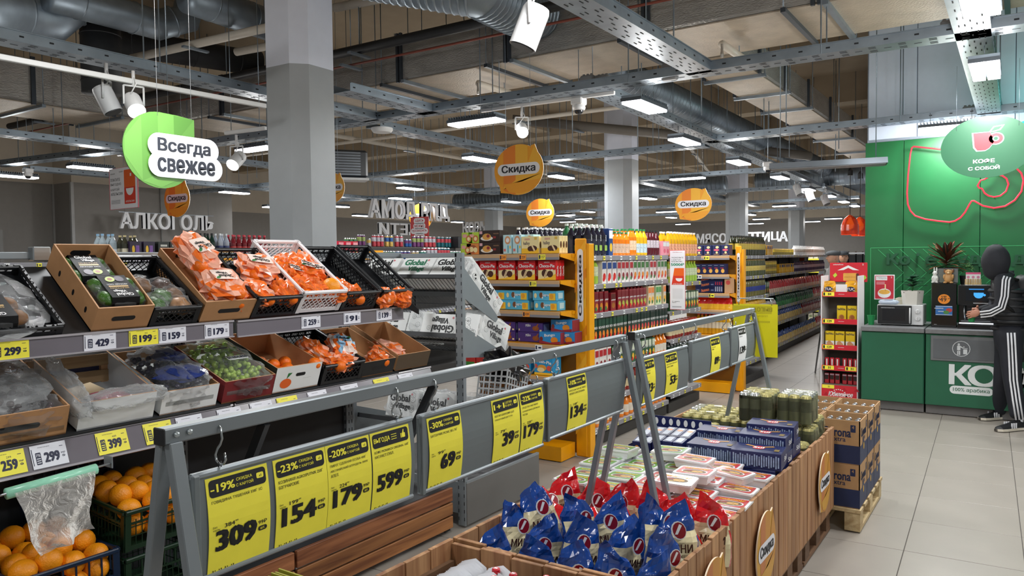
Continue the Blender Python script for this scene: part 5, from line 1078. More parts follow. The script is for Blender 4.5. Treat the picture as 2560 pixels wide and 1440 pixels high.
for i,(x,y,z,rz,l) in enumerate(((-1.08,3.80,.68,.1,'navy cookie box on top at the front right'),(-1.10,3.80,.595,.02,'navy cookie box under the front right one'),(-1.33,3.86,.665,.05,'navy cookie box left of the front right stack'),(-1.38,3.79,.59,0,'low navy cookie box at the front beside the yellow card'),(-1.10,3.98,.72,.05,'navy cookie box behind the front right one, raised'),(-1.10,4.13,.745,.1,'navy cookie box highest at the back right'),(-1.36,4.08,.69,.08,'navy cookie box at the back, middle'),(-1.10,3.98,.635,.0,'navy cookie box in the lower layer, right'),(-1.10,4.15,.66,0,'navy cookie box in the lower layer, back right'),(-1.36,4.1,.60,0,'navy cookie box in the lower layer, back middle'))): tag(ob('cookie_box',CKF,None,T(x,y,z-.02,rz)),l,'cookie box','navy cookie boxes')
for i,x in enumerate((-1.50,-1.558,-1.616)): tag(ob('cookie_box',CKU,None,T(x,3.92,.565,.0,R(6))),'narrow navy box standing on edge, %s of three from the right'%names[i],'cookie box','navy cookie boxes')
for i,(x,rz) in enumerate(((-1.70,.0),(-1.755,.0))): tag(ob('cookie_box',CKU,None,T(x,3.98,.54,rz,R(10))),'narrow navy box standing on edge near the left wall, %s'%['inner','outer'][i],'cookie box','navy cookie boxes')
t=thing('display_tray','open navy display tray with a raised printed flap at the back left','display tray',T(-1.6,4.02,.57)); MB().box((0,0,.005),(.36,.3,.01),NB).build('tray_base',t); m=MB().box((-.02,.15,.1),(.34,.004,.2),NB); 
for i in range(7): m.ell(-.16+.045*i,.12,.012,.02,WHITE,fr((-.02,.147,.05),(1,0,0),(0,0,1)),.001)
m.build('back_flap',t); MB().box((-.18,0,.08),(.004,.3,.15),NB,T(0,0,0,0,0,-.35)).build('side_flap',t)
tag(MB().box((-1.37,3.97,.42),(.78,.5,.26),NB).build('inner_carton'),'navy carton base filling the cookie bin','carton')
p=at(1770,1166,z=.66); tag(MB().box((0,0,0),(.2,.09,.002),YEL,T(0,0,0,-.1)).build('price_card',None,Matrix.Translation(p)),'yellow card lying between noodle trays and cookie boxes','card')
# shrink-wrapped cans
CG=mat('#6f7355',.3,metal=.5,nv=.1,ns=20,name='olive_can'); CD=mat('#2b2d22',.3,metal=.4,nv=.1,name='dark_can'); CL=mat('#c8be7e',.35,metal=.55,nv=.05,name='gold_lid'); CS=mat('#dfe3e8',.2,metal=.85,nv=.02,name='silver_lid'); YFM=film('#eceec0','yellow_film',.97,.08,.5,20,.4)
c1=can(CG,mat('#4b4f3c',.3,metal=.4,nv=.2,ns=40),CL,.031,.165,14); 
def lid(c):
    for_=c; c.lathe([(.022,.1645),(.0215,.163)],mat('#9c9458',.3,metal=.5),10,None,cap=True); return c
C1=c1.mesh('can'); C2=can(CD,mat('#5c604a',.3,metal=.4),CS,.031,.165,14).mesh('can')
def canpack(x,y,z,rz,nx,ny,lab,dark=(),skip=()):
    t=thing('can_pack',lab,'pack of cans',T(x,y,z,rz),'shrink-wrapped packs of cans')
    for i in range(nx):
        for j in range(ny):
            if (i,j) in skip: continue
            ob('can',C2 if (i,j) in dark else C1,t,T((i-(nx-1)/2)*.063,(j-(ny-1)/2)*.063,0))
    m=MB(); blob(m,(0,0,.08),(nx*.0335,ny*.0335,.092),YFM,seed=int(x*9+y*7),n=24,k=10,amp=.035,f=4,sq=7); m.build('shrink_wrap',t)
    MB().rect(0,0,.05,.03,WHITE,T(.03,.02,.174,.3)).build('label',t)
    return t
D4={(i,j) for i in range(3) for j in range(4)}
canpack(-1.64,4.44,.52,.0,4,3,'pack of cans at the front left with silver lids',{(0,0),(1,0),(2,0),(0,1),(1,1),(2,1),(0,2),(1,2)}); canpack(-1.37,4.40,.50,.05,4,3,'pack of cans in the middle front with silver lids',{(0,0),(1,0),(2,0),(0,1),(1,1),(2,1)},{(0,0)})
canpack(-1.66,4.65,.545,.05,4,3,'pack of gold-lidded cans behind the front left pack'); canpack(-1.68,4.86,.545,.0,4,3,'pack of cans at the back left corner of the far bin',{(0,1),(0,2),(0,0)})
canpack(-1.40,4.62,.545,-.02,4,3,'pack of gold-lidded cans in the middle of the far bin'); canpack(-1.42,4.84,.55,.03,4,3,'pack of gold-lidded cans at the back middle')
canpack(-1.10,4.38,.49,.02,4,2,'low pack of cans at the front right'); canpack(-1.10,4.58,.55,.02,4,3,'pack of gold-lidded cans at the right'); canpack(-1.12,4.82,.56,.0,4,3,'pack of gold-lidded cans at the back right')
canpack(-1.29,4.56,.735,.02,3,4,'left of two packs of cans standing on top of the others',{(0,0),(0,1),(1,0)}); canpack(-1.08,4.60,.735,.04,3,4,'right of two packs of cans on top, silver lids showing',{(i,j) for i in range(3) for j in range(1,4)})
tag(MB().box((-1.37,4.62,.38),(.76,.62,.24),CARD).build('inner_carton'),'cardboard base under the cans','carton')
t=thing('cardboard_tray','brown cardboard wall sticking up left of the cans','box'); MB().box((-1.80,4.62,.6),(.01,.62,.2),CARD).build('side_wall',t); MB().box((-1.60,4.93,.6),(.4,.01,.2),CARD).build('back_wall',t)
# corona-like bottle cartons on a pallet
t=thing('pallet','pale wooden pallet under the beer cartons','pallet',T(-1.06,5.42,0)); PW_=wood('#b09468','#dcc79a','pallet_wood',1)
for x in(-.21,0,.21): 
    MB().box((x,0,.012),(.09,.84,.022),PW_).build('runner',t)
    for y in(-.37,0,.37): MB().box((x,y,.07),(.09,.1,.094),PW_).build('block',t)
for i in range(6): MB().box((0,-.38+.152*i,.128),(.52,.1,.02),PW_).build('deck_board',t)
KB=mat('#b08a60',.7,nv=.06,ns=20,name='beer_carton'); NVB=mat('#1e2b50',.5,nv=.04); YB=mat('#d9a82c',.5,nv=.05)
def beer(x,y,z,lab,openv=False,D=.26):
    W,Hh=.25,.27; t=thing('beer_carton',lab,'carton',T(x,y,z),'beer cartons on the pallet')
    m=MB()
    for nm,F,w in(('f',fr((-W/2,-D/2,0),(1,0,0),(0,0,1)),W),('r',fr((W/2,-D/2,0),(0,1,0),(0,0,1)),D),('b',fr((W/2,D/2,0),(-1,0,0),(0,0,1)),W),('l',fr((-W/2,D/2,0),(0,-1,0),(0,0,1)),D)):
        m.box((w/2,Hh/2,-.003),(w,Hh,.006),KB,F); m.rect(w/2,Hh*.22,w,Hh*.42,NVB,F,.0006)
        m.text('Corona',(w*.46,Hh*.72,.001),.055,NVB,F,w=w*.66,bold=2); m.text('Extra',(w*.5,Hh*.56,.001),.03,NVB,F,w=w*.34,bold=1)
        m.rrect(w*.84,Hh*.82,.03,.045,.003,NVB,F,z=.001); m.text('4',(w*.84,Hh*.85,.0014),.018,KB,F)
        if w==D: m.poly([(w*.3,Hh*.43,.001),(w*.45,Hh*.60,.001),(w*.6,Hh*.43,.001)],NVB,F); m.ell(w*.5,Hh*.36,.016,.022,YB,F,.0014)
    m.build('carton_body',t); MB().box((0,0,.004 if openv else Hh-.004),(W-.012,D-.012,.006),KB).build('carton_base' if openv else 'carton_top',t)
    if openv:
        g=mat('#cfd6d6',.08,nv=.05,trans=.5,name='clear_glass'); cp=mat('#c2c6cc',.25,metal=.8)
        for i in range(4):
            for j in range(4): MB().lathe([(.026,.01,mat('#d9b84a',.1,nv=.1)),(.027,.14,g),(.011,.2),(.011,.235,cp),(.014,.237),(.013,.247),(.004,.25)],g,8).build('bottle',t,T(-.084+.056*i,-.088+.058*j,0))
    return t
for ix,x in enumerate((-1.19,-.935)):
    for iy,y in enumerate((5.14,5.41,5.68)):
        for iz in(0,1): beer(x,y,.14+iz*.272,'beer carton, %s layer, %s row, %s column'%(['lower','upper'][iz],['front','middle','back'][iy],['left','right'][ix]),iz==1)
# ================= gondolas, end caps and goods beyond =================
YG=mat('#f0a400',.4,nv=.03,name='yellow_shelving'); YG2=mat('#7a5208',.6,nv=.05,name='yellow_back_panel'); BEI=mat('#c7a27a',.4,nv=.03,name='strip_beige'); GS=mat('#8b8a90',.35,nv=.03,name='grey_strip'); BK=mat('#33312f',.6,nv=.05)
def stag(m,x,z,F,c,w=.05,h=.035,txt=None):
    m.rect(x,z,w,h,c,F,.003); m.rect(x-w*.33,z,w*.2,h*.7,NAVY,F,.0034)
    if txt: m.text(txt,(x+w*.12,z,.0034),h*.5,NAVY,F,w=w*.5,bold=1)
    else: m.rect(x+w*.15,z,w*.4,h*.3,NAVY,F,.0034)
def endcap(lab,x0,x1,yf,yb,zs,ztop,bx0,bx1,txt,tags):
    t=thing('end_display',lab,'shelving'); 
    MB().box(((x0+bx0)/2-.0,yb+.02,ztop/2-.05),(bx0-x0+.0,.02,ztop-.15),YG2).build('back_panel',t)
    MB().box(((bx0+bx1)/2,yb,ztop/2),(bx1-bx0,.02,ztop),YG,bev=.01).build('side_board',t); MB().box((bx1+.012,yb+.04,ztop/2-.02),(.03,.09,ztop-.05),YG,bev=.003).build('upright',t)
    m=MB(); F=fr((bx0,yb-.0102,0),(1,0,0),(0,0,1)); w=bx1-bx0; c2=mat('#e88e12',.4,nv=0); c3=mat('#f7b62a',.4,nv=0)
    for k in range(7): z=ztop*.1+k*ztop*.13; m.poly([(0,z,.0006),(w,z+.14,.0006),(w,z+.22,.0006),(0,z+.06,.0006)],c2 if k%2 else c3,F)
    hh=.62; zc=ztop-.09-hh/2; m.pill(w/2,zc,w*.5,hh,mat('#e9eaf0',.4,nv=0),F,.0012); m.text(txt,(w/2,zc,.0018),w*.30,BLACK,F,w=hh*.82,bold=2,rot=pi/2); m.build('board_print',t)
    for z in zs:
        MB().box(((x0+x1)/2,(yf+yb)/2,z-.012),(x1-x0,yb-yf,.02),YG,bev=.002).build('shelf',t)
        m=MB().box(((x0+x1)/2,yf-.004,z-.028),(x1-x0,.008,.05),BEI,bev=.002).box(((x0+x1)/2,yf-.0085,z-.043),(x1-x0,.002,.022),GS)
        F=fr((x0,yf-.008,z-.03),(1,0,0),(0,0,1)); L=x1-x0
        for u,c,tx in tags.get(round(z,2),()): stag(m,u*L,0,F,c,.07,.045,tx)
        m.build('price_strip',t)
        MB().prism([(yf,z-.004),(yb,z-.004),(yb,z-.07),(yf,z-.03)],.008,YG,Matrix(((0,0,1,x1+.004),(1,0,0,0),(0,1,0,0),(0,0,0,1)))).build('shelf_bracket',t)
        MB().box(((x1+bx0)/2,yb-.03,z-.02),(bx0-x1+.01,.06,.03),YG).build('shelf_end',t)
    MB().box(((x0+x1)/2,(yf+yb)/2,.06),(x1-x0,yb-yf,.12),YG).build('base_plinth',t); return t
OTG=mat('#f79a2a',.5,nv=0)
E1Y=5.45; e1x0=-4.2; e1x1=at(1399,700,y=E1Y).x; b0=at(1435,700,y=5.67).x; b1=at(1464,700,y=5.67).x
Z1=[1.745,1.52,1.26,.98,.71,.42]
endcap('yellow end display of boxed cakes, lettered along its right board',e1x0,e1x1,E1Y,5.69,Z1,1.87,b0,b1,'Скидка',{1.75:[(.45,OTG,'299'),(.65,OTG,'259'),(.84,YEL,'137')],1.74:[(.45,OTG,'299'),(.65,OTG,'259'),(.84,YEL,'137')],1.52:[(.75,YEL,'259')],1.26:[(.68,OTG,'109')],.98:[(.8,WHITE,None)]})
def putx(me,name,pxs,y,z,lab,cat,grp,dz=0,rz=0,depth=0):
    for i,px in enumerate(pxs):
        x=at(px,700,y=y).x; tag(ob(name,me,None,T(x,y+depth,z+dz,rz)),lab if isinstance(lab,str) else lab[i],cat,grp)
CREAM=mat('#f4e2a6',.35,nv=.03,coat=.3); DCH=mat('#4a2416',.4,nv=.1); CR2=mat('#f2d8a8',.4,nv=0); RD=mat('#d3141f',.35,nv=.03,coat=.4); MIL=mat('#4b2f7d',.35,nv=.04,coat=.4); BAR=mat('#55b6dc',.35,nv=.04,coat=.4); BUN=mat('#2f8fd0',.35,nv=.03,coat=.4); FRP=mat('#2596cf',.35,nv=.03,coat=.4); LGR=mat('#b9d63f',.35,nv=.05,coat=.4); BRW=mat('#2c1712',.35,nv=.05,coat=.4); LBL=mat('#bfe3ea',.35,nv=.04,coat=.4); YLW=mat('#f6c62f',.35,nv=.03,coat=.4); REDD=mat('#b0202a',.4)
choco=carton(.176,.14,.165,RD,[('F','r',.5,.28,.98,.52,CREAM),('F','g',[(0.02,.55),(.98,.62),(.98,.5),(.5,.55),(.02,.48)],RD),('F','g',[(0,.0),(1,0),(1,.32),(.75,.2),(.4,.08),(0,.04)],YLW),('F','t','Choco-Pie',.5,.72,.17,WHITE,.86,2),('F','t','ORION',.5,.9,.07,WHITE,.3,1),('F','e',.38,.34,.17,.2,DCH),('F','e',.68,.3,.17,.17,DCH),('F','g',[(.3,.1),(.42,.1),(.56,.42),(.46,.48)],CR2),('F','g',[(.36,.1),(.38,.1),(.51,.45),(.49,.45)],DCH),('F','e',.8,.5,.05,.05,WHITE),('R','r',.33,.5,.02,.98,mat('#5a0c12',.5,nv=0)),('R','r',.66,.5,.02,.98,mat('#5a0c12',.5,nv=0)),('R','t','Choco-Pie',.16,.45,.16,WHITE,.6,2,90),('R','t','Choco-Pie',.5,.45,.16,WHITE,.6,2,90),('R','t','Choco-Pie',.83,.45,.16,WHITE,.6,2,90)]).mesh('cake_box')
cpos=[1231,1278,1327,1378]; putx(choco,'cake_box',[1184]+cpos,5.56,1.522,['red and cream cake box mostly hidden by the donut cartons','first red and cream cake box from the left','second red and cream cake box','third red and cream cake box','rightmost red and cream cake box with its front to the aisle'],'cake box','red cake boxes')
halley=carton(.178,.14,.145,CREAM,[('F','r',.5,.15,.98,.3,YLW),('F','t','halley',.3,.58,.26,mat('#3a2b52',.5,nv=0),.36,1),('F','t','KREMA',.35,.84,.12,mat('#d98a9a',.5,nv=0),.3,1),('F','e',.66,.3,.24,.17,DCH),('F','e',.5,.28,.14,.15,DCH),('F','g',[(.56,.48),(.64,.5),(.8,.18),(.72,.12)],CR2),('F','r',.82,.88,.14,.14,mat('#e0b94a',.5)),('R','r',.33,.5,.02,.98,GOLD),('R','r',.66,.5,.02,.98,GOLD),('R','e',.16,.5,.08,.2,DCH),('R','e',.5,.5,.08,.2,DCH),('R','e',.83,.5,.08,.2,DCH)]).mesh('cake_box')
putx(halley,'cake_box',[1337,1387],5.56,1.747,['left cream and chocolate cake box on the top shelf','right cream and chocolate cake box on the top shelf'],'cake box','cream cake boxes')
roll=carton(.12,.12,.098,LGR,[('F','r',.3,.68,.4,.3,mat('#e7a7a0',.5)),('F','e',.66,.4,.26,.32,mat('#c2703a',.5,nv=.2)),('F','e',.66,.4,.14,.18,CREAM)]).mesh('cake_box')
rollo=carton(.14,.12,.1,mat('#e08a3c',.4,nv=.1),[('F','e',.5,.45,.36,.4,mat('#a8562a',.5,nv=.2)),('F','e',.4,.45,.18,.24,CREAM),('F','e',.72,.4,.16,.24,CREAM)]).mesh('cake_box')
for px,z,me,l in((1175,1.747,roll,'green roll-cake box at the lower left of the top shelf'),(1192,1.747,rollo,'orange roll-cake box beside the dark pastry boxes'),(1178,1.848,roll,'green roll-cake box on top, left'),(1195,1.848,roll,'green roll-cake box on top, touching the dark pastry boxes')): tag(ob('cake_box',me,None,T(at(px,640,y=5.56).x,5.56,z)),l,'cake box','roll-cake boxes')
PLT=mat('#e9e4dc',.4,nv=0); cpie=carton(.225,.14,.105,BRW,[('F','e',.38,.32,.3,.2,PLT),('F','e',.38,.46,.21,.28,mat('#dca048',.4,nv=.2)),('F','e',.45,.52,.08,.14,mat('#8e2a2a',.4)),('F','r',.1,.82,.14,.24,mat('#d9a7ae',.5)),('F','t','ЧИЗКЕЙК',.83,.72,.12,mat('#b58a6a',.5,nv=0),.26,1),('F','r',.76,.4,.13,.18,mat('#8e2a2a',.4))]).mesh('pastry_box')
for z,l in((1.747,'lower dark brown pastry box on the top shelf'),(1.853,'upper dark brown pastry box on the top shelf')): tag(ob('pastry_box',cpie,None,T(at(1235,640,y=5.56).x,5.56,z)),l,'pastry box','dark pastry boxes')
lb=carton(.088,.12,.165,LBL,[('F','e',.55,.72,.34,.22,mat('#d99a6a',.4)),('F','e',.55,.72,.2,.12,WHITE),('F','r',.6,.25,.1,.4,mat('#2f9ab0',.4)),('F','r',.2,.2,.24,.14,mat('#d9706a',.5)),('F','e',.85,.35,.08,.08,YLW)]).mesh('biscuit_box')
for i,px in enumerate((1278,1302,1326)): tag(ob('biscuit_box',lb,None,T(at(px,640,y=5.56).x,5.6 if i==2 else 5.56,1.747)),'pale blue biscuit box on the top shelf, %s of three'%names[i],'biscuit box','pale blue biscuit boxes')
barni=carton(.235,.13,.082,BAR,[('F','e',.36,.55,.08,.3,mat('#7a4a2a',.5)),('F','t','Барни',.55,.55,.34,WHITE,.26,2),('F','e',.12,.5,.06,.26,CREAM),('F','r',.83,.4,.26,.7,YLW),('F','e',.8,.45,.08,.28,mat('#e8a01f',.5)),('F','e',.42,.3,.03,.1,WHITE),('R','r',.5,.5,.6,.6,LBL)]).mesh('biscuit_box')
for r_ in range(2):
    for i,px in enumerate((1246,1301,1371)): tag(ob('biscuit_box',barni,None,T(at(px+(3 if r_==0 else 0),740,y=5.56).x,5.56,1.262+.084*r_)),'sky blue bear biscuit box, %s layer, %s'%(['lower','upper'][r_],['left, half hidden','middle','right'][i]),'biscuit box','sky blue biscuit boxes')
milka=carton(.255,.12,.083,MIL,[('F','t','Milka',.42,.7,.28,WHITE,.2,1,8),('F','e',.72,.4,.13,.26,mat('#8a4a1e',.4,nv=.3)),('F','g',[(.66,.35),(.8,.9),(.84,.86),(.74,.3)],mat('#a05a24',.4)),('F','r',.06,.22,.04,.2,CREAM),('F','r',.92,.2,.08,.16,CREAM),('R','r',.5,.5,.8,.7,mat('#8b94c4',.5))]).mesh('biscuit_box')
for r_ in range(2):
    for i,px in enumerate((1268,1335)): tag(ob('biscuit_box',milka,None,T(at(px,860,y=5.6).x,5.6,.982+.085*r_)),'purple chocolate biscuit box, %s layer, %s'%(['lower','upper'][r_],['left','right'][i]),'biscuit box','purple biscuit boxes')
bungo=carton(.205,.13,.1,BUN,[('F','t','Bungo',.5,.72,.3,WHITE,.5,2,6),('F','e',.72,.34,.17,.26,mat('#e88a1f',.4)),('F','e',.1,.4,.08,.2,mat('#7a2a20',.5)),('F','g',[(0,0),(1,0),(1,.25),(.5,.12),(0,.3)],mat('#9c2b33',.4)),('R','r',.5,.5,.96,.96,mat('#8e2b36',.4,nv=.2)),('T','r',.5,.5,.9,.9,BUN)]).mesh('biscuit_box')
for px,y,z,l in((1387,5.54,.982,'blue smiling-biscuit box in front, lower layer'),(1412,5.61,.982,'blue smiling-biscuit box at the lower back'),(1406,5.61,1.084,'blue smiling-biscuit box in the shade, upper layer')): tag(ob('biscuit_box',bungo,None,T(at(px,860,y=5.56).x,y,z)),l,'biscuit box','smiling-biscuit boxes')
fresh=carton(.185,.14,.165,FRP,[('F','t','Fresh-Pie',.5,.68,.16,WHITE,.86,2,-6),('F','e',.42,.36,.24,.17,mat('#e9a23a',.4)),('F','e',.36,.26,.2,.12,CREAM),('F','e',.8,.36,.13,.14,mat('#e2584a',.4)),('F','e',.1,.45,.09,.11,mat('#e2584a',.4)),('F','r',.5,.06,.98,.12,YLW),('R','t','Fresh',.5,.5,.3,WHITE,.6,1,90)]).mesh('cake_box')
for px,l in((1268,'blue peach pie box hidden at the left'),(1315,'blue peach pie box, left of two in view'),(1369,'blue peach pie box, right of two in view')): tag(ob('cake_box',fresh,None,T(at(px,900,y=5.56).x,5.56,.712)),l,'cake box','blue pie boxes')
gbag=carton(.15,.1,.12,mat('#c2302a',.4,nv=.2),[('F','r',.5,.3,.9,.4,mat('#3f8a3a',.4))]).mesh('snack_box')
for i,px in enumerate((1180,1215)): tag(ob('snack_box',gbag,None,T(at(px,900,y=5.56).x,5.56,.712)),'red and green box glimpsed past the post, %s'%['left','right'][i],'snack box','red and green boxes')
# ---- shelving run helper (front plane facing +X by default) ----
def run(lab,x,y0,y1,zs,depth=.42,name='shelving_unit',rot=0,base=True,c=GS,tagn=1,seed=0,top=1.78):
    M=T(x,y0,0,rot); L=y1-y0; t=thing(name,lab,'shelving',M); r=random.Random(seed)
    MB().box((-depth,L/2,top/2-.02),(.012,L,top-.1),BK).build('back_panel',t)
    k=max(1,round(L/1.0))
    for i in range(k+1): MB().box((-depth+.012,min(L-.02,max(.02,i*L/k)),top/2),(.03,.05,top),BK).build('upright',t)
    for z in zs:
        for i in range(k):
            a,b=i*L/k+.003,(i+1)*L/k-.003; MB().box((-depth/2,(a+b)/2,z-.012),(depth,b-a,.022),mat('#b8babd',.4,nv=.02)).build('shelf',t)
            m=MB().box((.004,(a+b)/2,z-.024),(.008,b-a,.045),c,bev=.002); F=fr((.008,a,z-.024),(0,1,0),(0,0,1)); u=.06
            while u<b-a-.05: stag(m,u,0,F,r.choice([YEL,WHITE,YEL,WHITE]),.045,.036); u+=r.uniform(.09,.26)
            m.build('price_strip',t)
    if base: MB().box((-depth/2,L/2,.05),(depth-.04,L,.1),BK).build('base_plinth',t)
    return t
def line(me,name,x,y0,y1,z,pitch,lab,cat,grp,cols=1,dx=.08,rz=pi/2,jit=.003,fx=None,seed=0):
    n=max(1,int((y1-y0)/pitch)); r=random.Random(seed+n)
    for c in range(cols):
        for i in range(n):
            y=y0+(i+.5)*(y1-y0)/n; xx=x-.01-dx*c; 
            if fx: xx+=fx(y)
            tag(ob(name,me,None,T(xx+r.uniform(-jit,jit),y+r.uniform(-jit,jit),z,rz)),lab,cat,grp)
def yp(px,x=-3.17,py=640): return at(px,py,x=x).y
DX=-3.17; DZ=[1.724,1.468,1.205,.94,.67,.41,.16]
run('long drinks shelving running away behind the cake display',DX,5.97,7.74,DZ,seed=1); 
run('short drinks shelving beyond the white bank-card poster',DX,7.80,8.75,[1.715,1.42,1.11,.80,.5,.2],seed=2)
# package meshes (front faces local -Y, rotated to +X)
def cartonp(W,D,h,base,acc,acc2,cap=None,txt=None,fruit=None):
    d=[('F','r',.5,.78,.9,.3,acc),('F','e',.5,.3,.34,.16,acc2)]
    if fruit: d.append(('F','e',.32,.18,.24,.1,fruit))
    if txt: d.append(('F','t',txt,.5,.6,.1,WHITE if acc!=WHITE else REDD,.84,2))
    m=carton(W,D,h,base,d+[('R','r',.5,.5,.8,.9,acc)]); 
    if cap: m.lathe([(.014,h-.002),(.014,h+.016)],cap,8)
    return m
PETG=mat('#1f6a3a',.3,nv=.1,coat=.5); PETO=mat('#f08418',.15,nv=.1,coat=.5,name='orange_juice'); PETY=mat('#f0b81c',.15,nv=.1,coat=.5); PETR=mat('#5a1522',.15,nv=.15,coat=.5); PETK=mat('#1c1a2a',.15,nv=.1,coat=.6); GCAP=mat('#1f8a4a',.4,nv=0); WCAP=mat('#f2f2f2',.4,nv=0)
M_black=bottle(PETK,mat('#22243c',.4,nv=.3,ns=60),WCAP,.04,.27,10,(.05,.55)); M_black.rrect(0,0,.05,.05,.005,mat('#9cc257',.4,nv=.2),fr((0,-.0412,.07),(1,0,0),(0,0,1)),z=.0); M_black.text('БИО',(0,0,.001),.02,WHITE,fr((0,-.0415,.16),(1,0,0),(0,0,1)),rot=pi/2); M_black=M_black.mesh('bottle')
M_or=bottle(PETO,mat('#d6b8a0',.4,nv=.25,ns=60),GCAP,.036,.225,10,(.1,.5)).mesh('bottle'); M_ort=bottle(PETO,mat('#e8c9a8',.4,nv=.25,ns=60),GCAP,.036,.265,10,(.2,.55)).mesh('bottle'); M_ye=bottle(PETY,mat('#bcd0d8',.4,nv=.3,ns=60),GCAP,.036,.265,10,(.1,.45)).mesh('bottle')
M_rd=bottle(PETR,mat('#c4b8c0',.4,nv=.3,ns=60),BLACK,.034,.26,10,(.3,.6)).mesh('bottle'); M_da=bottle(mat('#efe6cf',.3,nv=.05),mat('#e6c468',.4,nv=.3,ns=60),WCAP,.038,.25,10,(.3,.7)).mesh('bottle')
M_jug=bottle(PETY,mat('#efb08c',.4,nv=.3,ns=60),WCAP,.04,.27,10,(.1,.5)).mesh('bottle'); M_pk=cartonp(.09,.1,.15,mat('#f09aa8',.3,nv=.05,coat=.4),WHITE,mat('#e0607a',.4)).mesh('packet')
M_gr=bottle(mat('#a6cc4a',.15,nv=.1,coat=.5),mat('#d0dcb8',.4,nv=.25,ns=60),mat('#d6d430',.4,nv=0),.036,.235,10,(.3,.66)).mesh('bottle')
RW=mat('#f0eae6',.3,nv=.03,coat=.4); TOM=mat('#cf2a22',.4,nv=.1)
M_w1=cartonp(.072,.08,.205,RW,mat('#3e7a3a',.4),mat('#e88a26',.4,nv=.2),WCAP,'ЛЕТО',TOM).mesh('juice_carton'); M_w2=cartonp(.072,.08,.205,RW,mat('#b8232e',.4),mat('#8e2a34',.4,nv=.2),WCAP,'САД',GLF).mesh('juice_carton'); M_w3=cartonp(.085,.08,.205,RW,mat('#24468e',.4),TOM,WCAP,'J7',TOM).mesh('juice_carton')
DR=mat('#8e1626',.3,nv=.08,coat=.5); M_d1=cartonp(.075,.08,.19,DR,mat('#6d1220',.4),mat('#d98a2a',.4,nv=.25),WCAP,'добрый',GLF).mesh('juice_carton'); M_d2=cartonp(.075,.08,.19,DR,mat('#7c1722',.4),mat('#b9c24a',.4,nv=.25),mat('#b8232e',.4,nv=0),'добрый',TOM).mesh('juice_carton'); M_d3=cartonp(.1,.08,.17,DR,mat('#5a1a12',.4),mat('#a8641e',.4,nv=.2),None,'добрый').mesh('juice_carton')
M_m1=cartonp(.072,.08,.2,mat('#f3d9b0',.3,nv=.1,coat=.4),mat('#f0883a',.4),mat('#f0b21f',.4),WCAP,'сок',GLF).mesh('juice_carton'); M_m2=cartonp(.072,.08,.2,mat('#cfe0b0',.3,nv=.1,coat=.4),mat('#4a9a4a',.4),mat('#f0c21f',.4),WCAP,'сок',GLF).mesh('juice_carton')
DG2=mat('#16382c',.3,nv=.06,coat=.5); M_g1=cartonp(.068,.08,.215,DG2,mat('#1d4a38',.4),mat('#f08a2a',.4,nv=.2),mat('#dfe3e6',.4,nv=0),'RICH',TOM).mesh('juice_carton'); M_g2=cartonp(.068,.08,.215,DG2,mat('#122c24',.4),mat('#e0504a',.4,nv=.2),mat('#dfe3e6',.4,nv=0),'RICH',mat('#f0b83a',.4)).mesh('juice_carton'); M_g3=cartonp(.075,.08,.2,mat('#2a5a34',.3,nv=.1,coat=.4),mat('#d8e0c8',.4),mat('#f0c03a',.4,nv=.2),None,'САДЫ',TOM).mesh('juice_carton')
M_gj=bottle(PETO,mat('#e8e0d0',.4,nv=.2),mat('#d8a83a',.3,metal=.5,nv=0),.038,.22,10,(.15,.5)).mesh('bottle'); M_rj=bottle(mat('#8a2018',.15,nv=.1,coat=.6),mat('#d8c8a0',.4,nv=.3),mat('#b83a2a',.3,nv=0),.04,.19,10,(.2,.6),neck=.8,capr=.8).mesh('jar')
def L_(me,nm,a,b,z,p,lab,cat='bottle',cols=1,dx=.085,x=DX,py=640): 
    line(me,nm,x-.045,yp(a,x,py),yp(b,x,py),z,p,lab,cat,lab.split(' on ')[0]+' row',cols,dx)
z=DZ[0]; L_(M_black,'bottle',1477,1523,z,.084,'dark drink bottle with a white cap on the top drinks shelf',cols=3); L_(cartonp(.08,.1,.25,mat('#2a4a8e',.3,nv=.2,coat=.4),WHITE,YLW).mesh('packet'),'juice_carton',1524,1534,z,.09,'blue and yellow carton on the top drinks shelf','carton')
L_(M_or,'bottle',1535,1582,z,.076,'squat orange juice bottle on the top drinks shelf',cols=2); L_(M_ort,'bottle',1583,1600,z,.076,'tall orange juice bottle on the top drinks shelf',cols=3); L_(M_ye,'bottle',1601,1626,z,.076,'yellow juice bottle with a green cap on the top drinks shelf',cols=3); L_(M_rd,'bottle',1628,1655,z,.07,'dark red drink bottle on the top drinks shelf',cols=3)
L_(M_pk,'packet',1657,1676,z,.1,'pink packet on the top drinks shelf','packet'); line(M_da,'bottle',DX-.25,yp(1655)+.05,yp(1676)+.1,z,.085,'cream bottle with a white cap behind the pink packets','bottle','cream bottles',2,.09)
z=DZ[1]; L_(M_gr,'bottle',1477,1507,z,.078,'lime green bottle on the second drinks shelf'); L_(M_w3,'juice_carton',1508,1546,z,.088,'white and blue juice carton on the second drinks shelf','carton'); L_(M_w2,'juice_carton',1547,1586,z,.075,'white carton with a red top on the second drinks shelf','carton'); L_(M_w1,'juice_carton',1587,1625,z,.075,'white carton with a green top on the second drinks shelf','carton'); L_(M_w2,'juice_carton',1626,1646,z,.075,'white carton with dark fruit on the second drinks shelf','carton'); L_(M_w1,'juice_carton',1647,1671,z,.08,'last white juice carton on the second drinks shelf','carton')
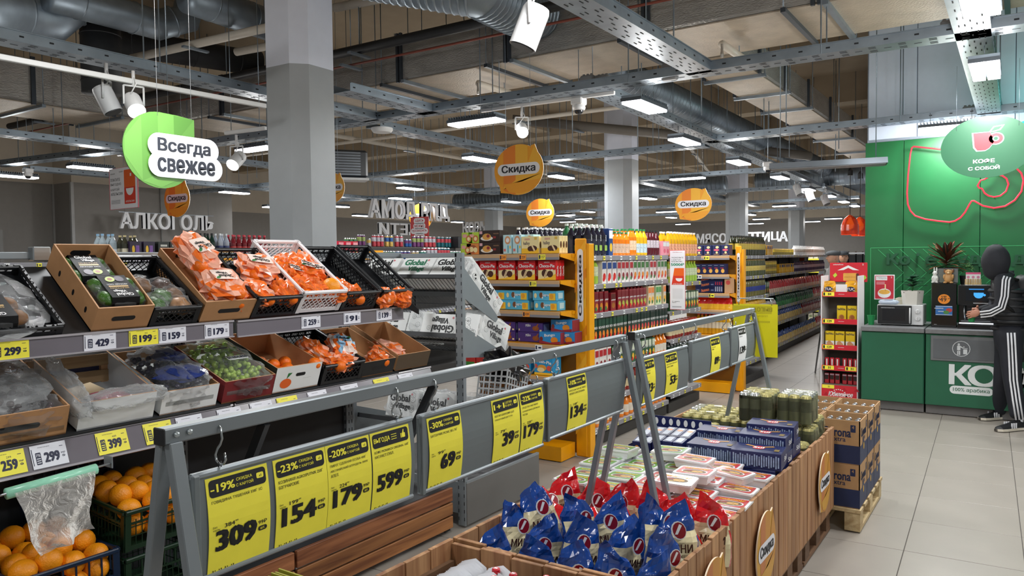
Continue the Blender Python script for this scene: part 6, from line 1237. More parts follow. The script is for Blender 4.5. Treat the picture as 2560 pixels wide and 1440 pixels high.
z=DZ[2]; L_(M_d1,'juice_carton',1477,1524,z,.078,'dark red juice carton at the near end on the third drinks shelf','carton'); L_(M_d3,'juice_carton',1527,1546,z,.105,'wide dark red carton on the third drinks shelf','carton'); L_(M_d2,'juice_carton',1547,1620,z,.078,'dark red juice carton on the third drinks shelf','carton',cols=1); L_(M_m1,'juice_carton',1622,1640,z,.076,'peach juice carton on the third drinks shelf','carton'); L_(M_m2,'juice_carton',1641,1658,z,.076,'green juice carton on the third drinks shelf','carton'); L_(M_m1,'juice_carton',1659,1671,z,.076,'peach and white carton on the third drinks shelf','carton')
z=DZ[3]; L_(M_g1,'juice_carton',1477,1570,z,.072,'dark green juice carton with a silver cap on the fourth drinks shelf','carton'); L_(M_g2,'juice_carton',1572,1671,z,.072,'dark green carton with sliced fruit on the fourth drinks shelf','carton')
z=DZ[4]; L_(M_w2,'juice_carton',1477,1530,z,.08,'white and red carton on the fifth drinks shelf','carton'); L_(M_g3,'juice_carton',1532,1640,z,.08,'green fruit carton on the fifth drinks shelf','carton'); L_(M_gj,'bottle',1641,1671,z,.08,'glass bottle of orange juice on the fifth drinks shelf')
z=DZ[5]; L_(M_d2,'juice_carton',1477,1560,z,.08,'red carton on the sixth drinks shelf','carton'); L_(M_rj,'jar',1561,1671,z,.085,'dark red jar on the sixth drinks shelf','jar')
L_(M_gj,'bottle',1477,1671,DZ[6],.1,'juice bottle on the lowest drinks shelf')
for (z,me,nm,lab,cat) in((1.715,M_jug,'bottle','yellow bottle with a white cap on the short shelving top','bottle'),(1.42,M_gr,'bottle','pale green jar on the short shelving second shelf','jar'),(1.11,M_g3,'juice_carton','small green packet on the short shelving third shelf','packet'),(.80,M_rj,'jar','preserve jar on the short shelving fourth shelf','jar'),(.5,M_g2,'juice_carton','dark carton on the short shelving fifth shelf','carton')): line(me,nm,DX-.045,7.84,8.72,z,.085,lab,cat,lab,2,.085)
# bank card posters
def cardposter(c,w,h,lab,rz=0,big=True,wide=False):
    t=thing('poster',lab,'poster',Matrix.Translation(c)@Matrix.Rotation(rz,4,'Z')); m=MB().box((0,0,0),(w,.004,h),mat('#d8566a',.4,nv=0)); F=fr((-w/2,-.0022,-h/2),(1,0,0),(0,0,1)); m.rect(w/2,h/2,w*.96,h*.985,mat('#eaebf0',.4,nv=0),F,.0003)
    g=mat('#1f8a63',.4,nv=0); O1=mat('#e8641f',.4,nv=0); O2=mat('#d83a24',.4,nv=0)
    if not wide:
        m.text('Пятёрочка',(w*.5,h*.965,.0008),h*.014,REDD,F,w=w*.6); m.text('ЭКОНОМЬТЕ',(w*.1,h*.875,.0008),h*.022,BLACK,F,w=w*.78,al=-1); m.text('С КАРТОЙ',(w*.1,h*.842,.0008),h*.022,BLACK,F,w=w*.6,al=-1); m.text('АПЕЛЬСИН',(w*.1,h*.81,.0008),h*.022,BLACK,F,w=w*.7,al=-1)
        m.text('5000₽',(w*.5,h*.76,.0008),h*.045,g,F,w=w*.84,bold=2); m.poly([(w*.12,h*.42,.0008),(w*.92,h*.42,.0008),(w*.92,h*.7,.0008),(w*.3,h*.7,.0008)],O2,F); m.poly([(w*.22,h*.57,.001),(w*.92,h*.57,.001),(w*.92,h*.7,.001),(w*.3,h*.7,.001)],O1,F)
        m.poly([(w*(.6+.22*math.cos(R(a))),h*(.53+.055*math.sin(R(a))),.0013) for a in range(180,361,20)],WHITE,F); m.text('АПЕЛЬСИН',(w*.5,h*.435,.0013),h*.016,WHITE,F,w=w*.6); m.rect(w*.5,h*.27,w*.66,h*.17,mat('#dcdde2',.5,nv=0),F,.0006); m.text('Оформить|карту'.replace('|','\n'),(w*.4,h*.13,.0008),h*.035,BLACK,F,w=w*.5); m.rect(w*.45,h*.05,w*.6,h*.02,mat('#b7b8bd',.5,nv=0),F,.0008)
    else:
        for i,s_ in enumerate(('ПЛАТИТЕ','ВЫГОДНО','КАРТОЙ','АПЕЛЬСИН')): m.text(s_,(w*.05,h*(.72-.115*i),.0008),h*.07,BLACK,F,w=w*(.34,.37,.3,.42)[i],al=-1)
        m.text('АПЕЛЬСИН',(w*.05,h*.87,.0008),h*.03,BLACK,F,al=-1); m.text('Х5 КАРТА',(w*.36,h*.9,.0008),h*.03,BLACK,F,al=-1); m.rrect(w*.72,h*.52,w*.38,h*.82,.01,O2,F,z=.0008); m.rrect(w*.72,h*.72,w*.38,h*.42,.01,O1,F,z=.001); m.poly([(w*(.72+.13*math.cos(R(a))),h*(.48+.17*math.sin(R(a))),.0013) for a in range(180,361,20)],WHITE,F); m.rect(w*.76,h*.8,w*.05,h*.07,WHITE,F,.0013); m.text('АПЕЛЬСИН',(w*.72,h*.17,.0013),h*.045,WHITE,F,w=w*.3)
        for i in range(5): m.rect(w*.22,h*(.22-.02*i),w*.32,h*.008,mat('#8a8b90',.5,nv=0),F,.0008)
    m.build('sheet',t); 
    return t
cardposter(at(1694,700,y=7.77)+Vector((.0,.0,0)),.175,.64,'tall white bank-card poster at the end of the drinks shelving'); cardposter(at(2003,662,y=17),.155,.75,'distant white bank-card poster beside the dairy shelves')
p=cardposter(at(309,470,d=9.2),.70,.50,'square bank-card poster hanging left of the green sign',R(-3),wide=True)
for x in(-.3,.3): MB().tube([(x,0,.23),(x,0,5.26-2.6)],.002,GALV,4).build('wire',p)
# second yellow end display
E2=9.3; x0=at(1700,640,y=E2).x; x1=at(1824,640,y=E2).x; b0=at(1838,640,y=9.5).x; b1=at(1853,640,y=9.5).x
endcap('second yellow end display of navy biscuit boxes, farther back',x0,x1,E2,9.52,[1.716,1.48,1.245,1.04,.72,.4],1.835,b0,b1,'Скидка',{1.72:[(.55,YEL,None)],1.48:[(.4,WHITE,None)],1.25:[(.3,YEL,None),(.65,YEL,None)],1.24:[(.3,YEL,None),(.65,YEL,None)]})
n1=carton(.105,.12,.13,NB,[('F','e',.5,.52,.34,.1,mat('#e0607a',.4)),('F','e',.6,.78,.2,.12,CREAM),('F','e',.55,.28,.14,.1,CREAM),('F','r',.5,.12,.6,.04,GOLD)]).mesh('biscuit_box'); n2=carton(.078,.12,.13,NB,[('F','e',.62,.32,.28,.2,mat('#e8b85a',.4)),('F','r',.5,.6,.5,.08,mat('#c0304a',.4)),('F','r',.5,.85,.6,.04,mat('#9fb0d0',.5))]).mesh('biscuit_box')
n3=carton(.26,.12,.07,NB,[('F','t','Яшкино',.5,.5,.5,mat('#e8865a',.4),.4,2,12),('F','r',.85,.5,.14,.2,mat('#7a8ab8',.5)),('F','r',.14,.5,.14,.2,mat('#7a8ab8',.5))]).mesh('biscuit_box'); n4=carton(.03,.12,.2,NB,[('F','r',.5,.6,.4,.2,mat('#c0304a',.4)),('F','r',.5,.25,.5,.3,mat('#a8b0c8',.5))]).mesh('biscuit_box')
putx(n1,'biscuit_box',[1751,1773,1795,1817],9.4,1.718,'navy biscuit box with clustered biscuits on the top shelf of the second end display','biscuit box','navy boxes, top row'); putx(n2,'biscuit_box',[1735,1749,1764,1779,1794,1809],9.4,1.482,'navy cracker box with a golden half-moon on the second shelf','biscuit box','navy cracker boxes')
for k_ in range(3): tag(ob('biscuit_box',n3,None,T(at(1767,700,y=9.4).x,9.4,1.247+.071*k_)),'long navy waffle box lying, %s of three from the bottom'%names[k_],'biscuit box','long navy boxes')
putx(n4,'biscuit_box',[1793,1798,1803,1808],9.4,1.247,'narrow navy box on edge, third shelf of the second end display','biscuit box','narrow navy boxes')
tag(carton(.09,.1,.19,mat('#c89a72',.6),[('F','e',.5,.7,.3,.15,mat('#d0504a',.5))]).build('paper_bag',None,T(at(1826,700,y=9.4).x,9.36,1.247)),'brown paper pack beside the second yellow board','packet')
rb=pouch(.1,.07,.15,[(.45,YLW),(1,RD)],5).mesh('snack_bag'); putx(rb,'snack_bag',[1748,1762,1777,1792,1807,1821],9.42,1.04,'red and yellow snack bag on the fourth shelf of the second end display','snack bag','red and yellow bags')
oil=bottle(mat('#d8a420',.12,nv=.1,coat=.6),mat('#e8e0c8',.4,nv=.2),RD,.04,.26,10,(.3,.6)).mesh('bottle'); putx(oil,'bottle',rg(9,1742,1826),9.42,.72,'yellow oil bottle with a red cap low on the second end display','bottle','oil bottles'); putx(oil,'bottle',rg(9,1742,1826),9.42,.4,'yellow oil bottle on the lowest shelf of the second end display','bottle','oil bottles below')
# third run: jars and bottles, then crisps, seen along the aisle
A3=R(2.6); run('shelving of oil bottles and jars right behind the second yellow display',-3.02,9.75,11.1,[1.715,1.44,1.16,.88,.6,.3],rot=0,seed=5)
for z,me,nm,lab in((1.715,bottle(mat('#2c3018',.15,nv=.2,coat=.5),mat('#c8b04a',.4,nv=.3,ns=50),mat('#20221e',.4),.033,.26,8).mesh('b'),'bottle','dark olive oil bottle on the top shelf past the second display'),(1.44,bottle(mat('#4a5220',.15,nv=.3,coat=.5),mat('#d8c060',.4,nv=.3,ns=50),GOLD,.034,.22,8,neck=.75,capr=.75).mesh('b'),'jar','olive jar on the second shelf past the second display'),(1.16,bottle(mat('#6a6420',.15,nv=.3,coat=.5),mat('#2a3a8a',.4,nv=.3,ns=50),BLACK,.034,.22,8,neck=.75,capr=.75).mesh('b'),'jar','gherkin jar on the third shelf past the second display'),(.88,oil,'bottle','oil bottle on the fourth shelf past the second display')): line(me,nm,-3.06,9.8,11.05,z,.075,lab,'jar' if nm=='jar' else 'bottle',lab,2,.08)
X3=-3.42; Y3=11.4; L3=7.2; Z3=[1.72,1.40,1.08,.82,.55,.16]
run('long shelving of sauces, sweets and crisps receding along the open aisle',X3,Y3,Y3+L3,Z3,rot=A3,seed=9)
def fx3(y): return -(y-Y3)*math.tan(A3)
def P3(lo,hi,z,me,nm,pitch,lab,cat): line(me,nm,X3-.05,Y3+L3*lo,Y3+L3*hi,z,pitch,lab,cat,lab,1,.09,pi/2+A3,.006,fx3,3)
cn=can(mat('#8a7a3a',.3,metal=.4,nv=.3,ns=40),mat('#d8b83a',.4),GOLD,.04,.11,10).mesh('can'); tw=cartonp(.1,.1,.16,mat('#e0a81f',.4,nv=.3,ns=30),mat('#1f2a5a',.4),YLW).mesh('packet'); wb=bottle(mat('#e8e6e2',.3,nv=.1),mat('#c8b8a8',.4,nv=.3),WCAP,.035,.18,8).mesh('bottle'); pbx=bottle(mat('#4a3a5a',.2,nv=.3),mat('#b8a8b8',.4,nv=.3),BLACK,.033,.2,8).mesh('bottle')
rbg=pouch(.14,.08,.2,[(.3,mat('#e8c8b0',.25,coat=.5)),(1,SR)],2).mesh('snack_bag'); gbg=pouch(.14,.08,.18,[(.4,mat('#3a8a4a',.25,coat=.5,nv=.2)),(1,mat('#1d5a3a',.2,coat=.5,nv=.2))],3).mesh('snack_bag'); bbg=pouch(.15,.08,.2,[(.5,mat('#e0c070',.25,coat=.5,nv=.2)),(1,SB)],4).mesh('snack_bag'); wbg=pouch(.12,.08,.13,[(.5,mat('#d8b0a0',.25,coat=.5,nv=.2)),(1,mat('#e8e0dc',.25,coat=.5))],5).mesh('snack_bag'); mbg=pouch(.14,.08,.2,[(.5,mat('#c89a8a',.25,coat=.5,nv=.2)),(1,mat('#8e2030',.2,coat=.5,nv=.2))],6).mesh('snack_bag')
P3(.0,.25,1.72,tw,'packet',.12,'yellow and navy packet on the top shelf of the receding run','packet'); P3(.27,.5,1.72,cn,'can',.1,'golden can on the top shelf of the receding run','can'); P3(.52,1,1.72,wb,'bottle',.1,'white bottle on the top shelf of the receding run','bottle')
P3(0,.3,1.40,cn,'can',.1,'golden can on the second shelf of the receding run','can'); P3(0,.3,1.51,cn,'can',.1,'golden can stacked on the second shelf of the receding run','can'); P3(.32,.5,1.40,tw,'packet',.12,'yellow packet on the second shelf of the receding run','packet'); P3(.52,1,1.40,pbx,'bottle',.1,'dark sauce bottle on the second shelf of the receding run','bottle')
P3(0,.22,1.08,M_g3,'packet',.11,'green packet on the third shelf of the receding run','packet'); P3(.23,1,1.08,rbg,'snack_bag',.15,'red sweet bag on the third shelf of the receding run','snack bag')
P3(0,.3,.82,wbg,'snack_bag',.13,'pale sweet bag on the fourth shelf of the receding run','snack bag'); P3(.31,.8,.82,gbg,'snack_bag',.15,'green snack bag on the fourth shelf of the receding run','snack bag'); P3(.8,1,.82,rbg,'snack_bag',.15,'red snack bag at the end of the fourth shelf','snack bag')
P3(0,.62,.55,bbg,'snack_bag',.16,'blue crisp bag on the fifth shelf of the receding run','snack bag'); P3(.63,1,.55,mbg,'snack_bag',.16,'maroon crisp bag on the fifth shelf of the receding run','snack bag')
P3(0,.2,.16,mbg,'snack_bag',.16,'maroon crisp bag on the bottom shelf of the receding run','snack bag'); P3(.2,.85,.16,bbg,'snack_bag',.16,'blue crisp bag on the bottom shelf of the receding run','snack bag'); P3(.85,1,.16,rbg,'snack_bag',.16,'red crisp bag at the end of the bottom shelf','snack bag')
# dairy end unit and far runs
YD=20.2; xa=at(2005,700,y=YD).x; xb=at(2047,700,y=YD).x
t=thing('shelving_unit','grey end unit of pale dairy packets at the far end of the aisle','shelving'); MB().box(((xa+xb)/2,YD+.45,.95),(xb-xa,.02,1.85),BK).build('back_panel',t)
for x in(xa,xb): MB().box((x,YD+.23,.95),(.03,.46,1.9),mat('#6f7275',.4)).build('side_panel',t)
ck=carton(.1,.1,.16,mat('#dcd8c4',.4,nv=.1),[('F','r',.5,.5,.7,.3,mat('#8a9a6a',.4,nv=.2))]).mesh('packet')
for k_,z in enumerate((1.95,1.62,1.3,.98,.66,.32,.08)):
    if z<1.9:
        MB().box(((xa+xb)/2,YD+.2,z),(xb-xa,.4,.02),WHITE).build('shelf',t); MB().box(((xa+xb)/2,YD-.004,z-.01),(xb-xa,.008,.04),YEL).build('price_strip',t)
        for i in range(int((xb-xa)/.125)): tag(ob('packet',ck,None,T(xa+.08+.125*i,YD+.08,z+.01)),'pale packet on the dairy end unit, shelf %s from the top'%names[k_-1],'packet','pale packets on the dairy end unit')
run('far low shelving of bottles behind the red stand',at(2160,700,y=15).x-.0,15,19.5,[1.75,1.5],rot=R(2.6),seed=12)
# people browsing beyond the red biscuit stand
def skin_person(name,lab,M,joints,edges,rad,mats,root=0):
    me=bpy.data.meshes.new(name); me.from_pydata(joints,edges,[]); o=bpy.data.objects.new(name,me); COL.objects.link(o)
    sk=o.modifiers.new('skin','SKIN'); sk.use_smooth_shade=True
    for i,r in enumerate(rad): me.skin_vertices[0].data[i].radius=r if isinstance(r,tuple) else (r,r)
    me.skin_vertices[0].data[root].use_root=True; sb=o.modifiers.new('sub','SUBSURF'); sb.levels=2; sb.render_levels=2
    dg=bpy.context.evaluated_depsgraph_get(); m2=bpy.data.meshes.new_from_object(o.evaluated_get(dg)); bpy.data.objects.remove(o)
    for m in mats: m2.materials.append(m)
    return m2
def passer(c,lab,coat,capc,rz):
    J=[(0,0,.95),(0,0,1.15),(0,0,1.38),(0,0,1.5),(.19,0,1.42),(.24,.03,1.15),(.22,-.08,.92),(-.19,0,1.42),(-.24,.03,1.15),(-.22,-.08,.92),(.1,0,.85),(.1,0,.45),(.1,0,.06),(.1,-.12,.04),(-.1,0,.85),(-.1,0,.45),(-.1,0,.06),(-.1,-.12,.04),(0,0,1.56)]
    E_=[(0,1),(1,2),(2,3),(2,4),(4,5),(5,6),(2,7),(7,8),(8,9),(0,10),(10,11),(11,12),(12,13),(0,14),(14,15),(15,16),(16,17),(3,18)]
    Rr=[(.17,.13),(.18,.13),(.2,.12),.07,.075,.055,.04,.075,.055,.04,.1,.07,.05,.045,.1,.07,.05,.045,.055]
    t=thing('person',lab,'person',Matrix.Translation(c)@Matrix.Rotation(rz,4,'Z')); me=skin_person('body',lab,None,J,E_,Rr,[coat]); ob('body',me,t)
    m=MB(); blob(m,(0,-.005,1.66),(.082,.1,.115),mat('#c9977a',.5,nv=.04),seed=1,n=16,k=12,amp=.02,sm=True); blob(m,(0,-.105,1.65),(.014,.02,.02),mat('#c9977a',.5,nv=.04),n=8,k=6,amp=0,sm=True)
    for sx in(-1,1): blob(m,(sx*.082,.01,1.655),(.012,.02,.03),mat('#c08a70',.5),n=8,k=6,amp=0,sm=True); m.ell(sx*.032,1.675,.012,.006,BLACK,fr((0,-.1005,0),(1,0,0),(0,0,1)))
    m.build('head',t); m=MB(); blob(m,(0,.0,1.735),(.105,.13,.052),capc,seed=2,n=16,k=8,amp=.03,sm=True); m.box((0,-.12,1.715),(.13,.07,.014),capc,bev=.005); m.build('cap',t); return t
p=at(2083,650,d=13.2); passer((p.x,p.y,0),'person in a grey flat cap facing left, behind the red biscuit stand',mat('#7a7a78',.8,nv=.1),mat('#55585a',.8,nv=.1,ns=40),R(-60)); p=at(2108,648,d=14); passer((p.x,p.y,0),'person in a dark cap just behind the first capped one',mat('#5a5a5e',.8,nv=.1),mat('#3f4246',.8,nv=.1,ns=40),R(20))
# ---- gondolas seen over the fruit stand beam ----
XB=-7.3; run('long shelving of alcohol behind the fruit stand, only its top showing',XB,2.5,9.9,[1.72,1.35,.95,.5],seed=20,top=1.76)
def BL(me,nm,a,b,z,p,lab,cat,cols=1,dx=.08): line(me,nm,XB-.05,at(a,620,x=XB).y,at(b,620,x=XB).y,z,p,lab,cat,lab,cols,dx)
vod=bottle(mat('#b8c8d0',.08,nv=.1,trans=.3),mat('#dfe6ee',.4,nv=.1),mat('#8fb8d8',.3,metal=.3),.036,.27,8,(.15,.45)).mesh('bottle'); win=bottle(mat('#3a3a2c',.15,nv=.2,coat=.5),mat('#d8d0b8',.4,nv=.3),mat('#c8b888',.4),.036,.26,8,(.2,.5)).mesh('bottle')
dbx=carton(.12,.12,.2,mat('#1f2520',.4,nv=.1),[('F','r',.5,.35,.7,.3,mat('#b0404a',.4,nv=.3)),('F','r',.5,.8,.6,.1,mat('#d8d8d0',.4))]).mesh('wine_box'); dbx2=carton(.12,.12,.2,mat('#2a1d3a',.4,nv=.1),[('F','e',.3,.6,.12,.2,YLW),('F','r',.65,.6,.3,.4,mat('#8a5ab0',.4,nv=.2))]).mesh('wine_box'); dbx3=carton(.13,.12,.2,mat('#26382c',.4,nv=.1),[('F','r',.5,.4,.6,.2,mat('#3a5a40',.4))]).mesh('wine_box')
BL(vod,'bottle',250,305,1.72,.085,'clear spirit bottle with a blue cap on the alcohol shelving','bottle',2); BL(win,'bottle',306,360,1.72,.08,'short dark bottle with a pale cap on the alcohol shelving','bottle',2); BL(dbx2,'wine_box',320,392,1.72,.13,'purple wine box on the alcohol shelving','box'); BL(dbx,'wine_box',393,455,1.72,.13,'black wine box with a red picture on the alcohol shelving','box'); BL(dbx3,'wine_box',456,512,1.72,.14,'dark green wine box on the alcohol shelving','box')
gb=bottle(mat('#14352a',.15,nv=.2,coat=.5),mat('#3a4a40',.4,nv=.3),BLACK,.034,.3,8,(.2,.55)).mesh('bottle'); sb_=bottle(mat('#aeb6c4',.15,nv=.2,coat=.5),mat('#40508a',.4,nv=.3),mat('#d8dce0',.3,metal=.5),.034,.3,8,(.2,.55)).mesh('bottle'); rb2=bottle(mat('#7a1a24',.15,nv=.2,coat=.5),mat('#e04a4a',.4,nv=.3),mat('#d0384a',.4),.034,.29,8,(.15,.55)).mesh('bottle')
BL(gb,'bottle',495,548,1.72,.07,'dark green bottle on the alcohol shelving','bottle',2); BL(sb_,'bottle',549,584,1.72,.07,'silver bottle on the alcohol shelving','bottle',2); BL(rb2,'bottle',585,676,1.72,.07,'red bottle near the pillar on the alcohol shelving','bottle',2)
rc=cartonp(.09,.09,.24,mat('#c0203a',.35,nv=.1,coat=.4),mat('#f0a0a8',.4),YLW).mesh('packet'); BL(rc,'packet',846,900,1.72,.1,'red carton right of the pillar on the alcohol shelving','carton')
CC=['#8a9a5a','#b0404a','#2a5a9a','#3a7a5a','#a8a8b0','#6a3a6a','#20606a','#c8a85a']; cm=[can(mat(c,.25,metal=.4,nv=.3,ns=40),mat(CC[(i+3)%8],.3,metal=.3,nv=.3,ns=50),None,.033,.115 if i in(0,2,3,4) else .165,8).mesh('can') for i,c in enumerate(CC)]
for i,(a,b,k_,z,nm) in enumerate(((948,975,0,1.72,'pale green'),(976,995,3,1.72,'green'),(996,1032,2,1.72,'blue'),(1033,1055,4,1.72,'silver'),(1056,1072,3,1.72,'dark green'),(1073,1100,1,1.72,'red'),(1101,1130,6,1.72,'teal'),(1131,1160,3,1.72,'bottle green'))): BL(cm[k_],'can',a,b,z,.07,'small %s can in the front row of cans'%nm,'can',2)
for i,(a,b,k_,nm) in enumerate(((862,892,0,'green and pink'),(893,915,5,'plum'),(916,930,4,'pale silver'),(931,960,1,'maroon'),(961,985,7,'sandy'),(986,1010,1,'scarlet'),(1011,1030,2,'blue'),(1031,1060,5,'purple'),(1061,1090,1,'crimson'),(1091,1112,6,'turquoise'),(1113,1135,6,'teal'))):
    me=cm[k_]; yy0,yy1=at(a,610,x=XB-.3).y,at(b,610,x=XB-.3).y; line(me,'can',XB-.3,yy0,yy1,1.90,.07,'%s can in the raised back row of cans'%nm,'can','%s cans, back row'%nm,1)
MB(); tag(MB().box((XB-.34,(at(862,610,x=XB-.3).y+at(1135,610,x=XB-.3).y)/2,1.81),(.14,at(1135,610,x=XB-.3).y-at(862,610,x=XB-.3).y,.155),BK).build('shelf_riser'),'dark riser under the back row of cans','shelf riser')
for px,l in((537,'yellow discount divider in the alcohol row left of the pillar'),(925,'yellow discount divider in the can row right of the pillar')):
    y=at(px,620,x=XB).y; m=MB().prism([(-.2,0),(.2,0),(.2,.12),(.02,.12),(-.12,.08)],.02,YG,fr((XB+.03,y,1.72),(0,1,0),(0,0,1))); m.pill(-.02,.03,.16,.05,WHITE,fr((XB+.0505,y,1.72),(0,1,0),(0,0,1)),.001); tag(m.build('shelf_divider'),l,'divider')
cb=MB().box((0,0,.08),(.3,.2,.18),BLACK,bev=.01); cb.rect(-.05,.1,.06,.03,YLW,fr((0,-.101,0),(1,0,0),(0,0,1)),.001); tag(cb.build('black_box',None,T(XB-.3,at(1128,600,x=XB-.3).y+.1,1.90)),'black carton standing behind the turquoise cans','carton')
# white film and papers on the fruit stand top
gb2=pouch(.1,.08,.22,[(1,PETG)],1)
line(bottle(PETG,mat('#2a7a4a',.3,nv=.2),mat('#d8e0d8',.3),.045,.3,10,(.3,.6)).mesh('bottle'),'bottle',-3.4,6.1,6.7,1.724,.095,'green water bottle seen over the cake boxes','bottle','green water bottles',2,.1)
line(M_black,'bottle',-3.72,5.9,6.9,1.724,.09,'dark bottle with a white cap on the far side of the drinks shelving','bottle','dark bottles on the far side',3,.09)
run('drinks shelving backing onto the main drinks run',-3.62,5.95,7.74,[1.724],seed=31,depth=.4)
# ================= hanging letters and signs =================
LW_=mat('#e4e6ea',.5,nv=.02,name='white_letters'); LS_=mat('#9a7a5c',.6,nv=.02)
def letters(txt,o,u,h,w,lab,wires=True,ext=.05):
    M=fr(o,u,(0,0,1)); t=thing('hanging_letters',lab,'lettering',M); n=len(txt); 
    full=textgeo(txt,2)[2]; kx=w/full; acc=0; 
    for i,chr_ in enumerate(txt):
        if chr_==' ': continue
        pre=textgeo(txt[:i+1],2)[2] if i else textgeo(chr_,2)[2]; cw=textgeo(chr_,2)[2]
        cx=(-full/2+pre-cw/2)*kx; m=MB(); m.text(chr_,(cx,0,0),h,LW_,None,w=cw*kx,bold=2,ext=ext); m.text(chr_,(cx,0,-.012),h,LW_,None,w=cw*kx,bold=2); m.build('letter',t)
    if wires:
        for x in(-w*.45,w*.45): MB().tube([(x,h/2,.02),(x,5.26-o[2],.02)],.004,GALV,4).build('wire',t)
        MB().box((0,h/2+.01,.02),(w*1.02,.01,.01),GALV).build('carrier_bar',t)
    return t
o=at(421,555,x=-15.7); a=at(305,555,x=-15.7); b_=at(536,555,x=-15.7); letters('АЛКОГОЛЬ',o,(0,1,0),.33,(b_.y-a.y),'white hanging letters spelling alcohol on the grey wall at the left')
o=at(1030,527,x=-9.6); a=at(932,527,x=-9.6); b_=at(1127,527,x=-9.6); letters('ДЛЯ ДОМА',o,(0,-1,0),.33,(b_.y-a.y),'white hanging letters for the household aisle, seen mirrored from behind')
o=at(1000,573,x=-15); letters('ДЕТИ',o,(0,-1,0),.32,1.7,'small mirrored hanging letters left of the red price-check sign')
o=at(1197,568,y=21); a=at(1160,568,y=21); b_=at(1236,568,y=21); letters('КОРМА',o,(1,0,0),.36,b_.x-a.x,'white hanging letters for pet food at centre')
o=at(1779,596,y=33.5); a=at(1743,596,y=33.5); b_=at(1816,596,y=33.5); letters('МЯСО',o,(1,0,0),.42,b_.x-a.x,'white letters for meat on the far back wall',False); o=at(1917,592,y=33.5); a=at(1866,592,y=33.5); b_=at(1968,592,y=33.5); letters('ПТИЦА',o,(1,0,0),.42,b_.x-a.x,'white letters for poultry on the far back wall',False)
def hdisc(px,py,d,rx,ry,lab):
    c=at(px,py,d=d); t=thing('discount_sign',lab,'sign',Matrix.Translation(c)); m=MB(); disc(m,rx,fr((0,0,0),(1,0,0),(0,0,1)),ry); m.build('disc',t)
    for x in(-rx*.5,rx*.5): MB().tube([(x,0,ry*.8),(x,0,5.26-c.z)],.002,GALV,4).build('wire',t)
hdisc(1296,424,7.4,.285,.245,'large orange hanging discount disc in the centre'); hdisc(1350,532,13.5,.29,.25,'small orange hanging disc right below the largest'); hdisc(1733,511,11,.275,.235,'orange hanging discount disc right of the second pillar'); hdisc(442,497,9.6,.275,.23,'orange hanging disc under the green sign'); hdisc(1052,542,15,.3,.26,'orange disc half hidden behind the mirrored letters'); hdisc(830,470,8.6,.2,.17,'orange disc almost hidden behind the near pillar')
c=at(1049,572,d=13.5); t=thing('price_check_sign','red square sign about checking prices, behind the mirrored letters','sign',Matrix.Translation(c)); m=MB().box((0,0,0),(.42,.01,.42),mat('#c23030',.4,nv=0)); F=fr((0,-.006,0),(1,0,0),(0,0,1))
for i,(s_,w_) in enumerate((('здесь',.2),('можно',.22),('проверить',.34),('цену',.18))): m.pill(0,.14-.09*i,w_+.06,.1,LW_,F,.001); m.text(s_,(0,.14-.09*i,.0016),.05,REDD,F,w=w_)
m.build('board',t); MB().tube([(0,0,.2),(0,0,5.26-c.z)],.003,GALV,4).build('wire',t)
# green leaf-shaped fresh sign
GX=-4.55; LGN=mat('#5f9440',.4,nv=0,name='leaf_green'); LG2=mat('#558a38',.4,nv=0); LG3=mat('#6aa049',.4,nv=0)
c=at(397,375,x=GX); yl=at(307,375,x=GX).y; yr=at(487,375,x=GX).y; zt=at(397,280,x=GX).z; zb=at(397,470,x=GX).z; rx=(yr-yl)/2; rz_=(zt-zb)/2; cy=(yl+yr)/2; cz=(zt+zb)/2
t=thing('fresh_sign','green leaf-shaped hanging sign with white rounded lettering plates','sign',fr((GX,cy,cz),(0,1,0),(0,0,1)))
P=[(rx*math.cos(R(a)),rz_*math.sin(R(a))) for a in range(90,361,8)]+[(rx,0),(rx,rz_*.93),(rx*.5,rz_*.985)]
m=MB().prism(P,.008,LGN,T(0,0,-.008)); m.poly([(-.5*rx,-.84*rz_,.0006),(-.5*rx,.84*rz_,.0006),(-.95*rx,.25*rz_,.0006),(-.97*rx,-.2*rz_,.0006)],LG3); m.poly([(-.05*rx,.99*rz_,.0006),(.4*rx,.98*rz_,.0006),(.4*rx,-.2*rz_,.0006),(-.05*rx,-.2*rz_,.0006)],LG3); m.poly([(.4*rx,.2*rz_,.0008),(.4*rx,.97*rz_,.0008),(.98*rx,.92*rz_,.0008)],LG2); m.poly([(-.5*rx,-.84*rz_,.001),(.7*rx,-.25*rz_,.001),(.8*rx,-.6*rz_,.001),(0,-.98*rz_,.001)],LG3); m.build('leaf_board',t)
m=MB(); PW2=mat('#eceef6',.4,nv=0); yt0=at(366,360,x=GX).y-cy; yt1=at(543,360,x=GX).y-cy; m.pill((yt0+yt1)/2,.03,yt1-yt0,.155,PW2,None,.014); yb0=at(368,420,x=GX).y-cy; yb1=at(553,420,x=GX).y-cy; m.pill((yb0+yb1)/2,-.09,yb1-yb0,.16,PW2,None,.0138); m.text('Всегда',((yt0+yt1)/2,.03,.016),.095,mat('#333741',.5,nv=0),w=(yt1-yt0)*.73,bold=2); m.text('свежее',((yb0+yb1)/2,-.09,.016),.085,mat('#333741',.5,nv=0),w=(yb1-yb0)*.76,bold=2); m.build('lettering_plates',t)
for x in(-.05*rx,.92*rx): MB().tube([(x,rz_*.9,.0),(x,5.26-cz,.0)],.0018,mat('#b8bcc0',.3,metal=.5,nv=0),4).build('wire',t)
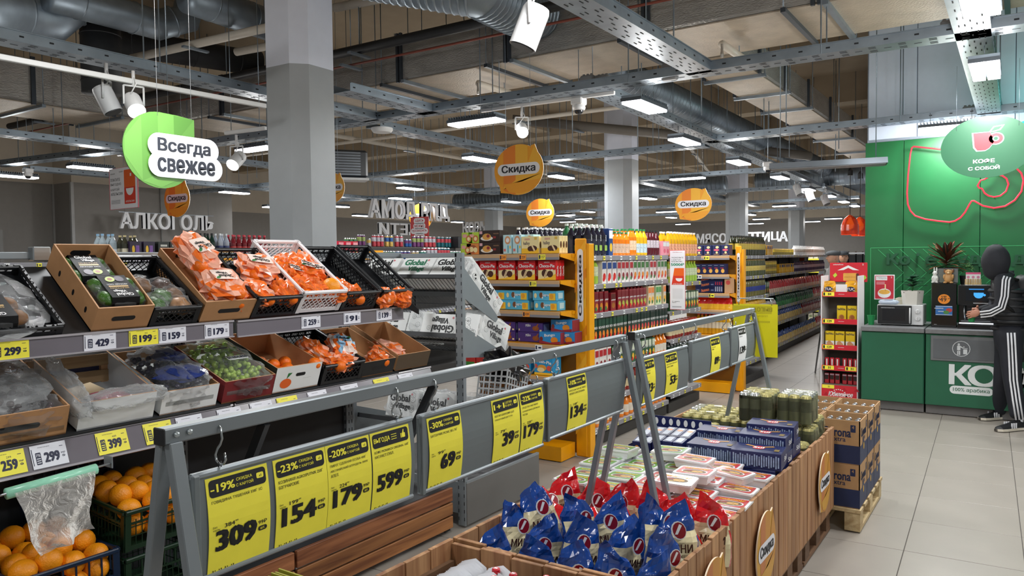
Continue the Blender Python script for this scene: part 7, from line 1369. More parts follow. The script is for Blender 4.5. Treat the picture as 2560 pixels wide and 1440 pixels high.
# coffee-to-go disc
c=at(2467,367,d=6.3); t=thing('coffee_sign','round green hanging sign with a red cup, lettered coffee to go','sign',Matrix.Translation(c)); CG_=mat('#175436',.4,nv=0,name='coffee_green'); F=fr((0,0,0),(1,0,0),(0,0,1)); rx,ry=.335,.255
m=MB().prism([(rx*math.cos(R(a)),ry*math.sin(R(a))) for a in range(0,360,8)],.01,CG_,F@T(0,0,-.01)); CUPR=mat('#c9323a',.4,nv=0)
def cup(m,s,z,F,c1,c2):
    O=[(-.62,.42),(.25,.42),(.30,.2),(.5,-.05),(.2,-.5),(.0,-.62),(-.4,-.62),(-.55,-.4)]
    m.poly([(x*s*1.1-.02*s,y*s*1.08,z) for x,y in O],c2,F); m.ell(.52*s,.02*s,.42*s,.37*s,c2,F,z); m.poly([(x*s,y*s,z+.0012) for x,y in O],c1,F); m.ell(.52*s,.02*s,.36*s,.31*s,c1,F,z+.0012); m.ell(.52*s,.02*s,.17*s,.15*s,c2,F,z+.002); m.ell(.52*s,.02*s,.11*s,.1*s,CG_,F,z+.003)
    m.poly([(x*s,y*s,z) for x,y in((.18,.45),(.4,.75),(.95,.8),(.75,.5),(.4,.42))],c2,F); m.poly([(x*s,y*s,z+.001) for x,y in((.27,.48),(.44,.69),(.85,.74),(.68,.55),(.42,.48))],CG_,F)
cup(m,.14,.001,F@T(-.01,.06,0),CUPR,mat('#c4ccd0',.4,nv=0)); m.text('КОФЕ',(-.02,-.115,.002),.034,LW_,F,w=.15,bold=2); m.text('С СОБОЙ',(-.02,-.17,.002),.034,LW_,F,w=.22,bold=2); m.build('disc',t)
for x in(-.22,.22): MB().tube([(x,0,ry*.6),(x,0,3.28-c.z)],.0015,GALV,4).build('wire',t)
# ================= coffee corner =================
CF=9.165; CGR=mat('#1f6044',.45,nv=.03,name='cabinet_green'); WT=mat('#77787a',.4,nv=.08,ns=40,name='worktop_grey'); KICK=mat('#6a6867',.5,nv=.04)
Fc=lambda x,z,o=.0: fr((x,CF-o,z),(1,0,0),(0,0,1))
for i,(a,b,l) in enumerate(((-1.477,-.856,'green cabinet under the microwave'),(-.846,1.05,'green cabinet with a waste flap and large coffee lettering'))):
    t=thing('coffee_cabinet',l,'cabinet'); w=b-a; c=(a+b)/2
    MB().box((c,CF+.48,.475),(w,.92,.76),CGR,bev=.002).build('cabinet_body',t); MB().box((c,CF+.006,.477),(w-.012,.014,.755),CGR,bev=.003).build('cabinet_door',t); MB().box((c,CF+.5,.047),(w-.01,.9,.094),KICK).build('plinth',t)
    MB().box((c,CF+.47,.886),(w,.99,.05),WT,bev=.004).build('worktop',t)
    if i:
        x0=at(2327,870,y=CF).x; x1=x0+.62; z1=at(2330,838,y=CF).z; z0=at(2330,900,y=CF).z
        MB().box(((x0+x1)/2,CF-.008,(z0+z1)/2),(x1-x0,.014,z1-z0),mat('#74777a',.4,metal=.3),bev=.003).build('flap_frame',t); f=MB().box(((x0+x1)/2,CF-.016,(z0+z1)/2-.005),(x1-x0-.05,.008,z1-z0-.06),mat('#5e6266',.45)).build('waste_flap',t)
        q=at(2403,872,y=CF-.022); F=fr((q.x,CF-.0215,q.z),(1,0,0),(0,0,1)); m=MB(); LI=mat('#cdd2d4',.5,nv=0); m.ell(0,0,.082,.082,LI,F,.0); m.ell(0,0,.076,.076,mat('#5e6266',.45),F,.0006); m.ell(-.022,.045,.011,.011,LI,F,.001); m.rrect(-.022,.005,.03,.055,.006,LI,F,z=.001); m.rect(-.03,-.04,.011,.05,LI,F,.001); m.rect(-.014,-.04,.011,.05,LI,F,.001); m.poly([(-.008,.03,.001),(.018,.012,.001),(.016,.004,.001),(-.01,.016,.001)],LI,F); m.rrect(.036,-.03,.036,.05,.004,LI,F,z=.001); m.rect(.036,.004,.042,.006,LI,F,.001); m.ell(.024,.02,.006,.006,LI,F,.001); m.build('waste_symbol',f)
        xk=at(2375,935,y=CF).x; xo=at(2423,935,y=CF).x; zc=at(2390,936,y=CF).z; hh=.205; m=MB(); F=Fc(0,zc,.002)
        WL=mat('#dfe4e4',.45,nv=0)
        for ch,xx,ww in(('К',xk,.185),('О',xo,.26),('Ф',xo+.30,.27),('Е',xo+.62,.14)): m.text(ch,(xx+ww/2,0,.001),hh if ch!='О' else hh*1.05,WL,F,w=ww,bold=2)
        m.build('coffee_lettering',t); m=MB(); xa=at(2374,976,y=CF).x; xb=at(2483,978,y=CF).x; zz=at(2428,977,y=CF).z; m.pill((xa+xb)/2,zz,xb-xa,.085,WL,Fc(0,0,.002),.001); m.text('100% арабика',((xa+xb)/2,zz,.0016),.05,CGR,Fc(0,0,.002),w=(xb-xa)*.84,bold=1); m.build('arabica_plate',t)
ZW=.911
# neon cup on the wall
NR=mat('#ff2c4a',.5,nv=0,emit=1.25,name='red_neon'); NC=mat('#20e8d0',.5,nv=0,emit=3,name='teal_neon')
def PXN(L,y=10.07): return [at(2160+a/2.155,260+b/2.155,y=y) for a,b in L]
out=[(466,250),(380,240),(300,232),(268,229),(258,236),(250,270),(238,380),(232,480),(236,540),(250,575),(275,602),(330,620),(400,630),(460,636),(490,630),(520,612),(545,582),(568,540),(580,522),(592,521),(640,548),(700,560),(760,550),(812,518),(848,470),(859,410),(847,372),(825,350),(800,338)]
inn=[(665,396),(650,405),(628,411),(612,440),(620,452),(636,456),(650,480),(670,494),(700,501),(735,494),(765,470),(778,432),(768,402),(745,386),(722,381)]
top=[(466,250),(560,262),(660,280),(690,300),(700,340),(665,396)]; hnd=[(800,338),(760,330),(722,345),(722,381)]
t=thing('neon_sign','red neon outline of a cup on the green wall','neon sign')
for nm,L in(('neon_tube',out),('neon_tube',inn),('neon_tube',top),('neon_tube',hnd)): MB().tube(PXN(L),.0095,NR,8).build(nm,t)
for q in((300,232),(232,480),(460,636),(700,560),(700,501)): p=PXN([q])[0]; MB().tube([p,p+Vector((0,.08,0))],.004,GALV,5).build('standoff',t)
t=thing('neon_sign','teal neon leaf at the right edge of the green wall','neon sign'); MB().tube(PXN([(700,200),(760,130),(870,95),(960,120),(900,190),(800,220),(700,200)],9.95),.012,NC,8).build('neon_tube',t)
l=bpy.data.lights.new('teal','POINT'); l.energy=9; l.color=(.1,1,.8); l.shadow_soft_size=.2; lo=bpy.data.objects.new('neon_light',l); COL.objects.link(lo); lo.location=(.35,9.85,3.3)
l=bpy.data.lights.new('coffee_led','AREA'); l.shape='RECTANGLE'; l.size=2.2; l.size_y=.3; l.energy=10; l.color=(.9,.97,1); lo=bpy.data.objects.new('coffee_light',l); COL.objects.link(lo); lo.location=(-.3,7.9,3.0); 
# wall lettering and line pattern
m=MB(); DGN=mat('#0b4a2c',.5,nv=0); q=at(2430,650,y=10.13); F=fr((q.x,10.13,q.z),(1,0,0),(0,0,1)); m.text('Кофе будит день',(0,0,0),.17,DGN,F,w=1.75,bold=2,ext=.015); tag(m.build('wall_lettering'),'dark green raised lettering on the wall behind the coffee machines','lettering')
m=MB(); LN=mat('#3fae6a',.5,nv=0); F=fr((0,10.143,0),(1,0,0),(0,0,1)); xa=at(2176,700,y=10.14).x; zt=at(2176,620,y=10.14).z; zb=at(2176,790,y=10.14).z
m.rect((xa+1.4)/2,zt,1.4-xa,.005,LN,F,.001); m.rect(xa,(zt+zb)/2,.005,zt-zb,LN,F,.001)
for i in range(9):
    x=xa+.08+.12*i
    for s_ in(0,1):
        a=(x,zt-.02-.0*s_); b=(x+.28,zt-.3) if not s_ else (x,zt-.58); c=(x+.28,zt-.3)
        p0,p1=(a,b) if not s_ else (c,b); m.poly([(p0[0],p0[1],.001),(p0[0]+.006,p0[1],.001),(p1[0]+.006,p1[1],.001),(p1[0],p1[1],.001)],LN,F)
tag(m.build('line_pattern'),'thin light green chevron line pattern on the green wall','wall decoration')
# microwave
def onc(px,y): return at(px,780,y=y).x
xm0=onc(2193,9.4); xm1=onc(2308,9.4); w=xm1-xm0; zt=at(2250,762,y=9.4).z; h=zt-ZW-.012
t=thing('microwave','white microwave with a black door and two round knobs','microwave',T((xm0+xm1)/2,9.4,ZW)); MW=mat('#dfe1e2',.35,nv=.02)
MB().box((0,.17,.012+h/2),(w,.34,h),MW,bev=.006).build('casing',t); d=MB().box((-w*.115,-.008,.012+h/2),(w*.74,.02,h*.92),BLACK,bev=.004); d.box((-w*.13,-.0185,.012+h/2),(w*.5,.002,h*.6),mat('#26282c',.15,nv=0)); d.text('МИКРОВОЛНОВАЯ ПЕЧЬ',(-w*.26,h*.9,0),.009,LW_,fr((0,-.0192,0),(1,0,0),(0,0,1)),w=w*.3); d.build('door',t)
MB().tube([(w*.225,-.035,h*.14),(w*.225,-.04,h*.5),(w*.225,-.035,h*.92)],.008,MW,8).build('door_handle',t)
for z in(.32,.68): 
    k_=MB().lathe([(.026,0),(.024,.016),(.02,.02)],MW,16,fr((w*.385,0,.012+h*z),(1,0,0),(0,0,1))).build('knob',t); MB().box((w*.385,-.022,.012+h*z),(.006,.006,.036),mat('#c8cacb',.4)).build('pointer',k_)
for sx in(-1,1): MB().lathe([(.012,0),(.012,.013)],BLACK,8,T(sx*w*.4,.05,0)).build('foot',t)
ztm=ZW+.012+h
# plants
def leafm(m,o,dirv,L,wd,mt,curl=.3,n=6,up_=Vector((0,0,1)),mt2=None):
    d=Vector(dirv).normalized(); sd=d.cross(up_).normalized(); P=[]
    for i in range(n+1):
        t_=i/n; c=Vector(o)+d*L*t_+Vector((0,0,-curl*L*t_*t_)); wv=wd*math.sin(pi*min(1,t_*.92+.05))**.8; P.append((c-sd*wv+Vector((0,0,.12*wd)),c,c+sd*wv+Vector((0,0,.12*wd))))
    vs=[p for r in P for p in r]
    m.add(vs,[(3*i+k,3*i+k+1,3*i+k+4,3*i+k+3) for i in range(n) for k in(0,1)],mt,None,True)
    if mt2: m.tube([P[i][1]+Vector((0,0,.002)) for i in range(n+1)],.0022,mt2,4)
p0=at(2280,760,y=9.5); t=thing('potted_plant','rubber plant in a white faceted pot on the microwave','plant',T(p0.x,9.53,ztm))
P=[(.115,0),(.06,.1),(-.06,.1),(-.115,0),(-.06,-.1),(.06,-.1)]; m=MB(); zz=.155
m.add([(x*.86,y*.86,0) for x,y in P]+[(x,y,zz) for x,y in P],[(i,(i+1)%6,(i+1)%6+6,i+6) for i in range(6)]+[(5,4,3,2,1,0)],mat('#dcdad2',.4,nv=.02)); m.build('pot',t); MB().box((0,0,zz-.02),(.16,.14,.01),mat('#3a2a1e',.9)).build('soil',t)
MB().tube([(0,0,zz-.03),(0,0,zz+.12)],.008,GLF,6).build('stem',t); LD=mat('#1d3a2c',.3,nv=.15,coat=.3,name='dark_leaf')
for i in range(12): a=i*2.4; m=MB(); leafm(m,(0,0,zz+.02+.011*i),(math.cos(a),math.sin(a),.55),.17-.003*i,.046,LD,.3); m.build('leaf',t)
# noodle advert, packets, cup
q=at(2211,718,y=9.75); t=thing('advert_stand','framed red noodle advert standing left of the plant','advert',T(q.x,9.75,ZW)); hh=q.z-ZW; m=MB().box((0,0,hh),(.215,.008,.29),mat('#e6e7ea',.4,nv=0),bev=.003); F=fr((0,-.0045,hh),(1,0,0),(0,0,1)); m.rrect(0,0,.195,.27,.01,mat('#c8283a',.4,nv=0),F,z=.0004)
m.rrect(-.03,.105,.12,.05,.004,WHITE,F,z=.0008); m.text('Подкрепись',(-.03,.118,.0012),.012,NAVY,F,w=.1); m.text('с пятёркой',(-.03,.1,.0012),.012,NAVY,F,w=.1); m.text('5',(.075,.115,.001),.02,WHITE,F); m.ell(-.0,-.07,.07,.055,WHITE,F,.001); m.ell(0,-.055,.06,.028,mat('#e8b04a',.5,nv=.2),F,.0014); m.rect(.01,.0,.012,.07,CREAM,F,.0014)
for i in range(3): m.rect(-.04,.06-.012*i,.09,.005,mat('#e8b8bc',.5,nv=0),F,.001)
m.build('print',t); MB().box((0,.04,.005),(.16,.1,.008),WSP).build('base',t); MB().box((0,.012,hh*.5),(.03,.006,hh),WSP).build('support',t)
q=at(2222,750,y=9.45); m=MB(); blob(m,(0,0,.025),(.105,.05,.025),mat('#c9d8ec',.3,nv=.05,coat=.4),seed=2,n=16,k=8,amp=.08,sq=3); m.rrect(0,.0,.1,.03,.01,mat('#2b4f9c',.4,nv=0),T(0,-.02,.05),z=.003); m.text('Влажные',(0,0,.0),.018,WHITE,T(0,-.02,.0545),w=.08); tag(m.build('wipes_packet',None,T(q.x,9.44,ztm)),'blue and white packet of wipes on the microwave','packet')
m=MB(); m.lathe([(.055,0,mat('#cfc9b4',.5)),(.075,.05),(.075,.06),(.04,.075)],CREAM,18); tag(m.build('food_tub',None,T(q.x+.12,9.60,ztm)),'pale round tub behind the wipes packet','tub')
def cupm(c,h=.1,r=.04,lid=False): 
    m=MB().lathe([(r*.72,0,c),(r,h),(r*1.06,h+.002),(r*1.06,h+.008),(r*.95,h+.008),(r*.68,.01)],c,18); return m
CUPG=mat('#1a8a4a',.4,nv=.03); tag(cupm(CUPG).build('paper_cup',None,T(onc(2178,9.42),9.42,ZW)),'green paper cup at the left end of the worktop','cup')
# black grinder box with 49 label
x0=onc(2328,9.4); x1=onc(2392,9.4); zt=at(2360,708,y=9.4).z; w=x1-x0; h=zt-ZW; BG=mat('#111214',.15,nv=0,coat=.5,name='gloss_black')
t=thing('coffee_cabinet_unit','tall gloss-black coffee unit with an orange price circle','coffee machine',T((x0+x1)/2,9.4,ZW)); MB().box((0,.2,h/2),(w,.4,h),BG,bev=.006).build('casing',t); m=MB(); F=fr((0,-.001,0),(1,0,0),(0,0,1)); OC=mat('#f0902a',.4,nv=0)
m.ell(0,h*.64,w*.24,w*.22,OC,F,.001,20); m.text('КОФЕ',(0,h*.70,.0016),.016,BLACK,F,bold=2); m.text('49',(-.008,h*.63,.0016),.045,BLACK,F,bold=1); m.text('99',(.044,h*.65,.0016),.014,BLACK,F); m.ell(-w*.17,h*.64,.007,.007,REDD,F,.0016)
m.rect(0,h*.38,w*.66,h*.215,mat('#2f6fb4',.4,nv=.05),F,.001); m.rect(0,h*.475,w*.64,h*.01,WHITE,F,.0014); m.rect(0,h*.285,w*.64,h*.01,WHITE,F,.0014); m.text('новинка',(-w*.2,h*.43,.0016),.012,WHITE,F); m.ell(w*.2,h*.39,.03,.022,mat('#c0423a',.4),F,.0014); m.ell(w*.09,h*.34,.028,.02,mat('#4f8a4a',.4),F,.0016); m.rect(-w*.12,h*.36,w*.22,.006,WHITE,F,.0016); m.text('jetinno',(-w*.33,h*.06,.001),.008,LW_,F); m.build('front_print',t)
zu=ZW+h
# planter on it
x0=onc(2331,9.45); x1=onc(2393,9.45); t=thing('potted_plant','croton with dark red-veined leaves in a mirrored square planter','plant',T((x0+x1)/2,9.62,zu)); w=x1-x0
m=MB().box((0,0,.08),(w,.2,.16),mat('#9aa0a2',.18,metal=.8,nv=.05),bev=.004); m.build('planter',t); MB().box((0,0,.161),(w-.02,.18,.004),mat('#2a2018',.9)).build('soil',t)
CR=[mat('#2c2a22',.3,nv=.3,coat=.3),mat('#33402a',.3,nv=.2,coat=.3),mat('#4a2a1e',.3,nv=.2,coat=.3)]; VN=mat('#b0502a',.4,nv=0); LGN2=mat('#5a8a3a',.35,nv=.2)
rr=random.Random(4)
for i in range(46): a=i*2.399; el=-.1+1.25*(i/46); m=MB(); leafm(m,(0,0,.16+.003*i),(math.cos(a),math.sin(a)*.7,el),.2+.06*rr.random(),.03,CR[i%3] if i!=27 else LGN2,.25 if i<20 else .1,mt2=VN); m.build('leaf',t)
# figurines
def rabbit(c):
    t=thing('rabbit_figurine','white rabbit figurine in front of the mirrored planter','figurine',c); W_=mat('#e4e6e2',.35,nv=.02); m=MB(); blob(m,(0,0,.045),(.034,.032,.048),W_,n=14,k=10,amp=0,sm=True); blob(m,(0,-.006,.105),(.024,.025,.026),W_,n=12,k=8,amp=0,sm=True)
    for s_ in(-1,1): blob(m,(s_*.012+.004,.0,.145),(.007,.005,.028),W_,n=8,k=8,amp=0,sm=True); blob(m,(s_*.02,-.022,.01),(.014,.02,.011),W_,n=8,k=6,amp=0,sm=True); blob(m,(s_*.02,-.026,.055),(.008,.012,.016),W_,n=8,k=6,amp=0,sm=True); m.ell(s_*.01,.11,.003,.003,BLACK,fr((0,-.0315,0),(1,0,0),(0,0,1)))
    m.build('body',t)
rabbit(T(onc(2337,9.47),9.45,zu))
t=thing('dog_figurine','tan bear-like dog figurine beside the rabbit','figurine',T(onc(2371,9.47),9.45,zu)); TN=mat('#c99a62',.45,nv=.08); m=MB(); blob(m,(0,0,.055),(.048,.042,.056),TN,n=16,k=10,amp=0,sm=True); blob(m,(0,-.01,.118),(.036,.034,.03),TN,n=14,k=8,amp=0,sm=True); blob(m,(0,-.044,.11),(.014,.014,.011),mat('#e0c090',.5),n=10,k=6,amp=0,sm=True)
for s_ in(-1,1): blob(m,(s_*.037,.0,.13),(.012,.01,.022),mat('#8a5a36',.5),n=8,k=6,amp=0,sm=True); blob(m,(s_*.03,-.03,.008),(.02,.024,.011),TN,n=8,k=6,amp=0,sm=True); blob(m,(s_*.04,-.02,.07),(.012,.014,.026),TN,n=8,k=6,amp=0,sm=True); m.ell(s_*.013,.126,.003,.003,BLACK,fr((0,-.0435,0),(1,0,0),(0,0,1)))
m.build('body',t)
# coffee machine
x0=onc(2394,9.35); x1=x0+.34; zt=at(2420,712,y=9.35).z; h=zt-ZW; w=x1-x0; t=thing('coffee_machine','black coffee machine with a lit touch screen and drip tray','coffee machine',T((x0+x1)/2,9.35,ZW))
MB().box((0,.3,h/2),(w,.35,h),BG,bev=.006).build('casing',t); MB().box((0,.07,h*.76),(w,.16,h*.46),BG,bev=.006).build('head',t); MB().box((0,.06,.02),(w,.2,.04),BG,bev=.004).build('drip_tray',t); MB().box((0,-.02,.058),(w*.9,.03,.008),mat('#f2f8ff',.5,nv=0,emit=2.5)).build('light_bar',t); 
m=MB(); F=fr((0,-.0115,0),(1,0,0),(0,0,1)); m.rrect(.02,h*.78,w*.68,h*.3,.004,mat('#1c2026',.1,nv=0),F,z=.001); m.rect(.0,h*.9,w*.4,.012,mat('#2f8fe0',.4,nv=0,emit=.8),F,.0014); m.ell(.02,h*.76,.04,.03,mat('#3fa0f0',.4,nv=0,emit=1.2),F,.0016); m.rect(.02,h*.79,.09,.03,mat('#3fa0f0',.4,nv=0,emit=1.2),F,.0018); m.ell(.072,h*.77,.012,.012,mat('#3fa0f0',.4,nv=0,emit=1.2),F,.0014); m.rect(.04,h*.585,w*.4,.008,mat('#c8ccd0',.4,nv=0),F,.001); m.build('touch_screen',t)
for sx in(-.02,.02): MB().lathe([(.008,-.03),(.012,0)],mat('#2c2e30',.3,metal=.5),8,T(sx,.06,h*.53)).build('spout',t)
m=MB()
for i in range(7): m.rect(0,h*(.2+.04*i),w*.5,.005,mat('#5a5e62',.3,metal=.5),fr((0,.124,0),(1,0,0),(0,0,1)),.001)
m.build('back_grille',t); MB().tube([(-w*.32,.03,h*.52),(-w*.32,-.0,h*.35),(-w*.30,.02,h*.2)],.008,mat('#9aa0a4',.3,metal=.8),8).build('milk_pipe',t)
zc=ZW+h; t=thing('potted_plant','small bushy plant in a black pot behind the sugar sticks','plant',T(onc(2411,9.6),9.6,zc)); MB().lathe([(.04,0),(.052,.09),(.048,.09)],BLACK,14).build('pot',t); m=MB(); LG5=mat('#7aa05a',.4,nv=.25); rr=random.Random(8)
for i in range(110): a=rr.uniform(0,6.28); e_=rr.uniform(-.2,1.3); r_=rr.uniform(.03,.085); o=Vector((math.cos(a)*math.cos(e_)*r_,math.sin(a)*math.cos(e_)*r_,.15+math.sin(e_)*r_)); leafm(m,o,(math.cos(a),math.sin(a),.5),.03,.011,LG5,.4,3)
tag(m.build('foliage',t),kind='stuff')
t=thing('sugar_box','pink and white sachets in a little picket-fence box on the coffee machine','sachets',T(onc(2432,9.4),9.42,zc)); 
for i in range(7): MB().box((-.066+.022*i,-.035,.03),(.016,.004,.06+.004*(i%2)),wood('#b09060','#dcc090','picket_wood',2) if i==0 else bpy.data.materials['picket_wood']).build('picket',t)
MB().box((0,0,.012),(.15,.07,.02),CREAM).build('box_base',t)
for i in range(3):
    m=MB().box((0,0,.06),(.045,.006,.12),WHITE); F=fr((0,-.0035,0),(1,0,0),(0,0,1)); m.rect(0,.11,.045,.02,mat('#e05a8a',.4,nv=0),F,.0004); m.ell(0,.07,.014,.014,mat('#d88aa8',.4,nv=0),F,.0004); m.build('sachet',t,T(-.045+.045*i,-.015,.01))
# person
DPT=7.55
def J_(px,py,dd=0): return at(px,py,d=DPT+dd)
t=thing('person','person in a dark hooded tracksuit with white side stripes using the coffee machine','person',Matrix.Translation((-.12,8.8,0))); inv=Matrix.Translation((.12,-8.8,0))
PANT=mat('#171a24',.75,nv=.12,ns=12,bump=.3,bs=14,name='tracksuit_trousers'); JKT=mat('#1b1d24',.8,nv=.12,ns=12,bump=.4,bs=12,name='jacket_cloth'); VST=mat('#15171c',.5,nv=.1,bump=.2,bs=10,name='padded_vest'); SKN=mat('#b9816a',.5,nv=.05,name='skin'); STW=mat('#d9dbe0',.6,nv=.03)
def sk(nm,J,E_,Rr,m,root=0):
    me=skin_person(nm,'',None,[tuple(inv@j) for j in J],E_,Rr,[m],root)
    for p in me.polygons: p.use_smooth=True
    return ob(nm,me,t)
kn,kf=J_(2530,950,-.14),J_(2505,955,.14); an,af=J_(2545,1050,-.2),J_(2498,1036,.28)
sk('trousers',[J_(2522,806),J_(2524,850),J_(2526,862,-.1),kn,J_(2540,1005,-.17),an,J_(2518,862,.1),kf,J_(2500,1000,.22),af],[(0,1),(1,2),(2,3),(3,4),(4,5),(1,6),(6,7),(7,8),(8,9)],[(.15,.14),(.155,.145),.115,.085,.08,.07,.115,.085,.075,.065],PANT)
shn=J_(2508,700,-.17); shf=J_(2500,698,.17); eln=J_(2502,772,-.2); elf=J_(2488,768,.2); wn=J_(2450,781,-.1); wf=J_(2446,777,.1)
sk('sleeves',[J_(2512,705),shn,eln,J_(2474,778,-.16),wn,shf,elf,wf],[(0,1),(1,2),(2,3),(3,4),(0,5),(5,6),(6,7)],[.1,.082,.064,.055,.042,.082,.064,.042],JKT)
sk('vest',[J_(2528,832),J_(2526,790),J_(2520,750),J_(2512,712),J_(2504,690)],[(0,1),(1,2),(2,3),(3,4)],[(.155,.15),(.165,.15),(.175,.155),(.165,.135),(.09,.09)],VST)
m=MB(); 
for i in range(6): c=inv@J_(2527-1.5*i,822-19*i); blob(m,tuple(c),(.178,.17,.042),VST,seed=i,n=20,k=6,amp=.03,sm=True)
m.build('vest_padding',t)
hd=J_(2487,652); ax=Vector((-.5,.86,0))
m=MB(); c=inv@hd; QM=Matrix.Translation(c)@Matrix.Rotation(math.atan2(ax.y,ax.x)+pi/2,4,'Z')
blob(m,(0,0,-.015),(.078,.095,.12),SKN,n=18,k=14,amp=0,sm=True,M=QM); blob(m,(0,-.1,-.02),(.014,.022,.024),SKN,n=8,k=8,amp=0,sm=True,M=QM); blob(m,(0,-.086,-.066),(.024,.012,.008),mat('#9a5a50',.5),n=8,k=6,amp=0,sm=True,M=QM)
for sx in(-1,1): blob(m,(sx*.03,-.085,.005),(.011,.009,.007),WHITE,n=8,k=6,amp=0,sm=True,M=QM); blob(m,(sx*.03,-.092,.005),(.005,.004,.005),BLACK,n=8,k=6,amp=0,sm=True,M=QM); blob(m,(sx*.078,.0,-.01),(.012,.02,.032),SKN,n=8,k=6,amp=0,sm=True,M=QM)
m.build('head',t)
# hood: open shell around the face
vs=[];fs=[]; n=18;k=14; m=MB()
for i in range(k+1):
    th=pi*i/k
    for j in range(n+1):
        ph=R(-90+52)+(2*pi-R(104))*j/n; d=Vector((math.cos(ph)*math.sin(th),math.sin(ph)*math.sin(th),math.cos(th))); wv=1+.05*NZ.noise(d*3+Vector((3,1,2)))
        vs.append(QM@Vector((d.x*.118*wv,d.y*.145*wv+.016,d.z*(.178 if d.z>0 else .155)*wv-.012+(-.03 if d.z<-.6 else 0))))
for i in range(k):
    for j in range(n): a=i*(n+1)+j; fs.append((a,a+n+1,a+n+2,a+1))
m.add(vs,fs,JKT,None,True); m.add(vs,[f[::-1] for f in fs],JKT,None,True)
blob(m,tuple(inv@J_(2500,688)),(.125,.13,.05),JKT,seed=4,n=18,k=8,amp=.06,sm=True); m.build('hood',t)
def hand(w_,tip,side):
    m=MB(); a=inv@w_; b=inv@tip; u=(b-a).normalized(); F=fr(a,u,Vector((0,0,1)) if abs(u.z)<.8 else Vector((0,1,0)))
    blob(m,(.045,0,0),(.05,.038,.018),SKN,n=12,k=8,amp=0,sm=True,M=F)
    for i,(dy,L,s) in enumerate(((.028,.062,.9),(.010,.07,1),(-.009,.066,.95),(-.027,.052,.8))):
        P=[(.07,dy,0),(.07+L*.42,dy*1.1,side*.006),(.07+L*.75,dy*1.1,side*.022),(.07+L*.82,dy*1.05,side*.04)]; m.tube(P,[.0095*s,.009*s,.008*s,.006*s],SKN,8,F)
    m.tube([(.02,.028,side*.004),(.045,.05,side*.02),(.075,.05,side*.035)],[.012,.0105,.008],SKN,8,F); m.build('hand',t)
hand(wn,J_(2428,786,-.05),1); hand(wf,J_(2426,779,.05),-1)
def stripes(P,r,nm,side,n=3,gap=.022,w_=.0065):
    for s_ in range(n):
        o=(s_-(n-1)/2)*gap; Q=[]
        for i,p in enumerate(P):
            d=(P[min(i+1,len(P)-1)]-P[max(0,i-1)]).normalized(); tc=(Vector((0,0,1.7))-p).normalized(); sd=d.cross(tc).normalized(); q=p+sd*(o+side)+tc*r[i]*math.sqrt(max(.05,1-((o+side)/r[i])**2)); Q.append(inv@q)
        MB().tube(Q,w_,STW,6).build(nm,t)
stripes([J_(2512,690,-.17),shn,J_(2505,740,-.19),eln.lerp(shn,.08)+Vector((-.015,0,0)),J_(2474,778,-.16),wn],[.075,.083,.075,.072,.06,.046],'sleeve_stripe',-.022,3,.026,.008)
stripes([J_(2524,832,-.1),J_(2526,865,-.1),J_(2528,905,-.12),kn,J_(2537,1000,-.17),an],[.135,.125,.108,.093,.088,.078],'trouser_stripe',-.012,3,.028,.0085)
def shoe(heel,toe,lab):
    a=Vector((heel.x,heel.y,0)); b=Vector((toe.x,toe.y,0)); u=(b-a).normalized(); L=max(.28,min(.31,(b-a).length)); F=inv@fr(a,u,Vector((0,0,1)).cross(u)); g=tag(ob(lab,None,t))if 0 else None
    m=MB(); N=10; prof=[(0,.034,.075),(.08,.038,.09),(.2,.036,.1),(.35,.037,.085),(.5,.042,.068),(.7,.05,.055),(.88,.046,.045),(1,.02,.03)]
    rows=[[(x*L,y*wd*1.0,z) for y,z in((-1,.0),(-1,.022),(-.92,h*.7),(-.4,h),(.4,h),(.92,h*.7),(1,.022),(1,0))] for x,wd,h in prof]
    for i in range(len(rows)-1): m.add(rows[i]+rows[i+1],[(k_,k_+1,k_+9,k_+8) for k_ in range(7)],BLACK,F,True)
    m.add(rows[0],[tuple(range(8))],BLACK,F); m.add(rows[-1],[tuple(range(8))[::-1]],BLACK,F); s=m.build('shoe',t)
    P=[(x*L,-wd*1.06) for x,wd,h in prof]+[(x*L,wd*1.06) for x,wd,h in prof[::-1]]; MB().prism(P,.024,mat('#cfc8b8',.6,nv=.05),F).build('sole',s)
    for sd in(-1,1):
        for q in(.38,.46,.54): MB().box((q*L,sd*.0415,.05),(.011,.008,.05),STW,F@T(0,0,0)).build('shoe_stripe',s)
    MB().box((.03,0,.085),(.03,.05,.03),STW,F,bev=.004).build('heel_tab',s)
g=lambda a,b: at(a,b,z=0)
shoe(g(2556,1073),g(2464,1080),'n'); shoe(g(2514,1046),g(2440,1050),'f')
# backpack
BPK=mat('#0f1013',.6,nv=.1,name='backpack_cloth'); m=MB(); blob(m,tuple(inv@J_(2562,745)),(.12,.15,.23),BPK,seed=3,n=20,k=14,amp=.04,sm=True,sq=3.2); m.build('backpack',t)
MB().tube([inv@J_(2545,700,-.1),inv@J_(2520,693,-.14),inv@J_(2498,712,-.16),inv@J_(2512,760,-.15),inv@J_(2545,790,-.12)],.016,BPK,6).build('backpack_strap',t)
MB().tube([inv@J_(2560,850,-.1),inv@J_(2557,880,-.1),inv@J_(2556,905,-.1)],.012,BPK,6).build('hanging_strap',t)
c=J_(2429,793,.0); tag(cupm(CUPG,.085,.036).build('paper_cup',None,T(c.x,c.y,c.z-.045)),'green paper cup held by the person at the coffee machine','cup')
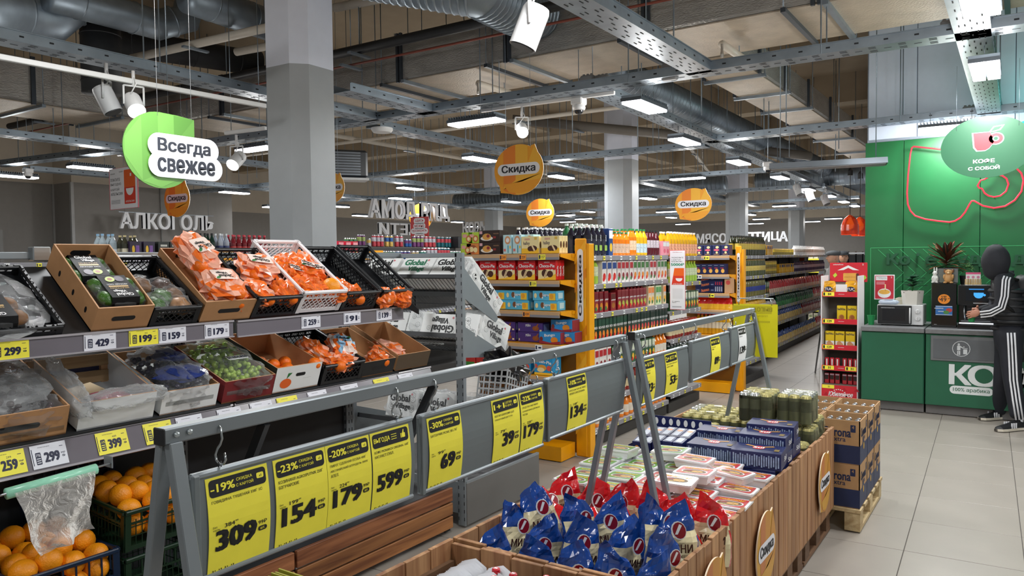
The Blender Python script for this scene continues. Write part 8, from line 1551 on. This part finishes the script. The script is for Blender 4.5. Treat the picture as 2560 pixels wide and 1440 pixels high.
# ================= red biscuit stand =================
t=thing('biscuit_stand','red cardboard stand of biscuits left of the green wall','display stand'); RS=mat('#cf2333',.4,nv=.03,name='stand_red'); WS_=mat('#e2dfe0',.5,nv=.02); INN=mat('#7a7068',.7,nv=.05)
xl,xr=-1.925,-1.535; zs=[at(2100,py,y=9.3).z for py in(742,810,875,927,964)]; F=fr((0,9.298,0),(1,0,0),(0,0,1)); w=xr-xl; cx=(xl+xr)/2
zt=at(2100,703,y=9.3).z
for x in(xl,xr): MB().box((x,9.49,zt/2+.03),(.012,.38,zt+.06),WS_).build('side_panel',t)
MB().box((cx,9.68,zt/2),(w,.012,zt),INN).build('back_panel',t)
for i,z in enumerate(zs):
    MB().box((cx,9.49,z),(w-.01,.37,.01),INN).build('shelf',t); 
    m=MB().box((cx,9.302,z+.028 if i<4 else z/2),(w-.012,.008,.058 if i<4 else z),RS)
    if i<4:
        m.rrect(cx-w*.3,z+.03,w*.32,.045,.002,YEL,F,z=.0005); m.text(['84','129','129','31'][i],(cx-w*.27,z+.03,.001),.026,BLACK,F,bold=2); m.rect(cx-w*.42,z+.03,.018,.034,BLACK,F,.001); m.text('юбилейное',(cx+.02,z+.03,.001),.009,WHITE,F)
        if i==3: m.rrect(cx+w*.32,z+.03,w*.3,.045,.002,YEL,F,z=.0005); m.text('31',(cx+w*.35,z+.03,.001),.026,BLACK,F,bold=2); m.rect(cx+w*.22,z+.03,.018,.034,BLACK,F,.001)
    else:
        for k_ in range(6):
            for j in range(3):
                if (k_+j)%2: m.poly([(xl+.03+k_*w/6,.02+j*z/3.2,.0005),(xl+.03+(k_+.9)*w/6,.02+j*z/3.2,.0005),(xl+.03+(k_+.4)*w/6,.0+(j+1)*z/3.3,.0005)],mat('#b51a2a',.4,nv=0),F)
        m.text('Юбилейное',(cx+.02,z*.52,.001),.055,WHITE,F,w=w*.66,bold=2,shear=.25)
        for k_ in range(5): m.rect(cx-.05+.022*k_,z*.72+.012*math.sin(k_*.78),.012,.01,WHITE,F,.001)
        m.rrect(cx-w*.3,z-.02,w*.34,.04,.002,YEL,F,z=.0012); m.text('31',(cx-w*.28,z-.02,.0016),.02,BLACK,F)
    m.build('shelf_front',t)
zh0=zt-.02; zh1=at(2110,657,y=9.66).z; F=fr((0,9.655,0),(1,0,0),(0,0,1)); hx0=xl+.02; hx1=xr+.04; m=MB().box(((hx0+hx1)/2,9.665,(zh0+zh1)/2),(hx1-hx0,.014,zh1-zh0),RS,bev=.004); hc=(hx0+hx1)/2
m.poly([(hc-.12,zh1-.09,.001),(hc,zh1-.03,.001),(hc+.12,zh1-.09,.001),(hc+.05,zh1-.085,.001),(hc,zh1-.06,.001),(hc-.05,zh1-.085,.001)],WHITE,F); m.rrect(hc+.02,zh0+.06,.15,.09,.01,mat('#e0a84a',.5,nv=.1),F,z=.001); m.text('ЮБИЛЕЙНОЕ',(hc+.02,zh0+.06,.0015),.018,mat('#b87a2a',.5),F,w=.12); m.rrect(hc+.10,zh0+.06,.03,.08,.008,mat('#5a2a1a',.5),F,z=.0012); m.text('юбилейное',(hc-.11,zh1-.02,.001),.016,WHITE,F); m.text('5',(hc+.16,zh1-.022,.001),.02,WHITE,F,bold=2)
m.poly([(hc-.17,zh0+.08,.001),(hc-.14,zh0+.11,.001),(hc-.12,zh0+.08,.001),(hc-.15,zh0+.05,.001)],LGR,F); m.poly([(hc+.15,zh0+.05,.001),(hc+.18,zh0+.08,.001),(hc+.2,zh0+.05,.001),(hc+.17,zh0+.02,.001)],LGR,F); m.build('header_card',t)
MB().box((cx+.01,9.36,zs[0]+.09),(.12,.004,.1),WHITE).rect(0,0,.0,.0,WHITE).build('price_flap',t)
def tucl(m,rows): F=fr((0,-.045,0),(1,0,0),(0,-.05,1)); m.ell(0,.08,.045,.03,NAVY,F,.004); m.text('TUC',(0,.08,.0048),.03,WHITE,F,bold=2)
tuc=pouch(.15,.08,.17,[(1,mat('#e8a81c',.25,coat=.5,nv=.1))],7,tucl,k=8).mesh('snack_bag')
for px,l in((2073,'yellow cracker bag at the left of the top shelf of the red stand'),(2128,'yellow cracker bag at the right of the top shelf of the red stand')): tag(ob('snack_bag',tuc,None,T(at(px,720,y=9.4).x,9.42,zs[0]+.006)),l,'snack bag','yellow cracker bags')
BV=mat('#e9c81e',.35,nv=.03,coat=.4); bel=carton(.098,.06,.20,BV,[('F','t','belVita',.5,.8,.13,NAVY,.84,2),('F','e',.5,.3,.32,.19,mat('#c9873a',.5,nv=.15)),('F','r',.5,.05,.96,.1,mat('#6a78b8',.4)),('F','e',.55,.34,.22,.12,mat('#a8642a',.5))]).mesh('biscuit_box'); bel2=carton(.098,.06,.20,BV,[('F','t','belVita',.5,.85,.12,NAVY,.84,2),('F','r',.5,.22,.98,.42,WHITE),('F','e',.45,.28,.28,.16,mat('#d8a070',.5,nv=.15)),('F','e',.68,.22,.2,.12,mat('#d8a070',.5))]).mesh('biscuit_box')
for px,z,me,l in((2105,zs[1],bel,'yellow breakfast-biscuit box, left of two on the second shelf'),(2131,zs[1],bel,'yellow breakfast-biscuit box, right of two on the second shelf'),(2076,zs[2],bel2,'left yellow and white biscuit box on the third shelf'),(2101,zs[2],bel2,'middle yellow and white biscuit box on the third shelf'),(2127,zs[2],bel2,'right yellow and white biscuit box on the third shelf')): tag(ob('biscuit_box',me,None,T(at(px,790,y=9.42).x,9.42,z+.006)),l,'biscuit box','breakfast-biscuit boxes')
rp=MB().box((0,0,.065),(.045,.03,.13),mat('#c21f30',.3,nv=.1,coat=.5),bev=.004); rp.rect(0,.075,.014,.08,WHITE,fr((0,-.0155,0),(1,0,0),(0,0,1)),.0006); rp=rp.mesh('biscuit_packet'); rp2=MB().box((0,0,.06),(.048,.03,.12),mat('#b01c2c',.3,nv=.1,coat=.5),bev=.004); rp2.rect(0,.07,.04,.05,mat('#2a1a18',.4),fr((0,-.0155,0),(1,0,0),(0,0,1)),.0006); rp2.rect(0,.105,.044,.015,mat('#c8a8b8',.4),fr((0,-.0155,0),(1,0,0),(0,0,1)),.0008); rp2=rp2.mesh('biscuit_packet')
for i in range(6):
    for me,z,s_ in((rp,zs[3],'fourth'),(rp2,zs[4],'lowest')): tag(ob('biscuit_packet',me,None,T(xl+.045+.058*i+(.02 if i>2 else 0),9.40,z+.006)),'red biscuit packet on the %s shelf of the red stand, %s from the left'%(s_,names[i]),'packet','red biscuit packets')
t=thing('easel','dark thin-legged easel behind the red stand','easel'); a=at(2056,800,y=9.95); 
for q in((2038,931),(2052,921)): b=at(*q,z=0); MB().tube([a,b],.011,mat('#3c3e40',.4),6).build('leg',t)
MB().tube([a,(a.x+.3,a.y+.1,0)],.011,mat('#3c3e40',.4),6).build('leg',t)
